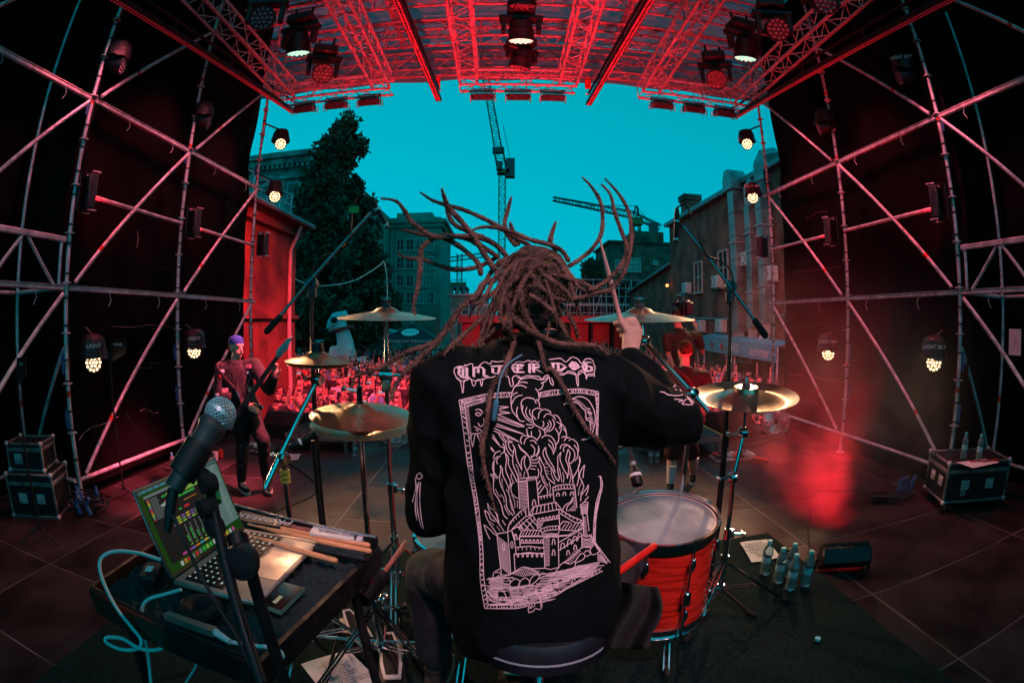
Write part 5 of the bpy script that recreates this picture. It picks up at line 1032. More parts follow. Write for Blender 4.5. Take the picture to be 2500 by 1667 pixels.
for k, dy in enumerate((0, 22)): cstick(['pink stained drum stick held by the two sleeves, rear', 'pink stained drum stick held by the two sleeves, front'][k], 160, 200 + dy, 1060, 355 + dy, M_HICKP, .015)
# stick bag with spare sticks beside the hi-hat stand
a, b = atD(987, 1326, 1.75), atD(894, 1447, 1.6); t = thing('stick_holder', 'black stick holder clamped beside the hi-hat stand', 'holder', b); MB().lathe([(.02, 0), (.03, .0), (.033, .12), (.03, .12), (.02, .01)], 20, b - (a - b).normalized() * .03, a - b).obj('pocket', BLACKP, t); MB().tube([b, hh + Vector((0, 0, -.6))], .007, 6).obj('clamp', BLACKM, t)
stick('pink stained spare stick standing in the holder, rear', b + Vector((.008, .01, 0)), a + Vector((.006, .01, .004)), M_HICKP, .0074, 'spare sticks in the holder'); stick('pink stained spare stick standing in the holder, front', b, a + Vector((0, 0, -.012)), M_HICKP, .0074, 'spare sticks in the holder')
a, b = atD(916, 1393, 1.55), atD(850, 1440, 1.5); stick('red spare stick with pale end in the holder, upper', b, a, M_STKRED, .0078, 'red spare sticks in the holder'); a, b = atD(908, 1413, 1.52), atD(856, 1446, 1.47); stick('red spare stick with pale end in the holder, lower', b, a, M_STKRED, .0078, 'red spare sticks in the holder')
# ================================================================ microphones
M_GRILLE = bpy.data.materials.new('mic_grille'); M_GRILLE.use_nodes = True
mat_g = mat('mic_grille_wire', (.5, .76, .8), .4, .5, .1, 20)  # grey wire with the teal of the light tinted into its colour
def mic_stand_base(t, b, r=.28, rot=0.3):
    for k in range(3): a = rot + k * 2.094; e = Vector((math.cos(a), math.sin(a), 0)); lg = tube('leg', [b + Vector((0, 0, .1)), b + e * r + Vector((0, 0, .012))], .008, BLACKM, t); MB().tube([b + e * (r - .02) + Vector((0, 0, .012)), b + e * (r + .03) + Vector((0, 0, .01))], .013, 8, round_=True).obj('rubber_foot', RUBBER, lg)
# foreground vocal microphone
mb_ = atD(538, 1010, .86); me_ = atD(424, 1192, .84); d = (me_ - mb_).normalized(); t = thing('vocal_microphone', 'large handheld vocal microphone with ball grille in the foreground', 'microphone', mb_)
L = (me_ - mb_).length; gr = MB().ell(mb_, (.0248,) * 3, 24).obj('inner_foam', mat('inner_foam_grey', (.12, .13, .13), .9, 0, .2, 200), t)
g = MB(); x, y = frame(d)
for k in range(22):   # woven wire ball
    for s in (-1, 1):
        pts = []
        for j in range(13):
            th2 = .15 + (math.pi - .3) * j / 12; a = 2 * math.pi * k / 22 + s * th2 * .9; rr = .0262
            pts.append(mb_ + d * (-rr * math.cos(th2)) + (x * math.cos(a) + y * math.sin(a)) * (rr * math.sin(th2)))
        g.tube(pts, .0014, 4)
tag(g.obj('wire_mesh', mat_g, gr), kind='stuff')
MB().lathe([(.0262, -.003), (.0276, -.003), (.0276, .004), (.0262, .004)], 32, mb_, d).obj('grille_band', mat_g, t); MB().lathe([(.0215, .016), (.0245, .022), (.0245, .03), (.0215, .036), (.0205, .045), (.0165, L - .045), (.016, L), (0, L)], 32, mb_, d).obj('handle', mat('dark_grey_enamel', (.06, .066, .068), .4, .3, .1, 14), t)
xe = atD(416, 1245, .84); MB().lathe([(.0095, 0), (.0098, .02), (.0085, .045), (.0055, .07)], 16, me_, xe - me_).obj('cable_plug', BLACKM, t); b = MB(); b.lathe([(.0062, 0), (.0062, .016)], 12, atD(417, 1222, .84), xe - me_); b.obj('red_tape_band', REDTAPE, t)
b = MB(); M_YG = mat('yellow_green_tape', (.4, .4, .05), .6, 0, .2, 40)
for k in range(3): b.lathe([(.0066, k * .007), (.0066, k * .007 + .005)], 12, atD(418, 1249, .84), (0, 0, -1))
b.obj('striped_tape_band', M_YG, t)
cable('microphone_cable', 'black cable hanging from the vocal microphone across the laptop', along(zc(785, 800, 815, 850, 850, 930, 900, 1040, 960, 1150, 1030, 1270, 1080, 1350, 1150, 1500), (.83, .78)), .0032, BLACKP)
t = thing('microphone_stand', 'black boom microphone stand in the foreground holding the vocal microphone', 'stand', atZ(660, 1667, ZR)); rg = .82
cl = mb_ + d * (L * .62); cp_ = atD(506, 1165, rg); MB().lathe([(.021, -.028), (.0245, -.028), (.0245, .03), (.021, .03)], 24, cl, d).obj('microphone_clip', BLACKP, t); tube('clip_neck', [cl + Vector((.02, 0, -.02)), cp_, atD(512, 1185, rg)], .011, BLACKP, t)
bt = atD(512, 1185, rg); be = atD(640, 1667, .72); tube('boom', [bt, be], .0085, BLACKM, t); ck = atD(586, 1338, .79); b = MB(); b.lathe([(.008, -.02), (.017, -.02), (.017, .02), (.008, .02)], 16, ck, (be - bt)); b.lathe([(0, -.018), (.024, -.018), (.027, 0), (.024, .018), (0, .018)], 20, ck + Vector((.012, -.02, -.01)), (.3, -1, .1)); b.obj('boom_clutch', BLACKP, t)
for px, py in ((508, 1180), (504, 1240), (524, 1285)): MB().lathe([(0, -.012), (.014, -.012), (.016, 0), (.014, .012), (0, .013)], 16, atD(px, py, rg - .02), (-.5, -1, 0)).obj('knob', RUBBER, t)
MB().lathe([(.0125, -.011), (.0125, .011)], 16, atD(520, 1210, rg), be - bt).obj('green_tape_band', mat('green_tape', (.05, .5, .12), .5, 0, .1, 20), t)
pt = ck + Vector((.012, .0, -.03)); pb = Vector((pt.x + .05, pt.y + .02, ZR + .1)); tube('upper_tube', [pt, pt.lerp(pb, .35)], .0105, BLACKM, t); tube('lower_tube', [pt.lerp(pb, .3), pb], .0145, BLACKM, t); MB().lathe([(.0105, -.03), (.018, -.03), (.019, .03), (.0105, .03)], 18, pt.lerp(pb, .32)).obj('height_clutch', BLACKP, t); mic_stand_base(t, Vector((pb.x, pb.y, ZR)), .3, .9)
# overhead condensers
def pencil_mic(label, a, b, r=.0125, name='condenser_microphone', fr=.0):
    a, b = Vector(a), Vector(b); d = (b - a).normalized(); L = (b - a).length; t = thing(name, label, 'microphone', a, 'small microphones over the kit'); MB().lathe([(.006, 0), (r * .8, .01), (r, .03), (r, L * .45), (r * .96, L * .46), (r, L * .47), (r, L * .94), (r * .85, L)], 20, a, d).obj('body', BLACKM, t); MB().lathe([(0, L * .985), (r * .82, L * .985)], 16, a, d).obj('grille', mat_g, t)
    for f in (.34, .86): MB().lathe([(r * 1.03, L * f), (r * 1.03, L * (f + .07))], 18, a, d).obj('white_label_band', WHITEINK, t)
    return t
def overhead(label, mlabel, tip0, tip1, bhead, pivot, tail, rng, basexy, rot):
    a, b = atD(*tip0, rng), atD(*tip1, rng); pencil_mic(mlabel, a, b); pv = atD(*pivot, rng); hd = atD(*bhead, rng); tl_ = atD(*tail, rng); base = Vector((pv.x, pv.y, ZR)) if basexy is None else Vector((*basexy, ZR)); t = thing('microphone_stand', label, 'stand', base, 'overhead boom stands')
    tube('boom', [tl_.lerp(pv, .15), hd], .0085, mat('dark_chrome', (.3, .32, .34), .25, .9, .1, 9), t); MB().tube([tl_, tl_.lerp(pv, .3)], [.018, .016], 12, round_=True).obj('counterweight', RUBBER, t); b2 = MB(); dd = (hd - pv).normalized(); b2.lathe([(0, -.02), (.03, -.02), (.033, 0), (.03, .02), (0, .02)], 20, pv, (0, -1, .2)); b2.box(pv + Vector((0, 0, -.04)), (.045, .04, .07), bev=.01); b2.obj('boom_clutch', mat('grey_plastic', (.06, .075, .08), .5, 0, .1, 9), t)
    tube('upper_tube', [pv - Vector((0, 0, .05)), pv.lerp(base, .5)], .0095, BLACKM, t); tube('lower_tube', [pv.lerp(base, .45), base + Vector((0, 0, .08))], .013, BLACKM, t); MB().lathe([(.01, -.03), (.018, -.03), (.018, .03), (.01, .03)], 16, pv.lerp(base, .46)).obj('height_clutch', BLACKP, t); mic_stand_base(t, base, .3, rot); cm_ = (a + b) / 2; tube('clip', [hd, a.lerp(b, .55)], .008, BLACKP, t)
    return a, hd, pv
a, hd, pv = overhead('tall boom stand leaning over the kit, bass side', 'pencil microphone hanging over the kit, bass side', (905, 482), (946, 557), (907, 519), (762, 692), (652, 808), 2.65, None, .2)
cable('microphone_cable', 'cable wound along the bass side overhead boom', [a, a + Vector((-.05, 0, .03)), a + Vector((-.09, 0, -.06)), hd.lerp(pv, .35) + Vector((0, -.02, -.02)), hd.lerp(pv, .6) + Vector((0, .02, .02)), pv + Vector((.01, -.03, .05)), pv + Vector((.02, -.02, -.5)), (pv.x + .02, pv.y - .02, ZR + .05)], .0042, BLACKP)
MB().box(a + Vector((-.085, -.005, -.06)), (.05, .003, .035), R(10)).obj('cable_tag', mat('yellow_cable_tag', (.45, .45, .08), .6, 0, .2, 40)); tag(bpy.data.objects['cable_tag'], 'yellow striped tag on the overhead microphone cable', 'tag')
a, hd, pv = overhead('tall boom stand leaning over the kit, guitar side', 'pencil microphone hanging over the kit, guitar side', (1653, 507), (1650, 592), (1667, 552), (1782, 702), (1868, 818), 2.5, None, 1.0)
cable('microphone_cable', 'cable wound along the guitar side overhead boom', [a, a + Vector((.05, 0, .01)), hd.lerp(pv, .2) + Vector((.02, -.02, .02)), hd.lerp(pv, .45) + Vector((0, -.03, -.01)), hd.lerp(pv, .7) + Vector((.02, -.02, .03)), pv + Vector((0, -.04, .02)), pv + Vector((-.02, -.02, -.4)), (pv.x - .03, pv.y - .03, ZR + .05)], .0042, BLACKP)
cable('slack_cable', 'pale cable sagging behind the bass side overhead stand', [atD(*q, 2.7) for q in zm(2.8, 600, 400)(340, 790, 400, 815, 480, 835, 560, 832, 660, 820, 760, 790, 850, 740, 920, 690, 945, 670, 965, 780, 968, 930)], .003, M_TEALC)
t = pencil_mic('hi-hat microphone with black foam end under the cymbal stack', atD(704, 1094, 1.95), atD(782, 1052, 1.95), .013); MB().ell(atD(798, 1050, 1.95), (.03, .03, .022)).obj('foam_windshield', RUBBER, t); pvv = atD(764, 1075, 2.0); t = thing('microphone_stand', 'short black stand of the hi-hat microphone', 'stand', (pvv.x, pvv.y, ZR), None); tube('upper_tube', [pvv, (pvv.x + .01, pvv.y, ZR + .3)], .009, BLACKM, t); tube('lower_tube', [(pvv.x + .01, pvv.y, ZR + .35), (pvv.x + .012, pvv.y, ZR + .05)], .013, BLACKM, t); mic_stand_base(t, Vector((pvv.x + .012, pvv.y, ZR)), .22, .5)
a, b = atD(1541, 1112, 2.25), atD(1557, 1185, 2.2); t = thing('tom_microphone', 'black and silver drum microphone hanging above the floor tom', 'microphone', a); d = (b - a).normalized(); L = (b - a).length; MB().lathe([(.008, 0), (.012, .02), (.013, L * .4), (.02, L * .5), (.024, L * .6), (.025, L * .95), (.02, L)], 20, a, d).obj('body', BLACKP, t); MB().lathe([(.0125, .03), (.0135, L * .35)], 18, a, d).obj('silver_band', ALU, t); MB().lathe([(.0255, L * .62), (.0255, L * .72)], 18, a, d).obj('label_band', WHITEINK, t)
tube('gooseneck', smooth_path([a, a + Vector((-.02, .05, .03)), a + Vector((-.08, .1, -.1)), (a.x - .1, a.y + .1, ZR + .1)], 5), .006, BLACKP, t)
# ================================================================ people
def skin_mat(name, col): 
    M = mat(name, col, .5, 0, .12, 25, .15, 120)
    b = M.node_tree.nodes['Principled BSDF']; b.inputs['Subsurface Weight'].default_value = .15; b.inputs['Subsurface Radius'].default_value = (.01, .004, .002); return M
SKIN = skin_mat('skin', (.62, .36, .27)); M_DENIM = mat('dark_denim', (.022, .03, .042), .85, 0, .35, 14, .4, 160, col2=(.01, .013, .02)); M_DENIMF = mat('faded_denim', (.1, .125, .12), .9, 0, .3, 24, .4, 180)
M_SWEAT = mat('black_sweatshirt', (.0024, .0062, .0068), .85, 0, .2, 6, .22, 240, spec=.12)
def rings(mb, rows, n=40, p=2.4):
    vs = []; fs = []
    for (c, rx, ry) in rows:
        c = Vector(c)
        for k in range(n):
            a = 2 * math.pi * k / n; ca, sa = math.cos(a), math.sin(a); vs.append(c + Vector((rx * math.copysign(abs(ca) ** (2 / p), ca), ry * math.copysign(abs(sa) ** (2 / p), sa), 0)))
    m = len(rows)
    for i in range(m - 1):
        for k in range(n): fs.append((i * n + k, i * n + (k + 1) % n, (i + 1) * n + (k + 1) % n, (i + 1) * n + k))
    fs += [tuple(range(n - 1, -1, -1)), tuple((m - 1) * n + k for k in range(n))]; mb.add(vs, fs)
def limb(mb, pts, rs, n=14): mb.tube([Vector(p) for p in pts], list(rs), n, round_=True)
def head_into(mb, c, f, s=1.0, up=(0, 0, 1)):
    """skull, jaw, nose, brow, ears; c: head centre, f: where the face looks"""
    c = Vector(c); f = Vector(f).normalized(); up = Vector(up); up = (up - f * up.dot(f)).normalized(); r = f.cross(up); Rm = Matrix((r, f, up)).transposed(); P = lambda a, b, e: c + Rm @ Vector((a * s, b * s, e * s))
    mb.ell(P(0, -.008, .025), (.074 * s, .093 * s, .09 * s), 20, Rm); mb.ell(P(0, .022, -.045), (.056 * s, .066 * s, .062 * s), 16, Rm); mb.ell(P(0, .055, -.085), (.026 * s, .026 * s, .022 * s), 10, Rm)
    mb.tube([P(0, .082, .018), P(0, .1, -.02), P(0, .098, -.03)], [.009 * s, .014 * s, .015 * s], 8, round_=True); mb.tube([P(-.04, .072, .03), P(0, .085, .032), P(.04, .072, .03)], .012 * s, 8, round_=True); mb.tube([P(-.022, .084, -.055), P(.022, .084, -.055)], .009 * s, 8, round_=True)
    for q in (-1, 1): mb.ell(P(q * .077, -.008, -.005), (.008 * s, .019 * s, .032 * s), 10, Rm)
    return P
def hand_into(mb, w, d, nrm, s=1.0, curl=.6, thumb=1):
    """relaxed or gripping hand: w wrist, d along the hand, nrm out of the back of the hand"""
    w = Vector(w); d = Vector(d).normalized(); nrm = Vector(nrm); nrm = (nrm - d * nrm.dot(d)).normalized(); x = d.cross(nrm)
    mb.tube([w, w + d * .04 * s, w + d * .085 * s], [(.026 * s, .018 * s), (.036 * s, .017 * s), (.039 * s, .014 * s)], 12, hint=nrm, round_=True)
    for i, (o, L) in enumerate(((-.029, .07), (-.01, .08), (.01, .075), (.028, .06))):
        p = w + d * .085 * s + x * (o * s); q = [p]; a = 0; dd = d.copy()
        for k in range(3): a += curl * (.7 if k == 0 else 1.0); q.append(q[-1] + (d * math.cos(a) - nrm * math.sin(a)) * (L * s * (.44, .32, .24)[k]))
        mb.tube(q, [.0098 * s, .009 * s, .0082 * s, .007 * s], 8, round_=True)
    p = w + d * .025 * s + x * (-.03 * s * thumb); mb.tube([p, p + (d * .6 - x * thumb * .7 - nrm * .3).normalized() * .04 * s, p + (d * .6 - x * thumb * .7 - nrm * .3).normalized() * .04 * s + (d - nrm * .5).normalized() * .03 * s], [.014 * s, .0115 * s, .009 * s], 8, round_=True)
def wrinkle(amp, sc, st=(1, 1, 1)):
    def f(co, n):
        p = Vector((co.x * st[0], co.y * st[1], co.z * st[2])) * sc
        w = 1 - abs(noise.noise(p)) * 2; return co + n * (amp * (w + .4 * noise.noise(p * 2.3)))
    return f
# ---------------------------------------------------------------- the drummer
def rowc(y, xl, xr, Y): a, b = atY(xl, y, Y), atY(xr, y, Y); return (a + b) / 2, (b.x - a.x) / 2
hc = atY(1306, 712, 1.45)
shR, mR, elR, wrR = atY(1445, 935, 1.36), atY(1560, 1010, 1.42), atY(1652, 1030, 1.48), atY(1536, 872, 1.66)
shL, elL, wrL = atY(1090, 930, 1.36), atY(1052, 1255, 1.40), Vector((-.12, 1.72, 1.16))
hipL, hipR = Vector((.0, 1.3, 1.06)), Vector((.22, 1.3, 1.06)); knL = atY(1046, 1392, 1.58); anL = atY(1062, 1618, 1.55); knR = Vector((.42, 1.62, .98)); anR = Vector((.36, 1.8, .52))
m = MB(); body_rows = [((.11, 1.3, 1.0), .16, .12), ((.12, 1.32, 1.2), .15, .1), ((.13, 1.35, 1.5), .17, .1), ((.135, 1.37, 1.66), .17, .08), ((.14, 1.4, 1.74), .08, .06)]
rings(m, body_rows); limb(m, [(.14, 1.4, 1.7), hc - Vector((0, .01, .08))], [.06, .055]); head_into(m, hc, (-.1, 1, -.25), 1.0)
limb(m, [shR, mR, elR], [.05, .045, .04]); limb(m, [elR, elR.lerp(wrR, .5), wrR], [.04, .036, .028]); limb(m, [shL, shL.lerp(elL, .5), elL], [.05, .045, .04]); limb(m, [elL, wrL], [.038, .028])
limb(m, [hipL, hipL.lerp(knL, .5), knL], [.08, .072, .055]); limb(m, [knL, knL.lerp(anL, .3), anL], [.055, .052, .036]); limb(m, [hipR, knR], [.08, .056]); limb(m, [knR, anR], [.054, .036])
hand_into(m, wrL, (.4, .8, .1), (0, .2, 1), 1, .7)
# gripping hand
sa, sb = atD(1462, 577, 1.78), atD(1514, 778, 1.80); sd = (sa - sb).normalized(); hcn = atD(1524, 812, 1.80); side = (ray(1570, 812) - ray(1520, 812)); side = (side - sd * side.dot(sd)).normalized(); bk = sd.cross(side); bk = bk if bk.y > 0 else -bk
pal = hcn + side * .03
m.tube([wrR, wrR.lerp(pal, .45), pal + sd * .0, pal + sd * .024], [(.026, .021), (.031, .023), (.037, .022), (.028, .018)], 14, hint=bk, round_=True)
for i in range(4):
    o = hcn + sd * (.038 - i * .0235) + side * (.004 * i); rr = .0235 - .0015 * i; pts = [pal + sd * (.036 - i * .023) + bk * .012 + side * .012]
    for k in range(6): a = R(35 + k * 46); pts.append(o + side * (math.cos(a) * rr) + bk * (math.sin(a) * rr))
    m.tube(pts, [.0105, .0098, .0093, .009, .0088, .0084, .007], 10, round_=True)
m.tube([pal - bk * .018 - sd * .012, hcn - bk * .024 + sd * .012 + side * .01, hcn - bk * .02 + sd * .042, hcn - bk * .014 + sd * .058], [.016, .0135, .0115, .009], 10, round_=True)
drm = remesh(m, .0042, 'person', SKIN, None, 1); tag(drm, 'drummer seen from behind with flying dreadlocks and black printed sweatshirt', 'person')
stick('drum stick raised in the fist of the drummer', sa, sb - sd * .17, mat('pink_lit_stick', (.85, .42, .38), .4, 0, .15, 20), .0078)  # pink stage light put into the stick's own colour
# sweatshirt
m = MB(); S_ = [(1548, 1122, 1478, 1.29, .165), (1515, 1104, 1498, 1.29, .178), (1470, 1094, 1512, 1.29, .18), (1400, 1092, 1512, 1.29, .172), (1300, 1092, 1500, 1.30, .162), (1180, 1088, 1498, 1.315, .155), (1060, 1078, 1500, 1.335, .15), (980, 1072, 1500, 1.35, .142), (925, 1078, 1488, 1.365, .128), (893, 1098, 1462, 1.375, .108), (868, 1135, 1432, 1.385, .09), (848, 1180, 1412, 1.39, .075), (832, 1225, 1388, 1.395, .064), (812, 1240, 1372, 1.40, .06)]
rows = []
for (y, xl, xr, Y, ry) in S_: c, rx = rowc(y, xl, xr, Y); rows.append((c, rx, ry))
rings(m, rows, 48, 2.5); limb(m, [atY(1408, 915, 1.375), shR + Vector((0, 0, .0)), mR, elR + Vector((.005, 0, -.004))], [.085, .098, .098, .078]); limb(m, [elR + Vector((.0, .01, .01)), elR.lerp(wrR, .35), elR.lerp(wrR, .7), wrR.lerp(elR, .08)], [.07, .062, .053, .044]); limb(m, [atY(1140, 915, 1.375), shL, shL.lerp(elL, .45), elL], [.08, .088, .078, .072]); limb(m, [elL, elL.lerp(wrL, .5), wrL], [.07, .055, .045])
def fold(co, n):
    p = Vector((co.x * 1.5 + co.z * .9, co.y, co.z * 1.1 - co.x * .6)); w = 1 - abs(noise.noise(p * 6)) * 2.2; q = noise.noise(Vector((co.x * 5, co.y * 5, co.z * 2.2))); k = 1.0
    if abs(co.x - .13) < .17 and co.z < 1.7: k = .5
    return co + n * (k * (.011 * w + .008 * q))
sw = remesh(m, .0085, 'sweatshirt', M_SWEAT, drm, 3, fold)
cl_, crx = rowc(818, 1236, 1376, 1.4); MB().tube([cl_ + Vector((crx * 1.04 * math.cos(a), .066 * math.sin(a), .012 - .02 * math.sin(a))) for a in [k * math.pi / 16 for k in range(32)]], .011, 8, closed=True).obj('collar', M_SWEAT, sw)
# jeans
m = MB(); rings(m, [((.115, 1.3, .985), .2, .17), ((.115, 1.3, 1.05), .205, .175), ((.115, 1.31, 1.14), .19, .15)], 36); limb(m, [hipL + Vector((-.03, 0, .0)), hipL.lerp(knL, .5), knL], [.105, .095, .078]); limb(m, [knL, knL.lerp(anL, .35), knL.lerp(anL, .9)], [.076, .074, .06]); limb(m, [hipR, hipR.lerp(knR, .5), knR], [.1, .092, .076]); limb(m, [knR, knR.lerp(anR, .9)], [.075, .058])
jn = remesh(m, .012, 'jeans', [M_DENIM, M_DENIMF], drm, 2, wrinkle(.006, 9))
for p in jn.data.polygons:
    if p.center.z > knL.z - .05 and (p.center - knL).length < .15: p.material_index = 1
# torn knee: skin patch with frayed rim
pk = knL + (CAM - knL).normalized() * .074 + Vector((.035, 0, .03)); nk = (CAM - knL).normalized(); xk, yk = frame(nk); b = MB(); NP = 16
P_ = [pk + Vector((.9, -.25, .25)) * (.052 * math.cos(a)) + Vector((-.2, 0, 1)) * (.02 * math.sin(a)) * (1 + .3 * random.random()) + nk * .008 for a in [k * 2 * math.pi / NP for k in range(NP)]]
b.add([pk + nk * .014] + P_, [(0, 1 + k, 1 + (k + 1) % NP) for k in range(NP)]); b.obj('bare_knee_patch', SKIN, jn); b = MB()
for k in range(40): a = random.uniform(0, 6.28); q = pk + Vector((.9, -.25, .25)) * (.052 * math.cos(a)) + Vector((-.2, 0, 1)) * (.02 * math.sin(a)) + nk * .008; b.tube([q, q + Vector((random.gauss(0, .008), random.gauss(0, .004), random.gauss(0, .008)))], .0008, 3)
tag(b.obj('frayed_threads', mat('pale_thread', (.35, .36, .33), .9, 0, 0), jn), kind='stuff')
M_SHOEW = mat('white_sole', (.6, .6, .55), .6, 0, .15, 20); M_SHOEB = mat('black_canvas_shoe', (.015, .015, .016), .8, 0, .2, 30)
def shoe(par, ank, d, floor, m=None, s=1.0):
    ank = Vector(ank); d = Vector(d); d.z = 0; d.normalize(); b = Vector((ank.x, ank.y, floor)); q = MB(); q.tube([b - d * .05 * s + Vector((0, 0, .035)), b + d * .08 * s + Vector((0, 0, .04)), b + d * .17 * s + Vector((0, 0, .034))], [(.036 * s, .038), (.042 * s, .036), (.036 * s, .028)], 14, hint=(0, 0, 1), round_=True) if False else None
    q.tube([b - d * .05 * s + Vector((0, 0, .045)), b + d * .03 * s + Vector((0, 0, .05)), b + d * .1 * s + Vector((0, 0, .042)), b + d * .17 * s + Vector((0, 0, .036))], [.038 * s, .043 * s, .044 * s, .032 * s], 14, round_=True); q.tube([b + Vector((0, 0, .05)), b - d * .005 + Vector((0, 0, .11))], [.042 * s, .04 * s], 12)
    o = remesh(q, .008, 'shoe', m or M_SHOEB, par, 2); so = MB(); x = d.cross(Vector((0, 0, 1))); out = [(-.095, 0), (-.085, .03), (-.03, .036), (.05, .04), (.13, .046), (.185, .034), (.203, 0)]; out = out + [(a, -w) for a, w in reversed(out[1:-1])]
    so.prism([b + d * (a * s) + x * (w * s) + Vector((0, 0, .002)) for a, w in out], (0, 0, .026)).obj('sole', M_SHOEW, o); return o
shoe(drm, anL, (.1, 1, 0), ZR + .07); shoe(drm, anR, (.1, 1, 0), ZR + .09)
MB().tube([anL + Vector((0, 0, .06)), anL], [.042, .04], 12).obj('sock', mat('plum_sock', (.2, .04, .06), .9, 0, .2, 40), drm)
# hair
def hair_mat(name, c1, c2):
    M = bpy.data.materials.new(name); M.use_nodes = True; t = M.node_tree; b = t.nodes['Principled BSDF']; N = t.nodes.new; L = t.links.new; tc = N('ShaderNodeTexCoord'); n = N('ShaderNodeTexNoise'); n.inputs['Scale'].default_value = 160; n.inputs['Detail'].default_value = 5; L(tc.outputs['Object'], n.inputs[0]); n2 = N('ShaderNodeTexNoise'); n2.inputs['Scale'].default_value = 22; L(tc.outputs['Object'], n2.inputs[0])
    ad = N('ShaderNodeMath'); ad.operation = 'ADD'; L(n.outputs[0], ad.inputs[0]); L(n2.outputs[0], ad.inputs[1]); mr = N('ShaderNodeMath'); mr.operation = 'MULTIPLY'; mr.inputs[1].default_value = .5; L(ad.outputs[0], mr.inputs[0]); rp = N('ShaderNodeValToRGB'); rp.color_ramp.elements[0].position = .38; rp.color_ramp.elements[0].color = (*c1, 1); rp.color_ramp.elements[1].position = .62; rp.color_ramp.elements[1].color = (*c2, 1); L(mr.outputs[0], rp.inputs[0]); L(rp.outputs[0], b.inputs['Base Color'])
    bp = N('ShaderNodeBump'); bp.inputs['Strength'].default_value = 1; bp.inputs['Distance'].default_value = .008; L(n.outputs[0], bp.inputs['Height']); L(bp.outputs[0], b.inputs['Normal']); b.inputs['Roughness'].default_value = .75; b.inputs['Specular IOR Level'].default_value = .25; return M
M_DREAD = hair_mat('brown_dread', (.02, .01, .011), (.2, .105, .08)); M_HAIR = hair_mat('dark_brown_hair', (.012, .007, .008), (.09, .05, .045)); M_FRIZZ = mat('frizzy_hair', (.3, .2, .1), .6, 0, .3, 30)
m = MB(); m.ell(hc + Vector((0, -.012, .025)), (.088, .108, .098), 24); m.ell(hc + Vector((0, -.03, -.05)), (.075, .075, .07), 20); m.ell(hc + Vector((.01, .02, .05)), (.088, .085, .075), 20)
rdh = random.Random(11)
for k in range(26): a = rdh.uniform(-2.9, -.2); e = rdh.uniform(-.6, 1.2); d = Vector((math.cos(a) * math.cos(e), math.sin(a) * math.cos(e), math.sin(e))); m.ell(hc + Vector((d.x * .088, d.y * .1 - .01, d.z * .095 + .012)), (.022, .022, .022), 8)
hcap = remesh(m, .007, 'hair', M_HAIR, drm, 1, lambda co, n: co + n * (.012 * noise.noise(co * 22) + .006 * noise.noise(co * 60)))
b = MB()
for k in range(1500):
    d = Vector((rdh.gauss(0, 1), rdh.gauss(-.5, 1), rdh.gauss(.35, .9))).normalized(); p = hc + Vector((d.x * .095, d.y * .115 - .01, d.z * .103 + .012)); tg = Vector((rdh.gauss(0, 1), rdh.gauss(0, 1), rdh.gauss(0, 1))); tg = (tg - d * tg.dot(d)).normalized(); l = rdh.uniform(.012, .04)
    b.tube([p - d * .006, p + tg * l * .5 + d * rdh.uniform(.0, .012), p + tg * l + d * rdh.uniform(-.004, .014)], [.0004, .0003, .0002], 3, cap=False)
tag(b.obj('frizzy_strands', M_FRIZZ, hcap), kind='stuff')
z1 = zm(3.0149, 880, 380); z2_ = zm(2.2395, 980, 850)
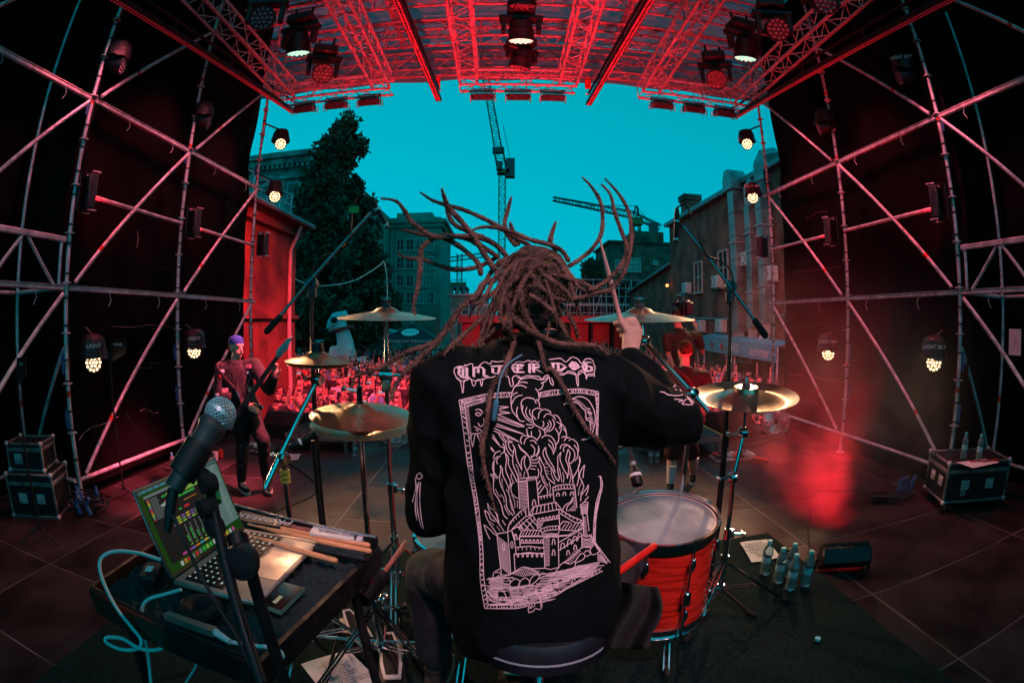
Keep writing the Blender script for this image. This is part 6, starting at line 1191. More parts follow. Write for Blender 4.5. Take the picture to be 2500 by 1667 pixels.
DR = [  # (zoom points root -> tip, depth at root, depth at tip, width px)
 (z1(1095, 790, 1060, 720, 970, 640, 850, 600, 680, 592, 560, 598, 470, 560, 370, 480, 320, 400, 260, 335, 150, 315), 1.42, 1.35, 36),
 (z1(1240, 660, 1100, 575, 1000, 512, 900, 460, 760, 400, 620, 360, 530, 330, 440, 270), 1.45, 1.55, 32), (z1(1010, 870, 920, 740, 860, 640, 790, 540, 700, 440, 640, 370, 615, 300, 598, 248), 1.38, 1.3, 38),
 (z1(900, 600, 780, 555, 680, 495, 645, 420, 625, 330, 612, 290), 1.44, 1.5, 34), (z1(885, 868, 870, 800, 810, 735, 720, 662, 600, 602, 450, 580, 300, 545), 1.36, 1.45, 36), (z1(1010, 745, 900, 672, 750, 604, 600, 592, 500, 632, 445, 700, 438, 840, 418, 980, 392, 1100, 404, 1172), 1.42, 1.36, 36),
 (z1(1010, 745, 930, 790, 830, 828, 690, 838, 560, 802, 450, 762, 340, 755, 275, 715), 1.43, 1.5, 32), (z1(1140, 655, 1085, 585, 1062, 500, 1085, 400, 1110, 305), 1.46, 1.5, 34), (z1(1165, 650, 1122, 560, 1100, 490), 1.46, 1.48, 30), (z1(1440, 690, 1398, 640, 1410, 570, 1437, 488), 1.44, 1.46, 34),
 (z1(1530, 770, 1480, 700, 1380, 652, 1260, 622, 1140, 572, 1030, 536, 900, 526, 800, 560), 1.44, 1.4, 32), (z1(1540, 810, 1605, 770, 1702, 690, 1770, 580, 1783, 450, 1762, 330, 1700, 230, 1632, 160), 1.43, 1.5, 30), (z1(1690, 990, 1750, 962, 1850, 890, 1930, 790, 1962, 680, 1922, 560, 1872, 420, 1840, 290, 1775, 212), 1.34, 1.5, 32), (z1(1430, 880, 1560, 912, 1680, 962, 1780, 1002, 1862, 958, 1942, 850, 1988, 680, 1992, 520, 1968, 400, 1900, 280, 1800, 170), 1.33, 1.55, 34),
 (z1(1225, 830, 1255, 880, 1330, 970, 1450, 1058, 1600, 1050, 1740, 1010, 1850, 985), 1.31, 1.36, 38), (z1(1060, 1050, 1112, 1172, 1210, 1262, 1330, 1332, 1460, 1382, 1620, 1392, 1740, 1404, 1822, 1462), 1.31, 1.28, 42), (z1(985, 915, 905, 942, 850, 1032, 745, 1112, 662, 1232, 560, 1372, 430, 1500, 350, 1570, 290, 1640, 235, 1750, 215, 1800), 1.36, 1.28, 42),
 (z1(995, 1100, 900, 1192, 780, 1302, 680, 1392, 608, 1470), 1.35, 1.32, 36), (z1(1005, 985, 880, 1080, 795, 1090), 1.36, 1.34, 30), (z1(720, 1160, 600, 1330, 480, 1400, 330, 1452, 200, 1532, 110, 1580, -30, 1620, -60, 1700), 1.33, 1.3, 34), (z1(1085, 1150, 1100, 1280, 1130, 1372, 1092, 1482, 1062, 1568) + z2_(560, 130, 492, 230, 470, 400, 442, 520, 450, 640, 480, 760, 512, 890), 1.3, None, 40),
 (z1(1290, 1300, 1330, 1440, 1360, 1568) + z2_(830, 120, 900, 240, 950, 340, 1020, 450, 1090, 520, 1165, 625), 1.32, None, 36), (z1(1255, 1030, 1400, 1132, 1462, 1222, 1525, 1335), 1.32, 1.3, 36), (z1(1480, 1100, 1562, 1222, 1602, 1345), 1.36, 1.34, 32), (z1(1015, 1255, 930, 1332, 860, 1382), 1.35, 1.33, 30), (z1(1350, 880, 1440, 940, 1520, 1010, 1560, 1080), 1.32, 1.33, 34), (z1(1150, 900, 1080, 960, 1040, 1060, 1030, 1180, 1060, 1260), 1.31, 1.3, 38), (z1(1200, 760, 1130, 800, 1060, 870, 1020, 960, 980, 1040), 1.36, 1.32, 36), (z1(1420, 760, 1500, 830, 1560, 900, 1600, 960, 1660, 1000), 1.38, 1.34, 34), (z1(1180, 1000, 1190, 1100, 1230, 1200, 1290, 1290), 1.31, 1.31, 36)]
for k in range(15):
    a = rdh.uniform(-2.95, -.2); e = rdh.uniform(-.1, 1.15); d = Vector((math.cos(a) * math.cos(e), math.sin(a) * math.cos(e), math.sin(e))); p = hc + Vector((d.x * .092, d.y * .112 - .012, d.z * .1 + .012)); sw_ = rdh.choice((-1, 1)) * rdh.uniform(.02, .06); px = []
    for j in range(5): q = p + Vector((sw_ * j * .5 + d.x * .012 * j, d.y * (.016 + .008 * j), .012 * math.sin(j * 1.2) - (.004 + .008 * j) * j)); px.append(proj(q))
    DR.append((px, p.y - .01, p.y - .03 + rdh.gauss(0, .02), rdh.uniform(30, 40)))
swb = BVHTree.FromPolygons([v.co for v in sw.data.vertices], [p.vertices for p in sw.data.polygons])
for i, (px, y0, y1, w) in enumerate(DR):
    P_ = []; n = len(px); on_back = False
    for k, (x, y) in enumerate(px):
        f = k / (n - 1); Y = y0 + ((y1 if y1 else y0) - y0) * f; p = atY(x, y, Y)
        h = swb.ray_cast(CAM, ray(x, y))
        if h[0] is not None and (y1 is None and k > 1 or h[3] < (p - CAM).length + .02): p = h[0] - ray(x, y) * .018
        P_.append(p)
    P_ = smooth_path(P_, 5); N_ = len(P_); rr = []
    for k in range(N_):
        f = k / (N_ - 1); base = w * .5 * (P_[k] - CAM).length / FPX / 3.0149 * (1 if i else 1); q = 1 + .24 * noise.noise(Vector((k * .55, i * 7.1, 0))) + .16 * noise.noise(Vector((k * 1.7, i * 3.3, 5))); tap = 1.0 if f < .7 else 1 - .62 * ((f - .7) / .3) ** 1.5; rr.append(base * q * tap * (1.1 - .15 * f))
    o = MB().tube(P_, rr, 10, round_=True).obj('dreadlock', M_DREAD, hcap); b = MB()
    for k in range(int(N_ * 4)):
        j = rdh.randrange(1, N_ - 1); d = (P_[j + 1] - P_[j - 1]).normalized(); e = Vector((rdh.gauss(0, 1), rdh.gauss(0, 1), rdh.gauss(0, 1))); e = (e - d * e.dot(d)).normalized(); l = rdh.uniform(.004, .013); q = P_[j] + e * rr[j] * .9; b.tube([q, q + e * l * .35 + d * l * .6, q + e * l * .6 + d * l], [.0003, .00025, .00015], 3, cap=False)
    tag(b.obj('loose_fuzz', M_FRIZZ, o), kind='stuff')
# in-ear monitor lead
cb = zm(2.2395, 980, 850)(660, 35, 590, 80, 550, 140, 530, 220, 520, 300); P_ = []
for x, y in cb:
    h = swb.ray_cast(CAM, ray(x, y)); P_.append((h[0] if h[0] else atY(x, y, 1.25)) - ray(x, y) * .034)
ie = MB().tube(smooth_path(P_, 5), .0022, 6).obj('earphone_lead', mat('teal_lead', (.05, .22, .3), .4, 0, .1, 9), drm)
x, y = zm(2.2395, 980, 850)(512, 340)[0]; h = swb.ray_cast(CAM, ray(x, y)); q = (h[0] if h[0] else atY(x, y, 1.25)) - ray(x, y) * .036; MB().box(q, (.012, .008, .05), Matrix.Rotation(R(8), 3, 'Y'), .003).obj('lead_connector', mat('teal_lead', (.05, .22, .3), .4, 0, .1, 9), drm)
# ---------------------------------------------------------------- generic standing people
def human(label, J, top, bottom, shoes=None, voxel=.011, face=(0, 1, 0), sleeve='long', legs='long', hs=1.0, hands=(None, None), extra=None, torso=(.165, .105), skin=None, loose=0.0):
    """J: joints in world space. The body is one skin mesh; clothes are separate meshes over it"""
    sk_ = skin or SKIN; J = {k: Vector(v) for k, v in J.items()}; m = MB(); pel, ch, nk, hd = J['pel'], J['ch'], J['nk'], J['hd']
    sx = (J['shR'] - J['shL']); sx.z = 0; ang = math.atan2(sx.y, sx.x); Rz = Matrix.Rotation(ang, 3, 'Z')
    def trunk(mb, off, lo=-.02):
        vs = []; n = 28; rw = [(pel + Vector((0, 0, lo)), .15, .105), (pel + Vector((0, 0, .1)), .148, .1), (pel.lerp(ch, .5), .142, .095), (ch, torso[0], torso[1]), (ch.lerp(nk, .6), torso[0] * .95, torso[1] * .85), (nk - Vector((0, 0, .025)), .085, .065), (nk + Vector((0, 0, .01)), .055, .055)]; o = len(mb.v); fs = []
        for c, rx, ry in rw:
            for k in range(n): a = 2 * math.pi * k / n; vs.append(c + Rz @ Vector(((rx + off) * math.cos(a), (ry + off) * math.sin(a), 0)))
        for i in range(len(rw) - 1):
            for k in range(n): fs.append((i * n + k, i * n + (k + 1) % n, (i + 1) * n + (k + 1) % n, (i + 1) * n + k))
        fs += [tuple(range(n - 1, -1, -1)), tuple((len(rw) - 1) * n + k for k in range(n))]; mb.add(vs, fs)
    trunk(m, 0); limb(m, [nk - Vector((0, 0, .03)), hd - Vector((0, 0, .07))], [.056, .052]); head_into(m, hd, face, hs)
    for s in 'LR':
        limb(m, [J['sh' + s], J['sh' + s].lerp(J['el' + s], .5), J['el' + s]], [.052, .047, .04]); limb(m, [J['el' + s], J['el' + s].lerp(J['wr' + s], .4), J['wr' + s]], [.04, .038, .027]); limb(m, [J['hip' + s], J['hip' + s].lerp(J['kn' + s], .5), J['kn' + s]], [.085, .075, .056]); limb(m, [J['kn' + s], J['kn' + s].lerp(J['an' + s], .35), J['an' + s]], [.054, .055, .036]); limb(m, [J['an' + s], J['an' + s] + (J['toe' + s] - J['an' + s]) * .9], [.036, .03])
    for h, s in zip(hands, 'LR'):
        if h: hand_into(m, J['wr' + s], *h)
        else: hand_into(m, J['wr' + s], J['wr' + s] - J['el' + s], (0, 1, 0), .95, .35)
    if extra: extra(m)
    p = remesh(m, voxel, 'person', sk_, None, 2); tag(p, label, 'person')
    m = MB(); trunk(m, .018 + loose, -.06); se = 1 if sleeve == 'long' else .62
    for s in 'LR':
        a, e, w = J['sh' + s], J['el' + s], J['wr' + s]
        limb(m, [ch.lerp(a, .6) + Vector((0, 0, .04)), a, a.lerp(e, .5), a.lerp(e, se)], [.075, .07 + loose, .064 + loose, .062 + loose])
        if sleeve == 'long': limb(m, [e, e.lerp(w, .5), e.lerp(w, .93)], [.06 + loose, .052 + loose, .042 + loose])
    tp = remesh(m, voxel, 'top', top, p, 2, wrinkle(.006, 8)); m = MB(); le = 1 if legs == 'long' else .8; vs = [(pel + Vector((0, 0, -.08)), .155, .11), (pel, .165, .12), (pel + Vector((0, 0, .09)), .158, .115)]
    tmp = MB(); rings(tmp, [(Vector((0, 0, c.z)), a, b) for c, a, b in vs], 28, 2.2); m.add([Rz @ Vector((v[0], v[1], 0)) + Vector((pel.x, pel.y, v[2])) for v in tmp.v], tmp.f)
    for s in 'LR':
        h, k, a = J['hip' + s], J['kn' + s], J['an' + s]; limb(m, [h, h.lerp(k, .5), h.lerp(k, le)], [.1, .088, .074 if legs == 'long' else .095])
        if legs == 'long': limb(m, [k, k.lerp(a, .4), k.lerp(a, .92)], [.07, .066, .052])
    bt = remesh(m, voxel, 'trousers' if legs == 'long' else 'shorts', bottom, p, 2, wrinkle(.006, 9))
    for s in 'LR': shoe(p, J['an' + s], J['toe' + s] - J['an' + s], J['toe' + s].z - .03, shoes)
    return p, tp, bt
# bass player
YB = 4.93; G = lambda x, y, dy=0: atY(x, y, YB + dy); z3 = zm(3.336, 480, 780); g3 = lambda x, y, dy=0: atY(*z3(x, y)[0], YB + dy)
J = dict(hd=g3(325, 232), nk=g3(310, 338), ch=g3(320, 470), pel=g3(400, 770), shL=g3(470, 372, .06), shR=g3(205, 385, -.05), elL=g3(590, 560, -.1), wrL=g3(632, 455, -.22), elR=g3(190, 620, -.12), wrR=g3(420, 705, -.26), hipL=g3(445, 800, .02), hipR=g3(370, 805, -.02), knL=g3(545, 985, -.12), anL=g3(562, 1262, .05), toeL=g3(580, 1385, -.1), knR=g3(375, 1040, -.05), anR=g3(362, 1295, 0), toeR=g3(420, 1395, -.12))
J['anL'].z = .1 + .04; J['anR'].z = .1; J['toeL'].z = .03 + .04; J['toeR'].z = .03; J['toeL'].y = J['anL'].y - .12; J['toeR'].y = J['anR'].y - .12
M_JKT = mat('worn_patched_denim_jacket', (.035, .028, .03), .9, 0, .4, 11, .4, 150); M_BLKTEE = mat('black_cotton', (.012, .012, .013), .85, 0, .2, 12, .2, 150)
def shirt_(m): pass
bass_p, jk, tr_ = human('bass player in a patched denim jacket and blue cap turned backwards', J, M_JKT, mat('ripped_black_jeans', (.014, .014, .015), .85, 0, .3, 14), None, .011, (.85, -.4, .02), hands=((Vector((.1, .1, 1)), (-.3, 1, .2), 1, .9), (Vector((.8, -.3, -.25)), (-.2, -1, .4), 1, .6)), loose=.012)
# open front: black shirt panel, collar, patches, rips
fd = Vector((.45, -.9, 0)).normalized(); ch = J['ch']; jb = BVHTree.FromPolygons([v.co for v in jk.data.vertices], [p.vertices for p in jk.data.polygons])
def on_jacket(px, py, off=.004):
    h = jb.ray_cast(CAM, ray(px, py)); return (h[0] - ray(px, py) * off) if h[0] else None
def patch(nm, pts, m, par, off=.005):
    q = [on_jacket(*z3(a, b)[0], off) for a, b in pts]
    if all(v is not None for v in q): c = sum(q, Vector()) / len(q); MB().add([c - ray(*z3(*pts[0])[0]) * .003] + q, [(0, 1 + k, 1 + (k + 1) % len(q)) for k in range(len(q))]).obj(nm, m, par)
patch('shirt_front', ((300, 350), (345, 360), (375, 420), (380, 560), (375, 640), (310, 660), (300, 560), (290, 430)), M_BLKTEE, jk, .008)
for nm, pts, m in (('round_patch', [(202 + 20 * math.cos(a), 452 + 22 * math.sin(a)) for a in [k * .6283 for k in range(10)]], REDTAPE), ('flag_patch', ((398, 368), (445, 360), (450, 395), (402, 402)), mat('flag_patch_fabric', (.5, .2, .28), .8, 0, .4, 60)), ('white_patch', ((175, 408), (225, 405), (228, 430), (178, 432)), WHITEINK), ('white_patch', ((405, 420), (425, 418), (427, 440), (408, 442)), WHITEINK), ('white_patch', ((435, 418), (460, 414), (462, 432), (437, 436)), WHITEINK), ('lettered_patch', ((205, 560), (258, 555), (255, 590), (208, 592)), mat('faded_patch', (.4, .25, .25), .8, 0, .4, 90)), ('skull_patch', ((515, 352), (550, 355), (565, 400), (535, 415), (515, 385)), WHITEINK), ('white_patch', ((455, 515), (482, 510), (480, 540), (458, 542)), WHITEINK), ('white_patch', ((415, 548), (438, 545), (440, 582), (420, 585)), WHITEINK), ('white_patch', ((150, 600), (182, 600), (180, 622), (152, 625)), WHITEINK)): patch(nm, pts, m, jk)
tb = BVHTree.FromPolygons([v.co for v in tr_.data.vertices], [p.vertices for p in tr_.data.polygons])
for pts in (((480, 925), (540, 915), (585, 925), (590, 950), (540, 968), (485, 958)), ((520, 1045), (600, 1038), (602, 1055), (525, 1062)), ((360, 1025), (405, 1000), (408, 1012), (362, 1038)), ((350, 1070), (415, 1050), (412, 1072), (358, 1080)), ((330, 1150), (395, 1148), (392, 1158), (335, 1160)), ((335, 1185), (372, 1184), (370, 1194), (338, 1194))):
    q = []
    for a, b in pts:
        h = tb.ray_cast(CAM, ray(*z3(a, b)[0])); q.append(h[0] - ray(*z3(a, b)[0]) * .004 if h[0] else None)
    if all(v is not None for v in q): MB().add(q, [tuple(range(len(q)))]).obj('rip', SKIN, tr_)
hd = J['hd']; f_ = Vector((.85, -.4, .02)).normalized(); r_ = f_.cross(Vector((0, 0, 1))).normalized(); cap = MB(); n = 26; prof = [(0, .135), (.045, .13), (.078, .108), (.088, .075), (.089, .048)]; vs = []
for rr, h in prof:
    for k in range(n): a = 2 * math.pi * k / n; vs.append(hd + r_ * (rr * .9 * math.cos(a)) + f_ * (rr * 1.08 * math.sin(a) - .008) + Vector((0, 0, h)))
cap.add(vs, [(i * n + k, i * n + (k + 1) % n, (i + 1) * n + (k + 1) % n, (i + 1) * n + k) for i in range(len(prof) - 1) for k in range(n)]); cpo = cap.obj('cap', mat('blue_cap_fabric', (.012, .06, .3), .8, 0, .1, 20), bass_p)
MB().prism([hd - f_ * .08 + r_ * -.06 + Vector((0, 0, .03)), hd - f_ * .13 + r_ * -.045 + Vector((0, 0, -.015)), hd - f_ * .145 + Vector((0, 0, -.025)), hd - f_ * .13 + r_ * .045 + Vector((0, 0, -.015)), hd - f_ * .08 + r_ * .06 + Vector((0, 0, .03))], Vector((0, 0, .006))).obj('cap_peak', mat('red_cap_peak', (.4, .04, .02), .8, 0, .1, 20), cpo)
for q in (-1, 1): MB().ell(hd + f_ * .078 + r_ * (q * .03) + Vector((0, 0, .012)), (.009, .009, .006), 8).obj('eye', BLACKP, bass_p)
# bass guitar
ba, bh = g3(352, 745, -.26), g3(662, 300, -.24); d = (bh - ba).normalized(); nn = (CAM - ba).normalized(); nn = (nn - d * nn.dot(d)).normalized(); x = d.cross(nn); t = thing('bass_guitar', 'dark bass guitar with pointed pale headstock held by the bass player', 'guitar', ba)
K = lambda a, b, e=0: ba + d * a + x * b + nn * e; M_BODYG = mat('black_gloss_body', (.015, .012, .014), .2, 0, .1, 9, coat=.5)
out = [(-.27, .05), (-.29, -.06), (-.25, -.16), (-.16, -.19), (-.05, -.15), (.03, -.13), (.12, -.18), (.17, -.17), (.12, -.08), (.08, -.035), (.08, .035), (.13, .07), (.2, .15), (.19, .18), (.1, .16), (-.02, .13), (-.12, .15), (-.2, .15)]
MB().prism([K(a, b, -.02) for a, b in out], nn * .04).obj('body', M_BODYG, t, False); Ln = (bh - ba).length; MB().prism([K(.05, -.03, .02), K(Ln, -.021, .02), K(Ln, .021, .02), K(.05, .03, .02)], nn * .022).obj('neck', mat('rosewood', (.07, .035, .03), .4, 0, .2, 20), t, False)
b = MB()
for k in range(20): a = Ln - Ln * 1.15 * (1 - 2 ** (-(k + 1) / 12)); b.add([K(a, -.026, .0425), K(a + .003, -.026, .0425), K(a + .003, .026, .0425), K(a, .026, .0425)], [(0, 1, 2, 3)])
tag(b.obj('frets', ALU, t, False), kind='stuff'); hs_ = MB().prism([K(Ln, -.022, .012), K(Ln + .04, -.045, .012), K(Ln + .2, -.03, .012), K(Ln + .26, .0, .012), K(Ln + .13, .035, .012), K(Ln, .022, .012)], nn * .016).obj('headstock', mat('pale_grey_headstock', (.5, .55, .56), .3, 0, .1, 9), t, False)
for k in range(4): MB().lathe([(0, 0), (.008, 0), (.008, .014), (0, .016)], 10, K(Ln + .05 + k * .045, -.012 + .008 * k, .028), nn).obj('tuning_peg', CHROME, hs_)
for k in range(4): MB().tube([K(-.2, -.024 + k * .016, .05), K(Ln, -.015 + k * .01, .05), K(Ln + .06 + k * .045, -.012 + .008 * k, .04)], .0013, 4).obj('string', ALU, t)
for a in (-.02, -.1): MB().box(K(a, 0, .028), (.035, .1, .02), Matrix((d, x, nn)).transposed(), .003).obj('pickup', BLACKP, t)
MB().box(K(-.2, 0, .028), (.05, .08, .02), Matrix((d, x, nn)).transposed(), .003).obj('bridge', ALU, t); MB().tube(smooth_path([K(.16, -.17, 0), J['shR'] + Vector((0, -.1, .02)), J['nk'] + Vector((0, .1, .0)), J['shL'] + Vector((0, -.08, -.1)), K(-.27, 0, 0)], 5), .018, 6).obj('strap', BLACKP, t)
# guitar player seen from behind
YG = 5.16; H = lambda x, y, dy=0: atY(x, y, YG + dy); J = dict(hd=H(1672, 858), nk=H(1672, 897), ch=H(1672, 945), pel=H(1660, 1040), shL=H(1626, 917), shR=H(1718, 917), elL=H(1606, 975, .12), wrL=H(1640, 1010, .3), elR=H(1738, 970, .12), wrR=H(1700, 1015, .32), hipL=H(1650, 1048), hipR=H(1674, 1048), knL=H(1640, 1118, .05), anL=H(1637, 1180), toeL=H(1637, 1180, .14), knR=H(1690, 1118, .1), anR=H(1690, 1178, .25), toeR=H(1690, 1178, .4))
for k in ('anL', 'anR'): J[k].z = .1
for k in ('toeL', 'toeR'): J[k].z = .03
gp, gtop, gb = human('guitar player with cropped red hair and black shirt seen from behind', J, M_BLKTEE, mat('dark_plum_shorts', (.05, .012, .018), .85, 0, .2, 12), None, .011, (-.1, 1, 0), sleeve='short', legs='short')
m = MB(); m.ell(J['hd'] + Vector((0, -.018, .035)), (.079, .092, .086), 20); remesh(m, .008, 'hair', mat('short_ginger_hair', (.14, .045, .03), .95, 0, .45, 160, .9, 260, spec=.1), gp, 1)
for s in 'LR': MB().tube([J['an' + s] + Vector((0, 0, .2)), J['an' + s]], [.058, .042], 14).obj('sock', mat('white_sock', (.7, .66, .66), .9, 0, .08, 60), gp)
MB().tube(smooth_path([J['shL'] + Vector((.06, -.06, .09)), J['ch'] + Vector((-.02, -.135, .1)), J['ch'] + Vector((.1, -.135, -.1)), J['pel'] + Vector((.17, -.04, .12))], 5), .02, 6).obj('guitar_strap', mat('dark_red_strap', (.06, .01, .015), .7, 0, .2, 20), gtop)
# camera operator on the platform
YC = 7.05; H = lambda x, y, dy=0: atY(x, y, YC + dy); J = dict(hd=H(1652, 772), nk=H(1660, 803), ch=H(1668, 842), pel=H(1668, 925), shL=H(1626, 818), shR=H(1702, 818), elL=H(1632, 868, .05), wrL=H(1648, 905, -.1), elR=H(1716, 860, .2), wrR=H(1698, 800, .42), hipL=H(1658, 930), hipR=H(1682, 930), knL=H(1655, 985, .05), anL=H(1655, 1040), toeL=H(1655, 1040, .15), knR=H(1690, 985, .1), anR=H(1692, 1040), toeR=H(1692, 1040, .16))
for k in ('anL', 'anR'): J[k].z = .35
for k in ('toeL', 'toeR'): J[k].z = .29
cp_, _, _ = human('camera operator in olive shirt standing on the platform with his back turned', J, mat('olive_shirt', (.045, .055, .035), .85, 0, .2, 9, .2, 100), mat('charcoal_trousers', (.02, .02, .022), .85, 0, .2, 9), None, .012, (.3, 1, .05), sleeve='short')
m = MB(); m.ell(J['hd'] + Vector((0, -.01, .035)), (.081, .098, .088), 20); cap = remesh(m, .008, 'cap', mat('camouflage_cap', (.04, .038, .025), .85, 0, .4, 30), cp_, 1)
c = H(1668, 752, .02); t = thing('video_camera', 'black shoulder video camera carried by the camera operator', 'camera', c); MB().box(c, (.13, .42, .2), R(-6), .02).obj('body', BLACKP, t); MB().lathe([(.05, 0), (.055, .05), (.06, .18), (.07, .22), (.06, .225), (0, .2)], 20, c + Vector((.03, .21, -.01)), (.1, 1, 0)).obj('lens', BLACKM, t); MB().tube([c + Vector((0, -.12, .1)), c + Vector((0, -.1, .16)), c + Vector((.01, .14, .16)), c + Vector((.01, .17, .1))], .012, 8).obj('handle', BLACKP, t); MB().box(c + Vector((-.09, .1, .06)), (.07, .14, .07), bev=.01).obj('viewfinder', BLACKP, t); MB().box(c + Vector((0, -.25, -.01)), (.1, .1, .16), R(-6), .01).obj('battery', BLACKM, t); MB().tube([c + Vector((.04, .15, .17)), c + Vector((.05, .38, .17))], .018, 10).obj('microphone', RUBBER, t)
# ================================================================ the audience
def crowd_mesh(name, pose, female, seed, vox=.021):
    rd = random.Random(seed); m = MB(); sc = rd.uniform(.95, 1.05); hw = .2 if not female else .17
    sh = [Vector((-hw, 0, 1.42)), Vector((hw, 0, 1.42))]; m.cur = 0
    arms = {'down': [((-.25, -.02, 1.12), (-.24, -.1, .9)), ((.25, -.02, 1.12), (.24, -.1, .9))], 'up': [((-.3, -.05, 1.6), (-.24, -.12, 1.9)), ((.3, -.05, 1.6), (.26, -.1, 1.92))], 'oneup': [((-.25, -.02, 1.12), (-.15, -.2, 1.05)), ((.32, -.05, 1.62), (.3, -.12, 1.93))], 'phone': [((-.24, -.16, 1.22), (-.06, -.33, 1.5)), ((.24, -.16, 1.22), (.06, -.33, 1.5))], 'clap': [((-.26, -.15, 1.2), (-.04, -.3, 1.3)), ((.26, -.15, 1.2), (.04, -.3, 1.32))], 'fold': [((-.27, -.1, 1.15), (.1, -.2, 1.18)), ((.27, -.1, 1.15), (-.1, -.22, 1.14))], 'lean': [((-.27, -.02, 1.12), (-.2, -.14, .95)), ((.24, -.16, 1.2), (.05, -.25, 1.45))]}[pose]
    rings(m, [((0, 0, .86), .15, .1), ((0, 0, .98), .16 if female else .15, .11), ((0, 0, 1.12), .125 if female else .145, .095), ((0, -.01, 1.3), .165 if female else .18, .115), ((0, 0, 1.42), hw * .95, .085), ((0, 0, 1.48), .07, .06)], 16)
    for i, (e, w) in enumerate(arms): limb(m, [sh[i], Vector(e), Vector(w)], [.056, .045, .032], 8); m.ell(Vector(w) + (Vector(w) - Vector(e)).normalized() * .06, (.032, .03, .055), 8)
    for s in (-1, 1): limb(m, [(s * .09, 0, .9), (s * .1, -.02, .48), (s * .1, .01, .08)], [.085, .06, .045], 8); limb(m, [(s * .1, .03, .05), (s * .11, -.12, .04)], [.045, .04], 8)
    limb(m, [(0, 0, 1.45), (0, -.005, 1.55)], [.055, .052], 8); head_into(m, (0, -.01, 1.63), (0, -1, rd.uniform(-.1, .15)), 1.0); nh = len(m.v)
    if female: m.ell((0, .03, 1.66), (.092, .098, .105), 12); limb(m, [(-.04, .05, 1.62), (-.07, .05, 1.45), (-.09, .03, 1.34)], [.05, .05, .03], 8); limb(m, [(.04, .05, 1.62), (.07, .05, 1.45), (.09, .03, 1.34)], [.05, .05, .03], 8)
    else: m.ell((0, .02, 1.685), (.084, .098, .075), 12)
    o = remesh(m, vox, name, [SKIN, SKIN, SKIN, SKIN], None, 1); me = o.data; bpy.data.objects.remove(o)
    seg = [(Vector(e), Vector(w) + (Vector(w) - Vector(e)).normalized() * .1) for e, w in arms]
    def dseg(p, a, b): ab = b - a; t = max(0, min(1, (p - a).dot(ab) / ab.length_squared)); return (p - a - ab * t).length
    for p in me.polygons:
        c = p.center; k = 1
        if any(dseg(c, a, b) < .075 and (c - a).length > .03 for a, b in seg) and not (abs(c.x) < .13 and 1.0 < c.z < 1.4 and c.y > -.1): k = 0
        elif c.z > 1.5 or (c.z > 1.3 and female and c.y > .03): k = 3 if (c.y > .0 + .03 * (c.z < 1.6) or c.z > 1.70 or (female and abs(c.x) > .07)) else 0
        elif c.z > 1.46 and abs(c.x) < .09: k = 0
        elif c.z < .12: k = 2
        elif c.z < .93: k = 2
        if k == 0 and c.y < -.055 and 1.634 < c.z < 1.658 and .014 < abs(c.x) < .048: k = 3
        if k == 0 and seed % 4 == 0 and not female and c.y < -.03 and 1.5 < c.z < 1.585: k = 3
        if k == 0 and c.y < -.07 and 1.565 < c.z < 1.585 and abs(c.x) < .026: k = 3
        p.material_index = k
    me.name = name; return me
CP = [(p, f) for p in ('down', 'up', 'oneup', 'phone', 'clap', 'fold', 'lean') for f in (False, True)]
CM = [crowd_mesh('person', p, f, 20 + i) for i, (p, f) in enumerate(CP)]; CML = [crowd_mesh('far_person', p, f, 20 + i, .043) for i, (p, f) in enumerate(CP)]
def cm(n, c): return mat('crowd_' + n, c, .85, 0, .15, 8)
SHIRT = {'black': cm('black', (.016, .016, .018)), 'white': cm('white', (.68, .66, .66)), 'grey': cm('grey', (.2, .2, .21)), 'blue': cm('blue', (.08, .2, .36)), 'yellow': cm('yellow', (.6, .38, .04)), 'red': cm('red', (.45, .05, .04)), 'olive': cm('olive', (.12, .14, .08)), 'light blue': cm('pale', (.4, .55, .62))}
PANT = [cm('jeans', (.05, .07, .12)), cm('blackpants', (.02, .02, .022)), cm('khaki', (.2, .16, .1))]; HAIRS = {'dark': cm('darkhair', (.02, .014, .012)), 'brown': cm('brownhair', (.09, .045, .03)), 'fair': cm('fairhair', (.3, .19, .09))}; SK = [skin_mat('crowd_skin_a', (.48, .28, .21)), skin_mat('crowd_skin_b', (.4, .23, .17)), skin_mat('crowd_skin_c', (.55, .35, .28))]
rc_ = random.Random(33); spots = []; Y = 9.2
while Y < 44:
    sp = .62 + .012 * (Y - 10); xl, xr = -.5 * Y + .3, min(.6 * Y - .1, 9.1)
    if Y < 18: xl = max(xl, -6.5)
    x = xl + rc_.random() * sp
    while x < xr:
        if rc_.random() < (.92 if Y < 30 else .72): spots.append((x + rc_.gauss(0, .1), Y + rc_.gauss(0, .14)))
        x += sp * rc_.uniform(.8, 1.3)
    Y += sp * 1.12
POSE_W = {'down': 'arms down', 'up': 'both arms raised', 'oneup': 'one arm raised', 'phone': 'filming with phone', 'clap': 'hands together', 'fold': 'arms folded', 'lean': 'hand at chin'}
ROWN = 'first second third fourth fifth sixth seventh eighth ninth tenth eleventh twelfth thirteenth fourteenth back'.split()
ZONES = [(720, 'beside the brick house'), (790, 'below the toilets'), (870, 'below the inflatable dog'), (950, 'below the gazebo tent'), (1040, 'below the parasol'), (1500, 'behind the drummer'), (1620, 'below the red awning'), (1700, 'behind the guitar player'), (1780, 'before the brick hall'), (1e9, 'by the beer tent')]
def visible(x, y):
    u, v = proj((x, y, GROUND + 1.62)); return 600 < u < 1905 and not (1060 < u < 1500 and v > 850) 
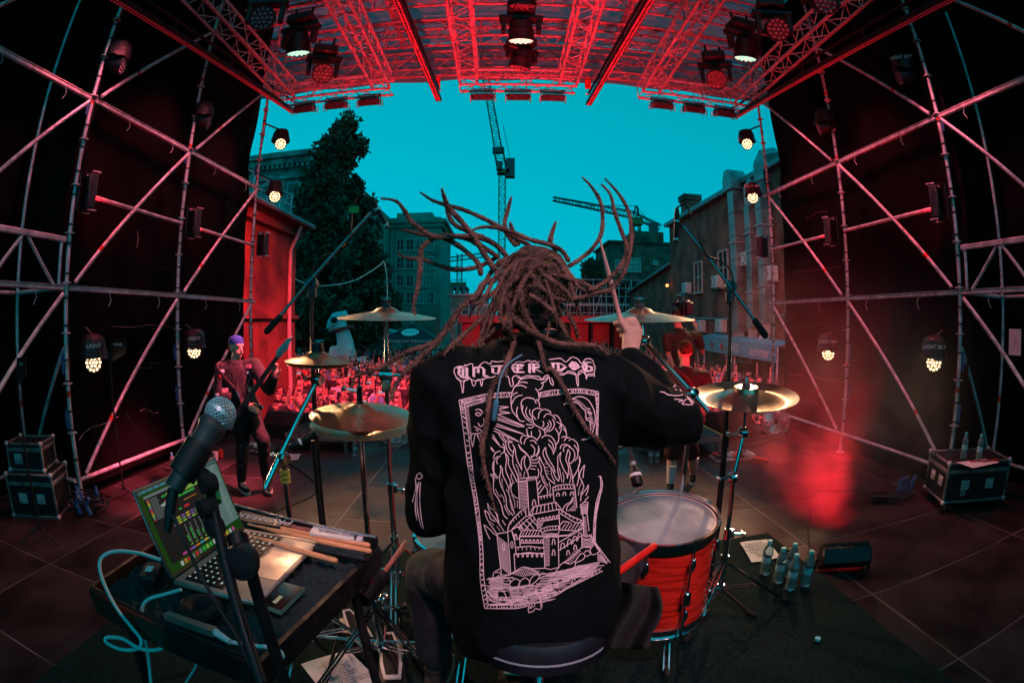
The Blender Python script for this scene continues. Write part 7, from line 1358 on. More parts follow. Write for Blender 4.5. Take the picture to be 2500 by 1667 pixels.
spots = [s for s in spots if not any(abs(s[0] - bx) < br and abs(s[1] - by) < br for bx, by, br in ((atY(1008, 800, 31).x, 31, .5), (atY(835, 800, 28).x, 28, 2.0), (atY(741, 800, 35).x, 35.4, 1.0), (atY(777, 800, 35).x, 35.4, 1.0), (atY(812, 780, 33).x, 33, .7), (atY(925, 815, 36).x, 36, 1.7)))]
spots = [s for s in spots if not (s[0] > 9.2 and s[1] < 30)]
spots.sort(key=lambda s: s[1]); vis = [s for s in spots if visible(*s)]; hid = [s for s in spots if not visible(*s)]
single = vis[:300]; rest = vis[300:] + hid
phone_m = MB().box((0, -.36, 1.6), (.15, .01, .075), bev=.003).mesh('phone', mat('phone_screen_lit', (.05, .05, .05), .3, 0, 0, emit=(.5, .6, .7), estr=.5))
merge = MB(); MM = {}
def pick():
    i = rc_.choices(range(len(CP)), [5, 5, 1.2, 1, 2, 1.6, 1.2, 1.4, 1.6, 1.6, 1, 1, 1, 1])[0]; return i, rc_.choices(list(SHIRT), [15, 3.6, 3, 2, .35, 1.2, 1.5, 1.2])[0], rc_.choice(PANT), rc_.choices(list(HAIRS), [6, 4, 1.6])[0], rc_.choice(SK), rc_.uniform(.93, 1.07)
for (x, y) in single:
    i, s, pn, h, sk, sc = pick(); o = bpy.data.objects.new('person', CM[i]); C.objects.link(o); o.location = (x, y, GROUND); o.scale = (sc, sc, sc); o.rotation_euler = (0, 0, math.atan2(x * .9, y) * -1 + rc_.gauss(0, .25))
    for k, mm in enumerate((sk, SHIRT[s], pn, HAIRS[h])): o.material_slots[k].link = 'OBJECT'; o.material_slots[k].material = mm
    u_x = proj((x, y, 0))[0]; tag(o, f"{s} shirt, {h}{' long' if CP[i][1] else ' short'} hair, {POSE_W[CP[i][0]]}, {ROWN[min(14, int((y - 9.6) / .85))]} row {next(z for lim, z in ZONES if u_x < lim)}", 'person', 'audience facing the stage')
    if CP[i][0] == 'phone': q = bpy.data.objects.new('phone', phone_m); C.objects.link(q); q.parent = o
def add_merged(x, y):
    i, s, pn, h, sk, sc = pick(); me = CML[i]; n = len(me.vertices); co = np.empty(n * 3, 'f'); me.vertices.foreach_get('co', co); co = co.reshape(-1, 3) * sc; a = -math.atan2(x * .9, y) + rc_.gauss(0, .25); ca, sa = math.cos(a), math.sin(a); co = np.stack([co[:, 0] * ca - co[:, 1] * sa + x, co[:, 0] * sa + co[:, 1] * ca + y, co[:, 2] + GROUND], 1); key = [(sk), SHIRT[s], pn, HAIRS[h]]; return co, me, key
VV = []; LL = []; LT = []; MI = []; off = 0; mats = []
lo_cache = {}
for (x, y) in rest:
    co, me, key = add_merged(x, y); nl = len(me.loops); li = np.empty(nl, 'i'); me.loops.foreach_get('vertex_index', li); lt = np.empty(len(me.polygons), 'i'); me.polygons.foreach_get('loop_total', lt); mi = np.empty(len(me.polygons), 'i'); me.polygons.foreach_get('material_index', mi); mp_ = []
    for q in key:
        if q not in mats: mats.append(q)
        mp_.append(mats.index(q))
    VV.append(co); LL.append(li + off); LT.append(lt); MI.append(np.array(mp_)[mi]); off += len(co)
if VV:
    me = bpy.data.meshes.new('crowd'); V_ = np.concatenate(VV); L_ = np.concatenate(LL).astype('i'); T_ = np.concatenate(LT).astype('i'); me.vertices.add(len(V_)); me.vertices.foreach_set('co', V_.ravel()); me.loops.add(len(L_)); me.loops.foreach_set('vertex_index', L_); me.polygons.add(len(T_)); st_ = np.zeros(len(T_), 'i'); st_[1:] = np.cumsum(T_)[:-1]; me.polygons.foreach_set('loop_start', st_)
    try: me.polygons.foreach_set('loop_total', T_)
    except Exception: pass
    for q in mats: me.materials.append(q)
    me.polygons.foreach_set('material_index', np.concatenate(MI).astype('i')); me.polygons.foreach_set('use_smooth', [True] * len(T_)); me.update(calc_edges=True); me.validate(); o = put('crowd', me); tag(o, 'dense far part of the audience behind the first rows', 'crowd', None, 'stuff')
# a few people on the terrace and at the fence
for k, (px, yy, zz) in enumerate(((1445, 44.5, GROUND + .2), (1456, 44.6, GROUND + .2), (1478, 44.4, GROUND + .2), (1200, 44.5, GROUND + .2), (1212, 44.6, GROUND + .2))):
    i, s, pn, h, sk, sc = pick(); o = bpy.data.objects.new('person', CM[[0, 11, 0, 1, 4][k]]); C.objects.link(o); o.location = (atY(px, 800, yy).x, yy, zz); s = ['white', 'black', 'black', 'grey', 'black'][k]
    for q, mm in enumerate((sk, SHIRT[s], pn, HAIRS[h])): o.material_slots[q].link = 'OBJECT'; o.material_slots[q].material = mm
    tag(o, ['person in a white shirt standing at the far fence', 'person in black beside the white shirt at the far fence', 'person in black standing alone at the far fence under the awning', 'person in grey at the far fence left of the drummer neck', 'person in black at the far fence left of the drummer neck'][k], 'person', 'people at the far fence')
# ================================================================ the print on the sweatshirt: line art draped on the cloth
M_INK = mat('pink_lit_screen_print', (.8, .58, .61), .75, 0, 0)  # pale ink; the pink of the stage light is put into its colour
def draped(lines, name, par, bvh, m, closer=.0022):
    V = []; F = []
    for pts, w in lines:
        P = []
        for k in range(len(pts) - 1):
            (x0, y0), (x1, y1) = pts[k], pts[k + 1]; n = max(1, int(math.hypot(x1 - x0, y1 - y0) / 5))
            P += [(x0 + (x1 - x0) * i / n, y0 + (y1 - y0) * i / n) for i in range(n)]
        P.append(pts[-1]); prev = None; N = len(P)
        for i, (x, y) in enumerate(P):
            a = P[max(0, i - 1)]; b = P[min(N - 1, i + 1)]; dx, dy = b[0] - a[0], b[1] - a[1]; l = math.hypot(dx, dy) or 1; nx, ny = -dy / l * w / 2, dx / l * w / 2; r0, r1 = ray(x + nx, y + ny), ray(x - nx, y - ny); h0, h1 = bvh.ray_cast(CAM, r0), bvh.ray_cast(CAM, r1)
            if h0[0] is None or h1[0] is None or (h0[0] - h1[0]).length > .03: prev = None; continue
            o = len(V); V.append(h0[0] - r0 * closer); V.append(h1[0] - r1 * closer)
            if prev is not None and (V[prev] - V[o]).length < .06: F.append((prev, prev + 1, o + 1, o))
            prev = o
    me = bpy.data.meshes.new(name); me.from_pydata(V, [], F); me.materials.append(m); return put(name, me, par)
LN = []
def sm2(p, k=3): return [(v.x, v.y) for v in smooth_path([Vector((a, b, 0)) for a, b in p], k)]
def addl(Z, *polys, w=2.0, smooth=True):
    for p in polys: q = Z(*p); LN.append((sm2(q) if smooth and len(q) > 2 else q, w))
ZA, ZB, ZC = zm(6.031, 1090, 860), zm(6.031, 1090, 1060), zm(6.031, 1110, 1270)
# title cloud and drips
addl(ZA, (120, 320, 112, 260, 140, 220, 200, 205, 262, 208, 270, 182, 300, 195, 330, 175, 385, 172, 392, 222, 460, 222, 500, 180, 565, 140, 620, 165, 655, 168, 665, 128, 740, 140, 850, 128), (990, 190, 1010, 160, 1050, 138, 1140, 145, 1200, 120, 1260, 138, 1300, 125, 1340, 150, 1380, 130, 1430, 145), (1510, 105, 1600, 95, 1680, 88, 1750, 140, 1800, 110, 1850, 70, 1930, 95, 1990, 165, 2040, 105, 2110, 92, 2160, 130, 2165, 170, 2190, 220, 2175, 290, 2178, 362, 2165, 318, 2110, 320, 2070, 330, 2064, 398, 2048, 320, 2030, 270, 1990, 265, 1940, 300, 1942, 430, 1938, 505, 1915, 420, 1905, 320, 1850, 290, 1790, 275, 1740, 318, 1690, 300, 1620, 310))
addl(ZA, (130, 320, 150, 380, 200, 420, 225, 520, 240, 602, 252, 520, 255, 440, 310, 400, 360, 395, 385, 480, 405, 495, 425, 470, 440, 415, 490, 400, 510, 488, 525, 480, 535, 410, 590, 375, 680, 365, 720, 345), (840, 345, 910, 360, 935, 470, 960, 500, 985, 470, 970, 380, 1010, 345, 1060, 350, 1100, 375, 1180, 345, 1290, 350, 1360, 355, 1410, 400, 1440, 360, 1500, 335, 1530, 440, 1565, 485, 1575, 450, 1545, 370), (160, 370, 230, 425, 330, 385, 420, 420, 540, 385), (1040, 370, 1130, 385, 1250, 370, 1400, 405, 1500, 360), (1640, 330, 1720, 330, 1790, 300, 1900, 330), (1950, 330, 2010, 285, 2060, 340, 2160, 340))
GL = {'U': [((.0, .15), (.3, .0), (.55, .1)), ((.15, .2), (.08, .6), (.35, .95)), ((.75, .05), (.75, .9)), ((.35, .95), (.95, .92)), ((.45, .15), (.42, .85))], 'N': [((.05, .1), (.05, .95)), ((.05, .15), (.55, .05), (.7, .3)), ((.7, .2), (.7, .9), (.95, .85)), ((.35, .2), (.32, .6))], 'T': [((.0, .12), (.9, .05)), ((.5, .1), (.42, .9)), ((.1, .3), (.1, .8), (.5, .95), (.85, .8))], 'E': [((.1, .1), (.0, .5), (.2, .9), (.85, .85)), ((.15, .1), (.8, .1), (.6, .3)), ((.15, .48), (.7, .45)), ((.4, .15), (.38, .85))], 'R': [((.1, .1), (.1, .95)), ((.15, .1), (.75, .15), (.65, .4), (.2, .5)), ((.35, .5), (.9, .95)), ((.35, .15), (.35, .9))], 'D': [((.1, .1), (.15, .9)), ((.0, .1), (.6, .1), (.95, .5), (.6, .95), (.1, .9)), ((.45, .2), (.45, .8))], 'O': [((.4, .05), (.05, .5), (.4, .95), (.95, .6), (.6, .1)), ((.5, .2), (.45, .8)), ((.15, .5), (.85, .5))], 'G': [((.8, .1), (.3, .1), (.05, .5), (.35, .95), (.9, .85), (.9, .5), (.5, .5)), ((.4, .2), (.4, .85))]}
for ch, x0, x1, y0, y1 in (('U', 165, 345, 215, 380), ('N', 390, 620, 205, 370), ('T', 655, 920, 190, 330), ('E', 970, 1170, 165, 310), ('R', 1200, 1440, 155, 310), ('D', 1545, 1770, 150, 275), ('O', 1805, 1960, 130, 265), ('G', 1995, 2155, 130, 290)):
    for st in GL[ch]:
        for off in (-18, -9, 0, 9, 18):
            p = []
            for a, b in st: p += [x0 + (x1 - x0) * a + off * .9, y0 + (y1 - y0) * b + off * .35]
            addl(ZA, tuple(p), w=1.25, smooth=False)
# frame: two rails with scrollwork
rails = [(ZA(185, 705, 350, 665, 600, 610) + ZA(720, 600, 960, 590), ZA(265, 745, 400, 710, 600, 655) + ZA(720, 665, 960, 650)), (ZA(1370, 595, 1560, 560, 1800, 545, 2010, 540, 2235, 580), ZA(1380, 655, 1560, 630, 1800, 602, 2010, 600, 2195, 635)), (ZA(185, 705, 230, 1000, 300, 1560) + ZB(340, 620, 400, 930, 450, 1300, 490, 1560) + ZC(330, 20, 370, 420, 378, 900, 445, 1292), ZA(262, 750, 305, 1060, 365, 1540) + ZB(400, 640, 450, 920, 490, 1220, 528, 1560) + ZC(372, 20, 415, 420, 430, 850, 495, 1240)), (ZA(2238, 585, 2235, 850, 2225, 1230), ZA(2195, 640, 2215, 850, 2205, 1220)), (ZB(2262, 610, 2298, 740, 2250, 960, 2200, 1250, 2190, 1560) + ZC(2075, 330, 2290, 620), ZB(2262, 620, 2270, 780, 2205, 1000, 2170, 1300, 2165, 1560) + ZC(2050, 330, 2130, 450, 2240, 640)), (ZC(445, 1292, 700, 1296, 930, 1290, 1080, 1252), ZC(495, 1240, 700, 1245, 900, 1240, 1075, 1200)), (ZC(1285, 1160, 1480, 1105, 1640, 1010, 1800, 930, 2180, 740), ZC(1260, 1110, 1400, 1075, 1560, 1040, 1720, 940, 1950, 810, 2160, 690))]
rdp = random.Random(2)
for a, b in rails:
    LN.append((sm2(a), 2.0)); LN.append((sm2(b), 1.8)); A_ = sm2(a, 6); B_ = sm2(b, 6); N_ = max(len(A_), len(B_)); La = sum(math.hypot(A_[i + 1][0] - A_[i][0], A_[i + 1][1] - A_[i][1]) for i in range(len(A_) - 1)); n = int(La / 3.2)
    for k in range(n):
        f = (k + rdp.random() * .6) / n; p = A_[min(len(A_) - 1, int(f * (len(A_) - 1)))]; q = B_[min(len(B_) - 1, int(f * (len(B_) - 1)))]; u0, u1 = rdp.uniform(.05, .5), rdp.uniform(.5, .95); mx_, my_ = rdp.gauss(0, 2.2), rdp.gauss(0, 2.2)
        LN.append(([(p[0] + (q[0] - p[0]) * u0, p[1] + (q[1] - p[1]) * u0), (p[0] + (q[0] - p[0]) * .5 + mx_, p[1] + (q[1] - p[1]) * .5 + my_), (p[0] + (q[0] - p[0]) * u1 + mx_ * .3, p[1] + (q[1] - p[1]) * u1 + my_ * .3)], 1.4))
# sun
addl(ZA, (270, 760, 340, 735, 450, 700, 575, 690), (265, 790, 290, 950, 315, 1160, 400, 1195, 500, 1185, 560, 1130), (425, 850, 470, 835, 515, 860, 535, 905), (425, 910, 460, 885, 510, 910, 470, 935, 425, 910), (545, 965, 555, 1040, 510, 1090, 480, 1070, 465, 1035), (405, 1090, 450, 1110, 500, 1140, 520, 1170), (430, 1135, 470, 1160))
for k in range(13): addl(ZA, (285 + k * 24, 772 - k * 7, 330 + k * 24, 800 - k * 7), w=1.4, smooth=False)
for k in range(13): addl(ZA, (275 + k * 3, 790 + k * 30, 330 + k * 3, 810 + k * 30), w=1.4, smooth=False)
for a, b, c, d, e, f in ((350, 1200, 385, 1395, 420, 1210), (455, 1210, 520, 1390, 500, 1210), (330, 1220, 335, 1290, 375, 1210), (780, 795, 920, 805, 775, 835), (775, 860, 945, 890, 770, 905), (755, 915, 1150, 1085, 750, 960), (750, 990, 1060, 1090, 1150, 1090), (740, 1050, 1145, 1205, 725, 1080), (700, 1110, 1080, 1320, 690, 1150), (680, 1210, 790, 1380, 670, 1250), (655, 1390, 705, 1468, 650, 1410)): addl(ZA, (a, b, c, d, e, f), smooth=False)
# moon
addl(ZA, (1725, 770, 1850, 690, 1950, 650, 2060, 680, 2130, 760, 2180, 880, 2190, 1020, 2150, 1180), (1725, 770, 1800, 735, 1920, 740, 2000, 820, 2045, 870, 2060, 990, 2110, 1010, 2125, 1150), (2070, 820, 2120, 840), (2085, 870, 2140, 890, 2110, 915, 2080, 880), (2070, 975, 2110, 960, 2130, 990), (2110, 1000, 2150, 1040, 2110, 1060), (1990, 1285, 2060, 1275, 2120, 1250))
for k in range(22): a = k / 21; x = 1870 + 310 * math.sin(a * 1.5); y = 670 + 420 * a ** 1.4; addl(ZA, (x, y, x - 32, y + 22 - 8 * a), w=1.2, smooth=False)
# smoke column
addl(ZA, (1120, 385, 1080, 410, 1060, 455, 1120, 435, 1195, 450), (1060, 455, 1000, 510, 960, 620, 950, 720, 970, 860, 1040, 950, 1090, 1010, 1150, 1010), (1020, 500, 1100, 485, 1180, 520), (975, 640, 1010, 600, 1050, 595), (960, 760, 1000, 680, 1060, 640, 1120, 630), (1500, 375, 1450, 430, 1390, 455, 1425, 455, 1400, 530, 1350, 555), (1310, 530, 1350, 590, 1365, 680, 1340, 700), (1100, 780, 1110, 710, 1180, 668, 1260, 675, 1300, 700, 1320, 755), (1320, 690, 1365, 740, 1370, 800), (1100, 780, 1120, 880, 1180, 980, 1260, 1030), (1050, 800, 1030, 880, 1050, 950), (1130, 780, 1115, 860, 1150, 940), (1185, 805, 1165, 880, 1210, 970, 1270, 990), (1230, 840, 1225, 900, 1270, 960), (1320, 990, 1265, 920, 1280, 850, 1340, 820, 1400, 835), (1350, 975, 1370, 880, 1440, 835, 1520, 865, 1540, 895), (1430, 960, 1470, 910, 1530, 910, 1590, 960, 1605, 990), (1265, 960, 1290, 1050, 1380, 1110, 1400, 1125), (1580, 920, 1640, 940, 1680, 1010, 1695, 1110, 1660, 1215), (1420, 1010, 1435, 1060, 1400, 1110), (1490, 1030, 1500, 1080, 1430, 1130), (1510, 1000, 1545, 1060, 1500, 1130, 1430, 1135), (1560, 980, 1590, 1050, 1550, 1140, 1460, 1170), (1620, 1020, 1680, 1060, 1660, 1120), (1700, 1055, 1750, 1120, 1770, 1230), (1720, 1120, 1765, 1180), (1170, 1055, 1230, 1065, 1280, 1050), (1200, 1105, 1250, 1110, 1290, 1075), (1180, 1120, 1190, 1190, 1220, 1240, 1260, 1230), (1250, 1160, 1250, 1230), (1360, 1140, 1385, 1200, 1340, 1280), (1400, 1125, 1440, 1150, 1455, 1215), (1110, 1350, 1090, 1290, 1120, 1230, 1190, 1225, 1220, 1240), (1140, 1350, 1170, 1270, 1240, 1240, 1300, 1260, 1340, 1300), (1230, 1300, 1290, 1300, 1325, 1345), (1240, 1355, 1300, 1420, 1280, 1520, 1230, 1560), (1350, 1370, 1365, 1450, 1320, 1540), (1400, 1260, 1450, 1225, 1530, 1230, 1590, 1300, 1610, 1390, 1570, 1500), (1500, 1285, 1560, 1340, 1580, 1430), (1600, 1115, 1650, 1200, 1650, 1300, 1610, 1360), (1695, 1255, 1740, 1235, 1780, 1250), (1735, 1305, 1760, 1260, 1820, 1255), (1800, 1300, 1850, 1275, 1920, 1330, 1945, 1420, 1930, 1500), (1675, 1420, 1690, 1370, 1740, 1350, 1790, 1365), (1730, 1460, 1725, 1400, 1790, 1365, 1830, 1400), (1880, 1360, 1920, 1420), (1060, 1350, 1090, 1420, 1160, 1480, 1220, 1540), (690, 1565, 720, 1480, 790, 1450), (760, 1180, 800, 1250, 860, 1320), (820, 1210, 850, 1270, 910, 1320, 970, 1320), (890, 1230, 920, 1290, 975, 1320), (870, 1310, 880, 1400, 920, 1480, 970, 1530), (920, 1310, 915, 1370, 950, 1440, 990, 1470), (790, 1385, 840, 1400, 850, 1460, 800, 1490), (830, 1340, 860, 1400, 850, 1480))
# flames
addl(ZB, (650, 585, 690, 650, 690, 760, 700, 850, 760, 940, 810, 1050, 840, 1180, 900, 1240), (650, 585, 700, 600, 740, 650, 740, 640), (690, 400, 680, 500, 720, 590, 770, 640), (790, 455, 820, 500, 830, 600, 880, 700, 920, 800), (790, 455, 800, 540, 780, 640, 800, 750, 850, 850, 880, 960, 890, 1080, 980, 1190), (865, 270, 910, 340, 915, 450, 960, 540, 1010, 640, 1040, 700), (865, 270, 885, 380, 870, 500, 900, 600, 940, 690, 935, 760), (970, 145, 1010, 210, 1020, 300, 1050, 400, 1110, 520), (1000, 200, 980, 300, 975, 400, 1000, 500, 1040, 580, 1060, 650), (1165, 310, 1120, 350, 1100, 430, 1110, 530), (1165, 310, 1145, 400, 1160, 480, 1200, 580, 1210, 640), (1060, 145, 1100, 210, 1180, 280, 1225, 360, 1235, 450, 1190, 530), (1235, 320, 1300, 310, 1350, 260, 1355, 170), (1240, 370, 1310, 375, 1360, 340), (1240, 410, 1310, 420, 1365, 400), (1240, 460, 1330, 465), (1230, 500, 1310, 515), (1345, 500, 1360, 570, 1340, 650), (1370, 320, 1400, 400, 1440, 470, 1460, 560, 1500, 650, 1600, 730), (1370, 320, 1365, 420, 1400, 500, 1390, 600, 1440, 720, 1490, 830, 1480, 880), (1460, 190, 1420, 260, 1440, 340, 1500, 440, 1560, 520, 1600, 620, 1650, 690), (1460, 190, 1470, 280, 1510, 370, 1570, 470, 1600, 560), (1500, 140, 1550, 210, 1580, 280), (1690, 260, 1640, 330, 1640, 420, 1640, 540, 1660, 620, 1650, 690), (1690, 260, 1670, 350, 1700, 450, 1740, 540, 1775, 590, 1780, 650), (1790, 220, 1820, 280, 1800, 380, 1820, 480, 1850, 600, 1865, 720), (1790, 220, 1770, 300, 1760, 380, 1800, 490, 1780, 650), (1800, 180, 1870, 230, 1890, 320, 1860, 400, 1810, 430), (1880, 160, 1930, 230, 1930, 330, 1890, 390), (1955, 320, 1970, 400, 1940, 480, 1950, 580, 1940, 680, 1920, 760), (1955, 320, 1960, 430, 1930, 520, 1850, 660), (2035, 450, 1980, 530, 1960, 620, 2000, 700, 2020, 780, 1970, 890), (2035, 450, 2020, 540, 2010, 640), (2090, 740, 2060, 800, 1990, 890, 1975, 980), (2090, 740, 2080, 830, 2050, 900), (2095, 915, 2050, 960, 2030, 1000), (975, 710, 950, 780, 960, 860, 1010, 920, 1060, 940), (975, 710, 930, 770, 915, 850, 940, 950, 970, 1060, 1000, 1170), (605, 1010, 640, 1080, 700, 1110, 740, 1180, 770, 1290), (605, 1010, 620, 1100, 680, 1190, 750, 1280, 830, 1400, 850, 1420), (560, 1115, 620, 1160, 650, 1240, 720, 1280), (560, 1115, 590, 1220, 640, 1320, 700, 1400, 740, 1460), (550, 1330, 620, 1380, 700, 1460, 750, 1490), (550, 1330, 590, 1440, 640, 1540), (1860, 920, 1850, 990, 1780, 1060, 1770, 1130), (1860, 920, 1830, 990, 1750, 1040, 1700, 1130), (1380, 680, 1340, 740), (1400, 740, 1345, 820), (1440, 760, 1360, 880), (700, 690, 700, 400, 760, 320), (750, 440, 740, 370, 800, 310))
for p in ((1020, 435, 1060, 520, 1070, 620), (1090, 560, 1100, 630), (1150, 550, 1140, 630), (950, 570, 960, 650, 1000, 720), (820, 650, 820, 750, 840, 840), (720, 800, 760, 880, 800, 920), (800, 880, 840, 930, 850, 1000), (880, 800, 900, 850), (960, 890, 1000, 980, 1010, 1080), (930, 960, 950, 1050, 970, 1120), (850, 1040, 880, 1120, 930, 1190), (1040, 970, 1050, 1080), (1420, 600, 1450, 690, 1500, 760), (1540, 490, 1550, 600, 1600, 700), (1660, 490, 1680, 580, 1700, 700), (1710, 560, 1730, 640, 1720, 710), (1810, 560, 1830, 640, 1810, 720), (1510, 700, 1530, 780, 1520, 880), (1990, 690, 1970, 760), (1960, 760, 1940, 900), (700, 1130, 760, 1190), (640, 1280, 700, 1340), (820, 1260, 870, 1340), (740, 1350, 790, 1420), (1450, 430, 1500, 430), (1460, 480, 1500, 490), (1470, 530, 1510, 540), (1480, 570, 1510, 580)): addl(ZB, p, w=1.3)
# castle, upper half
addl(ZB, (1055, 650, 1185, 640, 1320, 620, 1330, 700, 1360, 1035), (1055, 650, 1080, 1100), (1185, 640, 1215, 1190), (1060, 690, 1185, 680), (1265, 1050, 1270, 980, 1290, 955, 1310, 990, 1318, 1040), (1355, 920, 1560, 880), (1565, 780, 1640, 750, 1760, 735, 1885, 740, 1920, 1080), (1565, 780, 1585, 985), (1580, 825, 1700, 800, 1895, 795), (1220, 1180, 1280, 1065, 1610, 995, 1690, 1095, 1220, 1185), (1655, 1100, 1670, 1400), (1335, 1290, 1340, 1390), (1340, 1290, 1655, 1235), (1665, 1100, 1850, 1210, 2005, 1270), (1670, 1160, 1900, 1300, 2005, 1300, 1990, 1380, 1920, 1415, 1670, 1405), (1680, 1330, 1720, 1275, 1830, 1300), (1970, 1040, 2010, 1200, 2025, 1470), (1970, 1040, 2020, 1000, 2085, 995, 2070, 1170, 2100, 1420), (900, 1410, 920, 1330, 1000, 1220, 1080, 1140, 1165, 1080, 1170, 1200), (960, 1400, 1060, 1300, 1160, 1210, 1260, 1185, 1330, 1280), (1260, 1190, 1180, 1260, 1060, 1380), (1300, 1240, 1200, 1350, 1160, 1400), (1220, 1220, 1330, 1340), (1170, 1250, 1290, 1390), (1110, 1290, 1210, 1390), (1070, 1310, 1130, 1390), (1040, 1350, 1100, 1420), (970, 1400, 1050, 1350, 1120, 1390), (745, 1465, 860, 1445, 960, 1410, 1000, 1560), (900, 1440, 915, 1560), (745, 1465, 750, 1560), (1085, 1480, 1120, 1405, 1385, 1410, 1430, 1490, 1080, 1495, 1075, 1560), (1390, 1390, 1500, 1355, 1650, 1345, 1665, 1395, 1500, 1410, 1400, 1440, 1390, 1390), (1440, 1490, 1540, 1475, 1640, 1480, 1660, 1410), (1640, 1490, 1800, 1480, 1910, 1415, 2000, 1390), (1435, 1520, 1540, 1505, 1640, 1510), (1990, 1480, 2060, 1510, 2130, 1470, 2140, 1520, 2060, 1550, 1990, 1520), (1000, 1540, 1005, 1480, 1030, 1480, 1040, 1520), smooth=False)
for k in range(19): addl(ZB, (1070 + k * .8, 705 + k * 21, 1180 + k * 1.2, 695 + k * 21), w=1.3, smooth=False)
for k in range(5): addl(ZB, (1210 + k * 24, 645 - k * 4, 1214 + k * 24, 685 - k * 4), w=1.6, smooth=False); addl(ZB, (1390 + k * 45, 915 - k * 9, 1398 + k * 45, 955 - k * 9), w=1.6, smooth=False)
for k in range(7): addl(ZB, (1600 + k * 44, 765 - k * 4, 1606 + k * 44, 800 - k * 3), w=1.6, smooth=False); addl(ZB, (1300 + k * 52 - 10, 1060 - k * 11, 1275 + k * 60 - 10, 1170 - k * 12), w=1.6, smooth=False)
for x, y in ((1620, 870), (1715, 860), (1825, 855)): addl(ZB, (x, y + 45, x + 5, y + 5, x + 22, y - 10, x + 38, y + 5, x + 45, y + 40))
for k in range(6): x, y = 1345 + k * 54, 1240 - k * 9; addl(ZB, (x, y + 40, x + 4, y + 5, x + 16, y - 8, x + 28, y + 5, x + 32, y + 36))
for k in range(14): addl(ZB, (1895 + k * 1.0, 830 + k * 22, 1870 - (k > 9) * 20 * (k - 9), 835 + k * 22), w=1.2, smooth=False); addl(ZB, (2010 + k * 1.5, 1215 + k * 19, 2050 + k * 2, 1222 + k * 19), w=1.3, smooth=False)
for k in range(6): addl(ZB, (1700 + k * 48, 1395, 1755 + k * 48, 1310), w=1.6, smooth=False); addl(ZB, (1120 + k * 44, 1485, 1155 + k * 44, 1412), w=1.6, smooth=False); addl(ZB, (1345, 1310 + k * 15, 1430 - k * 8, 1300 + k * 15), w=1.2, smooth=False); addl(ZB, (940 + k * 38, 1270 - k * 36, 950 + k * 40, 1320 - k * 34), w=1.6, smooth=False); addl(ZB, (1700 + k * 55, 1125 + k * 26, 1705 + k * 55, 1170 + k * 26), w=1.6, smooth=False); addl(ZB, (1440 + k * 42, 1380 - k * 6, 1442 + k * 42, 1425 - k * 5), w=1.4, smooth=False)
for k in range(9): addl(ZB, (1980, 1040 + k * 16, 2075, 1020 + k * 17), w=1.2, smooth=False)
for k in range(4): addl(ZB, (1975 + k, 1090 + k * 30, 2020, 1070 + k * 28, 2075, 1095 + k * 28), w=1.5)
# castle, lower half
addl(ZC, (630, 200, 635, 340, 690, 800, 820, 800), (630, 190, 780, 170, 800, 400, 825, 795), (850, 165, 880, 280, 905, 490), (875, 490, 890, 750), (875, 490, 1320, 480), (955, 215, 965, 380), (960, 235, 1310, 235, 1315, 400, 1330, 700), (970, 330, 1310, 330), (900, 395, 1100, 378, 1310, 405), (880, 500, 1080, 470, 1320, 490), (890, 280, 950, 262), (1310, 240, 1420, 225, 1525, 230, 1535, 700), (1300, 200, 1420, 190, 1520, 200), (1535, 320, 1720, 215, 1890, 115), (1535, 440, 1870, 220, 1875, 380), (1525, 235, 1720, 215), (1890, 20, 1900, 215, 2030, 235), (1870, 210, 1875, 390, 2030, 385), (1330, 700, 1410, 720, 1525, 690), (2000, 230, 2030, 270, 2025, 360), smooth=False)
for k in range(22): y = 240 + k * 26; addl(ZC, (640 + k * 2.3, y, min(785 + k * 1.6, 640 + k * 2.3 + 150), y + 110), w=1.5, smooth=False) if y + 110 < 800 else None
for k in range(20): addl(ZC, (1330, 270 + k * 21, 1370, 262 + k * 21, 1400, 270 + k * 21), w=1.3)
for k in range(6):
    x = 980 + k * 57; addl(ZC, (x, 322, x + 4, 290, x + 16, 278, x + 28, 290, x + 30, 322)); addl(ZC, (930 + k * 62, 395, 938 + k * 62, 435), w=1.5, smooth=False); addl(ZC, (920 + k * 70, 490, 925 + k * 70, 530, 940 + k * 70, 530, 945 + k * 70, 485)); addl(ZC, (1870, 260 + k * 20, 1950, 275 + k * 20, 2030, 255 + k * 20), w=1.4)
for x, y in ((1435, 270), (1435, 430)): addl(ZC, (x, y + 90, x + 8, y + 20, x + 22, y, x + 36, y + 20, x + 45, y + 85))
for x, y in ((1560, 330), (1660, 275), (1740, 230), (1815, 180)): addl(ZC, (x, y + 110, x + 5, y + 30, x + 30, y, x + 55, y + 20, x + 60, y + 80))
for x, y in ((1650, 440), (1755, 360)): addl(ZC, (x, y + 75, x + 5, y + 15, x + 20, y, x + 35, y + 15, x + 42, y + 60))
addl(ZC, (700, 350, 730, 345, 735, 430, 710, 430, 700, 350), (825, 320, 852, 315, 858, 390, 835, 400, 825, 320), (885, 260, 880, 215, 895, 200, 910, 215, 915, 250))
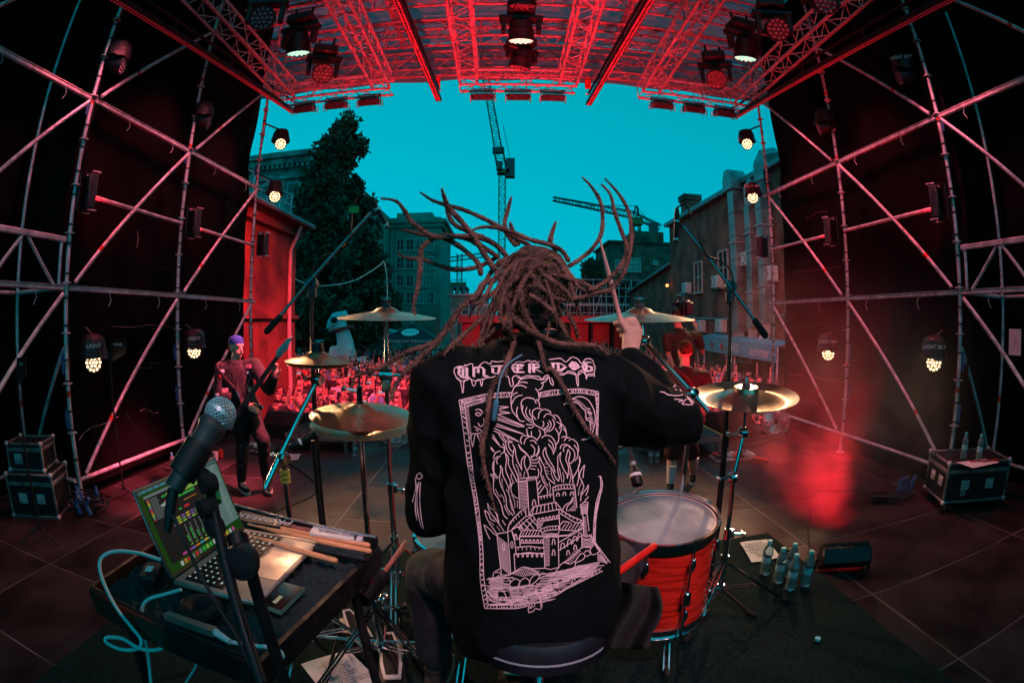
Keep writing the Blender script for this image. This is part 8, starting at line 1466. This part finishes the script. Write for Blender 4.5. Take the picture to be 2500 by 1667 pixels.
# rocks and water
addl(ZC, (565, 830, 575, 770, 610, 740, 680, 705), (565, 830, 590, 880, 690, 910, 690, 830, 650, 760, 600, 770), (705, 905, 720, 860, 770, 850, 820, 890, 800, 945, 740, 940, 705, 905), (800, 945, 850, 880, 910, 860, 960, 900, 930, 975, 850, 990, 800, 945), (930, 975, 970, 890, 1040, 845, 1100, 890, 1090, 955, 1000, 985, 930, 975), (1100, 940, 1120, 860, 1180, 800, 1240, 800, 1230, 860, 1140, 940), (700, 830, 800, 795, 900, 740, 1000, 685, 1050, 690, 1130, 710, 1250, 790), (1130, 710, 1330, 700), (1240, 850, 1260, 790, 1310, 770, 1350, 790, 1420, 770, 1460, 800, 1400, 840, 1300, 855, 1240, 850), (1460, 800, 1530, 690, 1600, 620, 1700, 640, 1770, 600, 1770, 680, 1680, 720, 1600, 760, 1540, 795, 1460, 800), (1600, 620, 1700, 560, 1800, 470, 1880, 395, 1990, 395), (1770, 610, 1830, 520, 1880, 480, 1920, 520, 1880, 580, 1780, 620), (1910, 470, 1950, 440, 1990, 470, 2000, 500, 1930, 525, 1905, 490), (1990, 430, 2060, 355, 2130, 440, 2080, 490, 2020, 500, 1990, 430))
for k in range(14): addl(ZC, (840 + k * 24, 830 - abs(k - 7) * 6, 880 + k * 26, 770 - (7 - abs(k - 6)) * 10, 900 + k * 27, 740 - (7 - abs(k - 6)) * 4), w=1.3)
for k in range(9): addl(ZC, (600 + k * 11, 800 + abs(k - 4) * 8, 606 + k * 11, 870), w=1.2, smooth=False); addl(ZC, (1620 + k * 20, 600 - k * 22, 1700 + k * 20, 630 - k * 22), w=1.3)
for k in range(44):
    y = 845 + k * 9.5; x0 = 450 + rdp.uniform(0, 80) if y < 1000 or rdp.random() > .6 else 770 + rdp.uniform(0, 60); xm = min(2180, 1100 + (1330 - y) * 2.0 + rdp.uniform(-150, 200))
    x = x0
    while x < xm - 80:
        x1 = min(xm, x + rdp.uniform(120, 420)); yy = lambda q: y + 12 * math.sin(q * .006 + k * .3) - max(0, q - 900) * .16
        if 800 < y + 0 and not (560 < x < 1240 and y < 985): addl(ZC, (x, yy(x), (x + x1) / 2, yy((x + x1) / 2), x1, yy(x1)), w=1.3)
        x = x1 + rdp.uniform(20, 70)
for k in range(16): y = 640 + k * 14; addl(ZC, (1800 - k * 30, y + 30, 1950 - k * 20, y + 5, 2150 - k * 8, y - 40), w=1.3)
for k in range(8): addl(ZC, (2100, 480 + k * 14, 2170 + k * 8, 530 + k * 14, 2230 + k * 2, 600 + k * 6), w=1.2)
# skulls
addl(ZC, (465, 1060, 520, 1020, 620, 1005, 720, 1050, 760, 1130, 765, 1200, 720, 1230, 650, 1205, 560, 1190, 490, 1130, 465, 1060), (650, 1160, 670, 1140, 690, 1160, 670, 1180, 650, 1160), (720, 1155, 740, 1150, 735, 1180, 720, 1155), (1065, 1180, 1075, 1100, 1140, 1072, 1230, 1090, 1270, 1160, 1285, 1260, 1250, 1310, 1190, 1290, 1160, 1330, 1110, 1350, 1090, 1350, 1085, 1280, 1100, 1230, 1065, 1180), (1130, 1220, 1150, 1200, 1180, 1225, 1165, 1265, 1135, 1260, 1130, 1220), (1100, 1265, 1115, 1300), (1120, 1260, 1130, 1295), (1200, 1190, 1230, 1210))
for k in range(10): addl(ZC, (490 + k * 14, 1050 + k * 2, 530 + k * 12, 1110 + k * 9), w=1.2, smooth=False); addl(ZC, (1240 + k * 3, 1140 + k * 12, 1270, 1150 + k * 14), w=1.2, smooth=False); addl(ZC, (560 + k * 8, 1050 + k * 12, 640, 1030 + k * 10), w=1.1)
addl(ZC, (1720, 930, 1740, 860, 1800, 800, 1880, 780, 1940, 790), (1760, 880, 1800, 830, 1870, 810), (1960, 780, 2020, 720, 2100, 670, 2200, 660))
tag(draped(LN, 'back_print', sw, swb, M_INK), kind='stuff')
# sleeve prints
LN2 = []
z7 = zm(3.733, 1480, 900)
for p in ((490, 210, 530, 215, 560, 235, 600, 240), (560, 235, 640, 245, 700, 235), (620, 150, 680, 165, 720, 200, 745, 240, 790, 330), (690, 320, 780, 325, 740, 270, 690, 320), (620, 275, 700, 285, 660, 300), (615, 160, 630, 190, 670, 190, 690, 210), (715, 240, 760, 270, 800, 310), (740, 260, 770, 290)): LN2.append((sm2(z7(*p)), 2.2))
for k in range(7): LN2.append((z7(720 + k * 10, 230 + k * 12, 745 + k * 9, 222 + k * 12), 1.3))
for p in ((100, 680, 80, 700, 95, 715, 115, 700, 100, 680), (75, 710, 80, 760, 65, 820, 60, 840), (95, 730, 85, 800, 90, 900, 110, 980), (105, 730, 100, 800, 105, 900, 120, 985), (90, 740, 75, 850, 85, 940)): LN2.append((sm2(zm(2.2395, 980, 850)(*p)), 2.2))
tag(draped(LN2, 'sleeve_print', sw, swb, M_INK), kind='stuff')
# ================================================================ things on the stage
# red stick lying across the lap towards the floor tom
stick('bright red drum stick resting between the drummer lap and the floor tom rim', atD(1466, 1426, 1.45), atD(1600, 1330, 1.62), M_STKRED, .0115)
# jacket hanging from the throne
def jk_(u, v):
    x, y = (1485 + 115 * u + 12 * math.sin(v * 5), 1432 + 150 * v - 18 * (1 - u) * (1 - v)); p = atD(x, y, 1.5 + .05 * math.sin(u * 9 + v * 3) - .06 * v); return p
o = MB().grid(jk_, 36, 30).obj('hanging_jacket', mat('dark_green_black_cloth', (.008, .013, .012), .95, 0, .3, 14, .4, 120)); tag(o, 'dark jacket hanging off the throne beside the floor tom', 'jacket'); sm_ = o.modifiers.new('thick', 'SOLIDIFY'); sm_.thickness = .008
# set lists
def paper(label, pts, z, lines, name='set_list'):
    q = [atZ(*p, z) for p in pts]; q[3] = q[0] + q[2] - q[1]; c = sum(q, Vector()) / 4; o = MB().grid(lambda u, v: q[0].lerp(q[1], u).lerp(q[3].lerp(q[2], u), v) + Vector((0, 0, .004 + .003 * math.sin(u * 5 + v * 3))), 8, 8).obj(name, PAPER); tag(o, label, 'paper')
    ex, ey = (q[1] - q[0]), (q[3] - q[0])
    text_mesh('lettering', '\n'.join(lines), ey.length / (len(lines) * 1.35), facing(c + Vector((0, 0, .0095)), ex, -ey), INKB, o)
paper('blue lit set list sheet with printed song titles on the carpet', ((735, 1622), (850, 1585), (932, 1668), (800, 1720)), ZR, ['ТАНЦУЯ', 'АДРЕНАЛИН', 'ДО БОЙ', 'ТРАФАРЕТЫ', 'РАДИОСМЕРТЬ', 'МАГМЕЛЬ', 'ПРОТИВ ПРАВИЛ', 'ОДИНОЧЕСТВО', 'КОБРА', 'КОНСТРУКТОР КРАСНОГО ЦВЕТА', 'СИНДРОМ САМОЗВАНЦА', 'ВРЕМЯ'])
paper('white set list sheet lying behind the water bottles', ((1806, 1325), (1872, 1316), (1905, 1362), (1852, 1376)), ZR, ['ТАНЦУЯ', 'АДРЕНАЛИН', 'ДО БОЙ', 'ТРАФАРЕТЫ', 'МАГМЕЛЬ', 'КОБРА', 'ВРЕМЯ'])
paper('white sheet taped to the stage floor in front of the bass player', ((695, 1110), (735, 1107), (728, 1122), (690, 1124)), 0.003, ['ТАНЦУЯ', 'ДО БОЙ', 'КОБРА'])
# bottles
M_PET = mat('clear_pet', (.6, .93, .96), .05, 0, 0, trans=.85, ior=1.33); M_CAPB = mat('light_blue_cap', (.1, .65, .75), .45, 0, .1, 20); M_LABEL = mat('pale_blue_label', (.3, .68, .75), .5, 0, .2, 30)
def bottle_proto():
    t = thing('water_bottle', 'x', 'bottle', (0, 0, 0)); pr = [(0, .004), (.024, 0), (.03, .006), (.031, .03), (.029, .036), (.031, .045), (.031, .07), (.0285, .078), (.0285, .12), (.031, .128), (.031, .15), (.024, .172), (.014, .19), (.0125, .194), (.0125, .2)]
    MB().lathe(pr, 24).obj('body', M_PET, t); MB().lathe([(.0288, .08), (.0288, .118)], 24).obj('label', M_LABEL, t); MB().lathe([(.0, .216), (.0145, .216), (.015, .2), (.015, .197), (.013, .197)], 20).obj('cap', M_CAPB, t); return t
bp_ = bottle_proto(); first = True
def bottle(loc, label, group, s=1.0):
    global first
    o = bp_ if first else copy_tree(bp_); first = False; o.location = loc; o.rotation_euler = (0, 0, random.uniform(0, 6)); o.scale = (s, s, s); o['label'] = label; o['category'] = 'bottle'; o['group'] = group
for (x, y, l) in ((1866, 1400, 'water bottle standing on the edge of the set list'), (1898, 1420, 'second water bottle of the cluster from the set list'), (1926, 1408, 'rear water bottle half hidden in the middle of the cluster'), (1928, 1437, 'front water bottle of the cluster on the carpet'), (1964, 1428, 'water bottle at the outer end of the cluster, nearest the floor strobe')): bottle(atZ(x, y, ZR), l, 'water bottles on the drum carpet')
for (x, y, l) in ((2351, 1120, 'water bottle on the flight case, nearer the scaffold pole'), (2388, 1125, 'water bottle on the flight case, at its outer corner')): bottle(atZ(x, y, .52), l, 'water bottles on the flight case', 1.25)
for (x, y, l) in ((1588, 1128, 'water bottle on the stage floor behind the floor tom, nearer the drummer'), (1603, 1128, 'water bottle on the stage floor behind the floor tom, beside the guitarist leg'), (868, 1112, 'water bottle under the platform edge beside the hi-hat'), (424, 1150, 'small bottle at the foot of the dark scaffold'), (512, 1115, 'bottle beside the paper cup behind the bass player')): bottle(atZ(x, y, 0.003), l, 'bottles around the stage floor', 1.1)
p = atZ(1995, 1562, ZR); o = MB().lathe([(0, .014), (.015, .014), (.016, .002), (.013, .002), (.012, .011), (0, .011)], 20, p).obj('bottle_cap', M_CAPB); tag(o, 'single light blue bottle cap lying on the carpet', 'cap')
p = atZ(790, 1275, .003); o = MB().lathe([(0, .014), (.02, .014), (.022, .002), (0, .002)], 16, p).obj('bottle_cap', WHITEP); tag(o, 'white cap lying on the stage floor beyond the sticks', 'cap')
p = atZ(528, 1122, .003); t = thing('paper_cup', 'white paper cup on the floor behind the bass player', 'cup', p); MB().lathe([(.03, 0), (.042, .11), (.04, .11), (.028, .005)], 20, p).obj('body', WHITEP, t); MB().lathe([(.04, .11), (.044, .112), (.04, .115)], 20, p).obj('rim', WHITEP, t)
p = atZ(541, 1118, .003); t = thing('drink_can', 'red drink can beside the paper cup', 'can', p); MB().lathe([(.025, 0), (.033, .008), (.033, .105), (.027, .12), (0, .118)], 20, p).obj('body', REDTAPE, t); MB().lathe([(.02, .119), (.027, .121)], 20, p).obj('rim', ALU, t)
# flight cases
M_CASE = mat('black_laminate', (.014, .014, .016), .5, 0, .2, 14); M_EXTR = mat('case_aluminium_edge', (.42, .4, .38), .35, .6, .25, 9)
def flight_case(label, c, size, rz, wheels=True, text=None, name='flight_case', latches=2):
    c = Vector(c); lx, ly, lz = size; t = thing(name, label, 'flight case', c); Rm = Matrix.Rotation(rz, 3, 'Z'); z0 = .11 if wheels else .01; P = lambda a, b, e: c + Rm @ Vector((a * lx / 2, b * ly / 2, 0)) + Vector((0, 0, z0 + e)); split = lz * .78
    MB().box(P(0, 0, split / 2), (lx - .01, ly - .01, split - .012), Rm, .004).obj('case_bottom', M_CASE, t); MB().box(P(0, 0, split + (lz - split) / 2), (lx - .01, ly - .01, lz - split - .012), Rm, .004).obj('lid', M_CASE, t)
    for e in (0, split - .008, split + .008, lz):
        for b in (-1, 1): MB().box(P(0, b, e), (lx + .012, .018, .022), Rm, .003).obj('edge_rail', M_EXTR, t); MB().box(P(b, 0, e), (.018, ly - .01, .0225), Rm, .003).obj('edge_rail', M_EXTR, t)
    for a in (-1, 1):
        for b in (-1, 1):
            MB().box(P(a, b, lz / 2), (.026, .0262, lz + .004), Rm, .004).obj('corner_rail', M_EXTR, t)
            for e in (0, lz): MB().ell(P(a, b, e), (.03, .03, .03), 10).obj('ball_corner', STEEL, t)
            if wheels: q = P(a * .82, b * .8, -.055); w = MB().lathe([(0, -.016), (.045, -.016), (.05, -.01), (.05, .01), (.045, .016), (0, .016)], 18, q, Rm @ Vector((1, 0, 0))).obj('castor_wheel', RUBBER, t); MB().box(q + Vector((0, 0, .045)), (.06, .05, .03), Rm, .004).obj('castor_fork', STEEL, w)
    for k in range(latches): q = P(-.4 + .8 * k / max(1, latches - 1), -1.0, split * .55); MB().box(q, (.11, .012, .1), Rm, .003).box(P(-.4 + .8 * k / max(1, latches - 1), -1.0, split * .55) + Rm @ Vector((0, -.008, 0)), (.06, .02, .05), Rm, .004).obj('latch_plate', STEEL, t); q = P(-1.0, -.4 + .8 * k / max(1, latches - 1), split * .6); MB().box(q, (.012, .11, .1), Rm, .003).box(q + Rm @ Vector((-.008, 0, 0)), (.02, .05, .05), Rm, .004).obj('latch_plate', STEEL, t)
    if text: text_mesh('case_stencil', text, .075, facing(P(-.45, -1.03, .09), Rm @ Vector((1, 0, 0)), (0, 0, 1)), WHITEINK, t)
    return t
fc = atZ(2362, 1262, 0); flight_case('black flight case on castors with aluminium edges and bottles on top', (4.78, 3.42, 0), (.86, .56, .4), R(-24), True, '25')
q = [atZ(*p, .525) for p in ((2335, 1128), (2405, 1120), (2440, 1128), (2375, 1142))]; o = MB().add(q, [(0, 1, 2, 3)]).obj('paper_sheet', PAPER, None, False); tag(o, 'white sheet and pens lying on the flight case', 'paper')
for k in range(2): MB().tube([q[0].lerp(q[2], .3 + .3 * k) + Vector((0, 0, .01)), q[1].lerp(q[2], .8 - .2 * k) + Vector((.05, 0, .01))], .007, 8).obj('marker_pen', REDTAPE, o)
flight_case('dim flight case on the floor by the dark scaffold', (-4.62, 3.3, 0), (.6, .5, .42), R(28), False, None); flight_case('small rack case standing on the dim flight case', (-4.68, 3.32, .44), (.46, .4, .26), R(28), False, None, 'rack_case', 1)
o = MB()
for k in range(14): a = random.uniform(0, 6.28); r_ = random.uniform(.08, .28); pts = [(-4.05 + r_ * math.cos(a + i * .7) + random.gauss(0, .03), 3.55 + r_ * math.sin(a + i * .7) * .8 + random.gauss(0, .03), .02 + .05 * random.random() + .01 * k) for i in range(9)]; o.tube(smooth_path(pts, 4), .008, 6)
o = o.obj('cable_pile', BLACKP); tag(o, 'pile of black cables and blue plugs at the foot of the dark scaffold', 'cables', None, 'stuff')
for k in range(5): q = Vector((-4.15 + .09 * k + random.gauss(0, .03), 3.5 + random.gauss(0, .08), .08)); MB().tube([q, q + Vector((random.gauss(0, .03), 0, .09)), q + Vector((random.gauss(0, .03), 0, .17))], [.022, .026, .018], 10).obj('blue_plug', M_BLUE, o)
o = MB()
for k in range(10): a = random.uniform(0, 6.28); r_ = random.uniform(.06, .2); o.tube(smooth_path([(4.25 + r_ * math.cos(a + i * .7), 4.0 + r_ * math.sin(a + i * .7), .02 + .04 * random.random()) for i in range(8)], 4), .008, 6)
o = o.obj('cable_pile', BLACKP); tag(o, 'pile of cables and power box beside the flight case in the smoke', 'cables', None, 'stuff')
for k in range(4): q = Vector((4.2 + .08 * k, 4.02, .05)); MB().tube([q, q + Vector((0, 0, .09)), q + Vector((random.gauss(0, .03), 0, .16))], [.022, .026, .018], 10).obj('blue_plug', M_BLUE, o)
MB().box((3.92, 3.95, .07), (.34, .14, .05), R(-35), .01).obj('power_box', BLACKM, o)
# low platforms, monitors, fans, pedal board
def platform(label, x0, x1, y0, y1, h, edge):
    t = thing('platform', label, 'platform', ((x0 + x1) / 2, (y0 + y1) / 2, 0), 'low platforms at the front of the stage'); MB().box(((x0 + x1) / 2, (y0 + y1) / 2, h - .045), (x1 - x0, y1 - y0, .085), bev=.004).obj('aluminium_frame', M_EXTR, t); MB().box(((x0 + x1) / 2, (y0 + y1) / 2, h), (x1 - x0 - .04, y1 - y0 - .04, .012), bev=.002).obj('deck', M_DECK, t)
    if edge: MB().box(((x0 + x1) / 2, y1 - .01, h + .008), (x1 - x0, .02, .012)).box((x1 - .01, (y0 + y1) / 2 - .01, h + .008), (.02, y1 - y0 - .03, .0125)).obj('yellow_edge_tape', mat('yellow_edge', (.6, .7, .1), .5, 0, .1, 9), t)
    for x in (x0 + .06, x1 - .06):
        for y in (y0 + .06, y1 - .06): MB().tube([(x, y, 0), (x, y, h - .09)], .028, 12).obj('leg', M_EXTR, t)
platform('low platform in front of the bass player', -3.1, -2.12, 6.85, 7.8, .25, False); platform('low platform under the camera operator with yellow edge', 1.95, 3.08, 6.62, 7.6, .25, True)
def monitor(label, c, rz):
    t = thing('floor_monitor', label, 'loudspeaker', c, 'floor monitors along the stage front'); c = Vector(c); Rm = Matrix.Rotation(rz, 3, 'Z'); pf = [(-.25, 0), (.25, 0), (.25, .2), (.05, .4), (-.25, .36)]; MB().prism([c + Rm @ Vector((-.35, b, z)) for b, z in pf], Rm @ Vector((.7, 0, 0))).obj('cabinet', mat('black_textured_paint', (.014, .013, .014), .8, 0, .3, 30, .4, 200), t, False)
    n_ = Rm @ Vector((0, .2, .2)).normalized(); MB().box(c + Rm @ Vector((0, .155, .305)), (.62, .26, .012), Rm @ Matrix.Rotation(R(-45), 3, 'X'), .004).obj('grille', BLACKM, t); MB().box(c + Rm @ Vector((-.352, -.05, .22)), (.012, .14, .04), Rm, .006).obj('handle', BLACKP, t); MB().box(c + Rm @ Vector((.1, -.252, .12)), (.07, .004, .05), Rm).obj('asset_label', WHITEINK, t)
monitor('black floor monitor behind the bass player feet', (-3.45, 7.75, 0), R(170)); monitor('black floor monitor beyond the low platform, guitar side', (3.72, 7.75, 0), R(185)); monitor('black floor monitor in the centre of the stage front', (.4, 7.8, 0), R(180))
def fan(label, c, d, r):
    c = Vector(c); d = Vector(d).normalized(); x, y = frame(d); t = thing('stage_fan', label, 'fan', (c.x, c.y, 0), 'stage fans'); g = MB()
    for rr in (.3, .55, .8, 1.0): 
        for o_ in ((-.05, .05) if rr > .9 else (.06,)): g.tube([c + d * o_ + (x * math.cos(a) + y * math.sin(a)) * r * rr for a in [k * math.pi / 16 for k in range(32)]], .004 if rr < .9 else .007, 5, closed=True)
    for k in range(20): a = k * math.pi / 10; e = x * math.cos(a) + y * math.sin(a); g.tube([c + d * .06 + e * r * .15, c + d * .06 + e * r * .95, c - d * .05 + e * r], .0025, 4)
    tag(g.obj('wire_cage', ALU, t), kind='stuff')
    for k in range(3):
        a0 = k * 2.094 + .5; MB().grid(lambda u, v: c + d * (.03 * (u - .5)) + (x * math.cos(a0 + (u - .5) * 1.25) + y * math.sin(a0 + (u - .5) * 1.25)) * (r * (.2 + .7 * v * (1 - .25 * (2 * u - 1) ** 4))), 10, 8).obj('blade', mat('brushed_fan_blade', (.75, .7, .68), .3, .85, .1, 20), t)
    MB().lathe([(0, .04), (r * .2, .03), (r * .22, -.02), (r * .25, -.1), (r * .18, -.18), (0, -.19)], 20, c, d).obj('motor', BLACKM, t); s = Vector((-d.y, d.x, 0)).normalized(); MB().tube([c + s * r * 1.05, Vector((c.x, c.y, .02)) + s * r * 1.0, Vector((c.x, c.y, .02)) - s * r * 1.0, c - s * r * 1.05], .012, 8).obj('floor_bracket', BLACKM, t)
fan('round stage fan facing the kit beside the hi-hat cymbal', atY(965, 1066, 7.45) + Vector((0, 0, .12)), (.25, -1, .12), .25); fan('round stage fan at the foot of the opening, guitar side', atY(1893, 1042, 7.6) + Vector((0, 0, .1)), (-.4, -1, .15), .24)
p = atZ(1790, 1122, 0); t = thing('pedal_board', 'effects pedal board on the stage floor behind the china cymbal', 'pedal board', p); MB().box(p + Vector((0, 0, .03)), (.62, .3, .04), R(-4), .006).obj('board', ALU, t)
for k in range(7):
    for j in range(2): MB().box(p + Matrix.Rotation(R(-4), 3, 'Z') @ Vector((-.25 + k * .083, -.07 + j * .13, .07)), (.065, .11, .05), R(-4), .008).obj('effect_pedal', [BLACKM, REDTAPE, M_CREAM, ALU][(k * 3 + j) % 4], t)
p = atZ(1855, 1130, 0); t = thing('wah_pedal', 'black rocker pedal beside the pedal board', 'pedal', p); MB().box(p + Vector((0, 0, .03)), (.24, .1, .05), R(-30), .01).obj('body', BLACKM, t); MB().box(p + Vector((0, 0, .065)), (.2, .08, .015), Matrix.Rotation(R(-30), 3, 'Z') @ Matrix.Rotation(R(8), 3, 'Y'), .004).obj('treadle', REDTAPE, t)
p = atY(628, 1100, 6.6); t = thing('pedal_board', 'bass effects board on the floor behind the bass player knees', 'pedal board', (p.x, p.y, 0)); MB().box((p.x, p.y, .04), (.6, .3, .05), R(5), .006).obj('board', BLACKM, t)
for k in range(5): MB().box((p.x - .2 + k * .1, p.y, .1), (.07, .12, .06), R(5), .008).obj('effect_pedal', [REDTAPE, ALU, M_CREAM, BLACKM, ALU][k], t)
text_mesh('board_lettering', 'INVOTONE', .06, facing(Vector((p.x, p.y - .16, .045)), (1, 0, 0), (0, 0, 1)), WHITEINK, t)
def rcable(label, pts): cable('stage_cable', label, pts, .007, BLACKP)
rcable('black cable looping behind the low platforms, bass side', [(-3.6, 7.3, .012), (-2.9, 7.0, .012), (-1.9, 7.6, .012), (-1.1, 7.2, .012), (-.3, 7.7, .012), (.4, 7.2, .012)]); rcable('black cable looping from the pedal board to the monitor, guitar side', [(2.6, 6.2, .012), (3.2, 6.6, .012), (3.9, 6.9, .012), (4.4, 7.3, .012), (4.2, 7.7, .012)]); rcable('black cable running past the floor strobe, guitar side', [(2.4, 3.2, .012), (2.9, 4.0, .012), (3.4, 4.6, .012), (4.1, 4.2, .012)]); rcable('black cable from the kit to the bass effects board', [(-1.8, 3.2, .012), (-2.2, 4.2, .012), (-2.0, 5.2, .012), (-2.9, 6.3, .012), (-3.1, 6.6, .012)])
# paddle antennas and a stand in the dark corner
def antenna(label, px, py, X, rot, word):
    p = atX(px, py, X); t = thing('paddle_antenna', label, 'antenna', (p.x, p.y, 0), 'paddle antennas in the dark corner'); e = Vector((math.cos(rot), math.sin(rot), 0)); o = MB().prism([p - e * .05 + Vector((0, 0, .1)), p + e * .28 + Vector((0, 0, .13)), p + e * .28 + Vector((0, 0, -.02)), p - e * .05 - Vector((0, 0, .12))], Vector((-e.y, e.x, 0)) * .01).obj('paddle', BLACKP, t, False); text_mesh('paddle_lettering', word, .035, facing(p + e * .12 + Vector((e.y, -e.x, 0)) * .003 + Vector((0, 0, .06)), e, (0, 0, 1)), WHITEINK, o); MB().tube([p - e * .06, (p.x - e.x * .06, p.y - e.y * .06, .1)], .011, 8).obj('stand_tube', BLACKM, t)
    for k in range(3): a = k * 2.1; MB().tube([(p.x - e.x * .06, p.y - e.y * .06, .14), (p.x - e.x * .06 + .25 * math.cos(a), p.y - e.y * .06 + .25 * math.sin(a), .01)], .008, 6).obj('leg', BLACKM, t)
antenna('black paddle antenna with white lettering beside the low wash light', 275, 855, -3.9, R(-15), 'SENNHEISER'); antenna('black paddle antenna with a white word at the dark edge', 45, 905, -3.9, R(-20), 'LEXICON')
q = atX(2478, 835, 5.8); o = MB().box(q, (.004, .2, .3), R(5)).obj('notice_sheet', PAPER); tag(o, 'pale printed notice taped to the black cloth, guitar side', 'notice'); text_mesh('notice_lettering', 'LIST\n1 2 3\n4 5 6', .03, facing(q + Vector((-.004, 0, 0)), (0, -1, 0), (0, 0, 1)), INKB, o)

# ================================================================ smoke drifting in from the floor strobe side
sm = bpy.data.materials.new('stage_smoke'); sm.use_nodes = True; t = sm.node_tree; t.nodes.clear(); N = t.nodes.new; L = t.links.new
o_ = N('ShaderNodeOutputMaterial'); pv_ = N('ShaderNodeVolumePrincipled'); L(pv_.outputs[0], o_.inputs['Volume']); pv_.inputs['Color'].default_value = (.8, .8, .8, 1); pv_.inputs['Anisotropy'].default_value = .2
tc = N('ShaderNodeTexCoord'); mp = N('ShaderNodeMapping'); mp.inputs['Location'].default_value = (-1, -1, -1); mp.inputs['Scale'].default_value = (2, 2, 2); L(tc.outputs['Generated'], mp.inputs[0])
gr = N('ShaderNodeTexGradient'); gr.gradient_type = 'SPHERICAL'; L(mp.outputs[0], gr.inputs[0])
nz = N('ShaderNodeTexNoise'); nz.inputs['Scale'].default_value = 1.3; nz.inputs['Detail'].default_value = 3; L(tc.outputs['Object'], nz.inputs[0])
mr = N('ShaderNodeMapRange'); mr.inputs[1].default_value = .38; mr.inputs[2].default_value = .72; mr.inputs[3].default_value = .15; L(nz.outputs[0], mr.inputs[0])
mu = N('ShaderNodeMath'); mu.operation = 'MULTIPLY'; L(mr.outputs[0], mu.inputs[0]); L(gr.outputs[0], mu.inputs[1]); m2 = N('ShaderNodeMath'); m2.operation = 'MULTIPLY'; m2.inputs[1].default_value = .12; L(mu.outputs[0], m2.inputs[0]); L(m2.outputs[0], pv_.inputs['Density'])
o = MB().box((3.35, 4.4, 1.35), (2.9, 4.6, 2.66)).obj('stage_smoke', sm, None, False); tag(o, 'drifting smoke lit red and orange beside the guitar side scaffold', 'smoke', None, 'stuff')

s2 = sm.copy(); s2.name = 'dense_smoke'
for nd in s2.node_tree.nodes:
    if nd.type == 'MATH' and not nd.inputs[1].is_linked: nd.inputs[1].default_value = .5
    if nd.type == 'MAP_RANGE': nd.inputs[1].default_value = .47; nd.inputs[2].default_value = .72; nd.inputs[3].default_value = 0
    if nd.type == 'TEX_NOISE': nd.inputs['Scale'].default_value = 2.2; nd.inputs['Detail'].default_value = 5; nd.inputs['Distortion'].default_value = .6
o = MB().box((3.05, 3.9, .76), (2.9, 2.6, 1.48)).obj('smoke_puff', s2, None, False); tag(o, 'dense puff of red lit smoke rising behind the floor strobe', 'smoke', None, 'stuff')
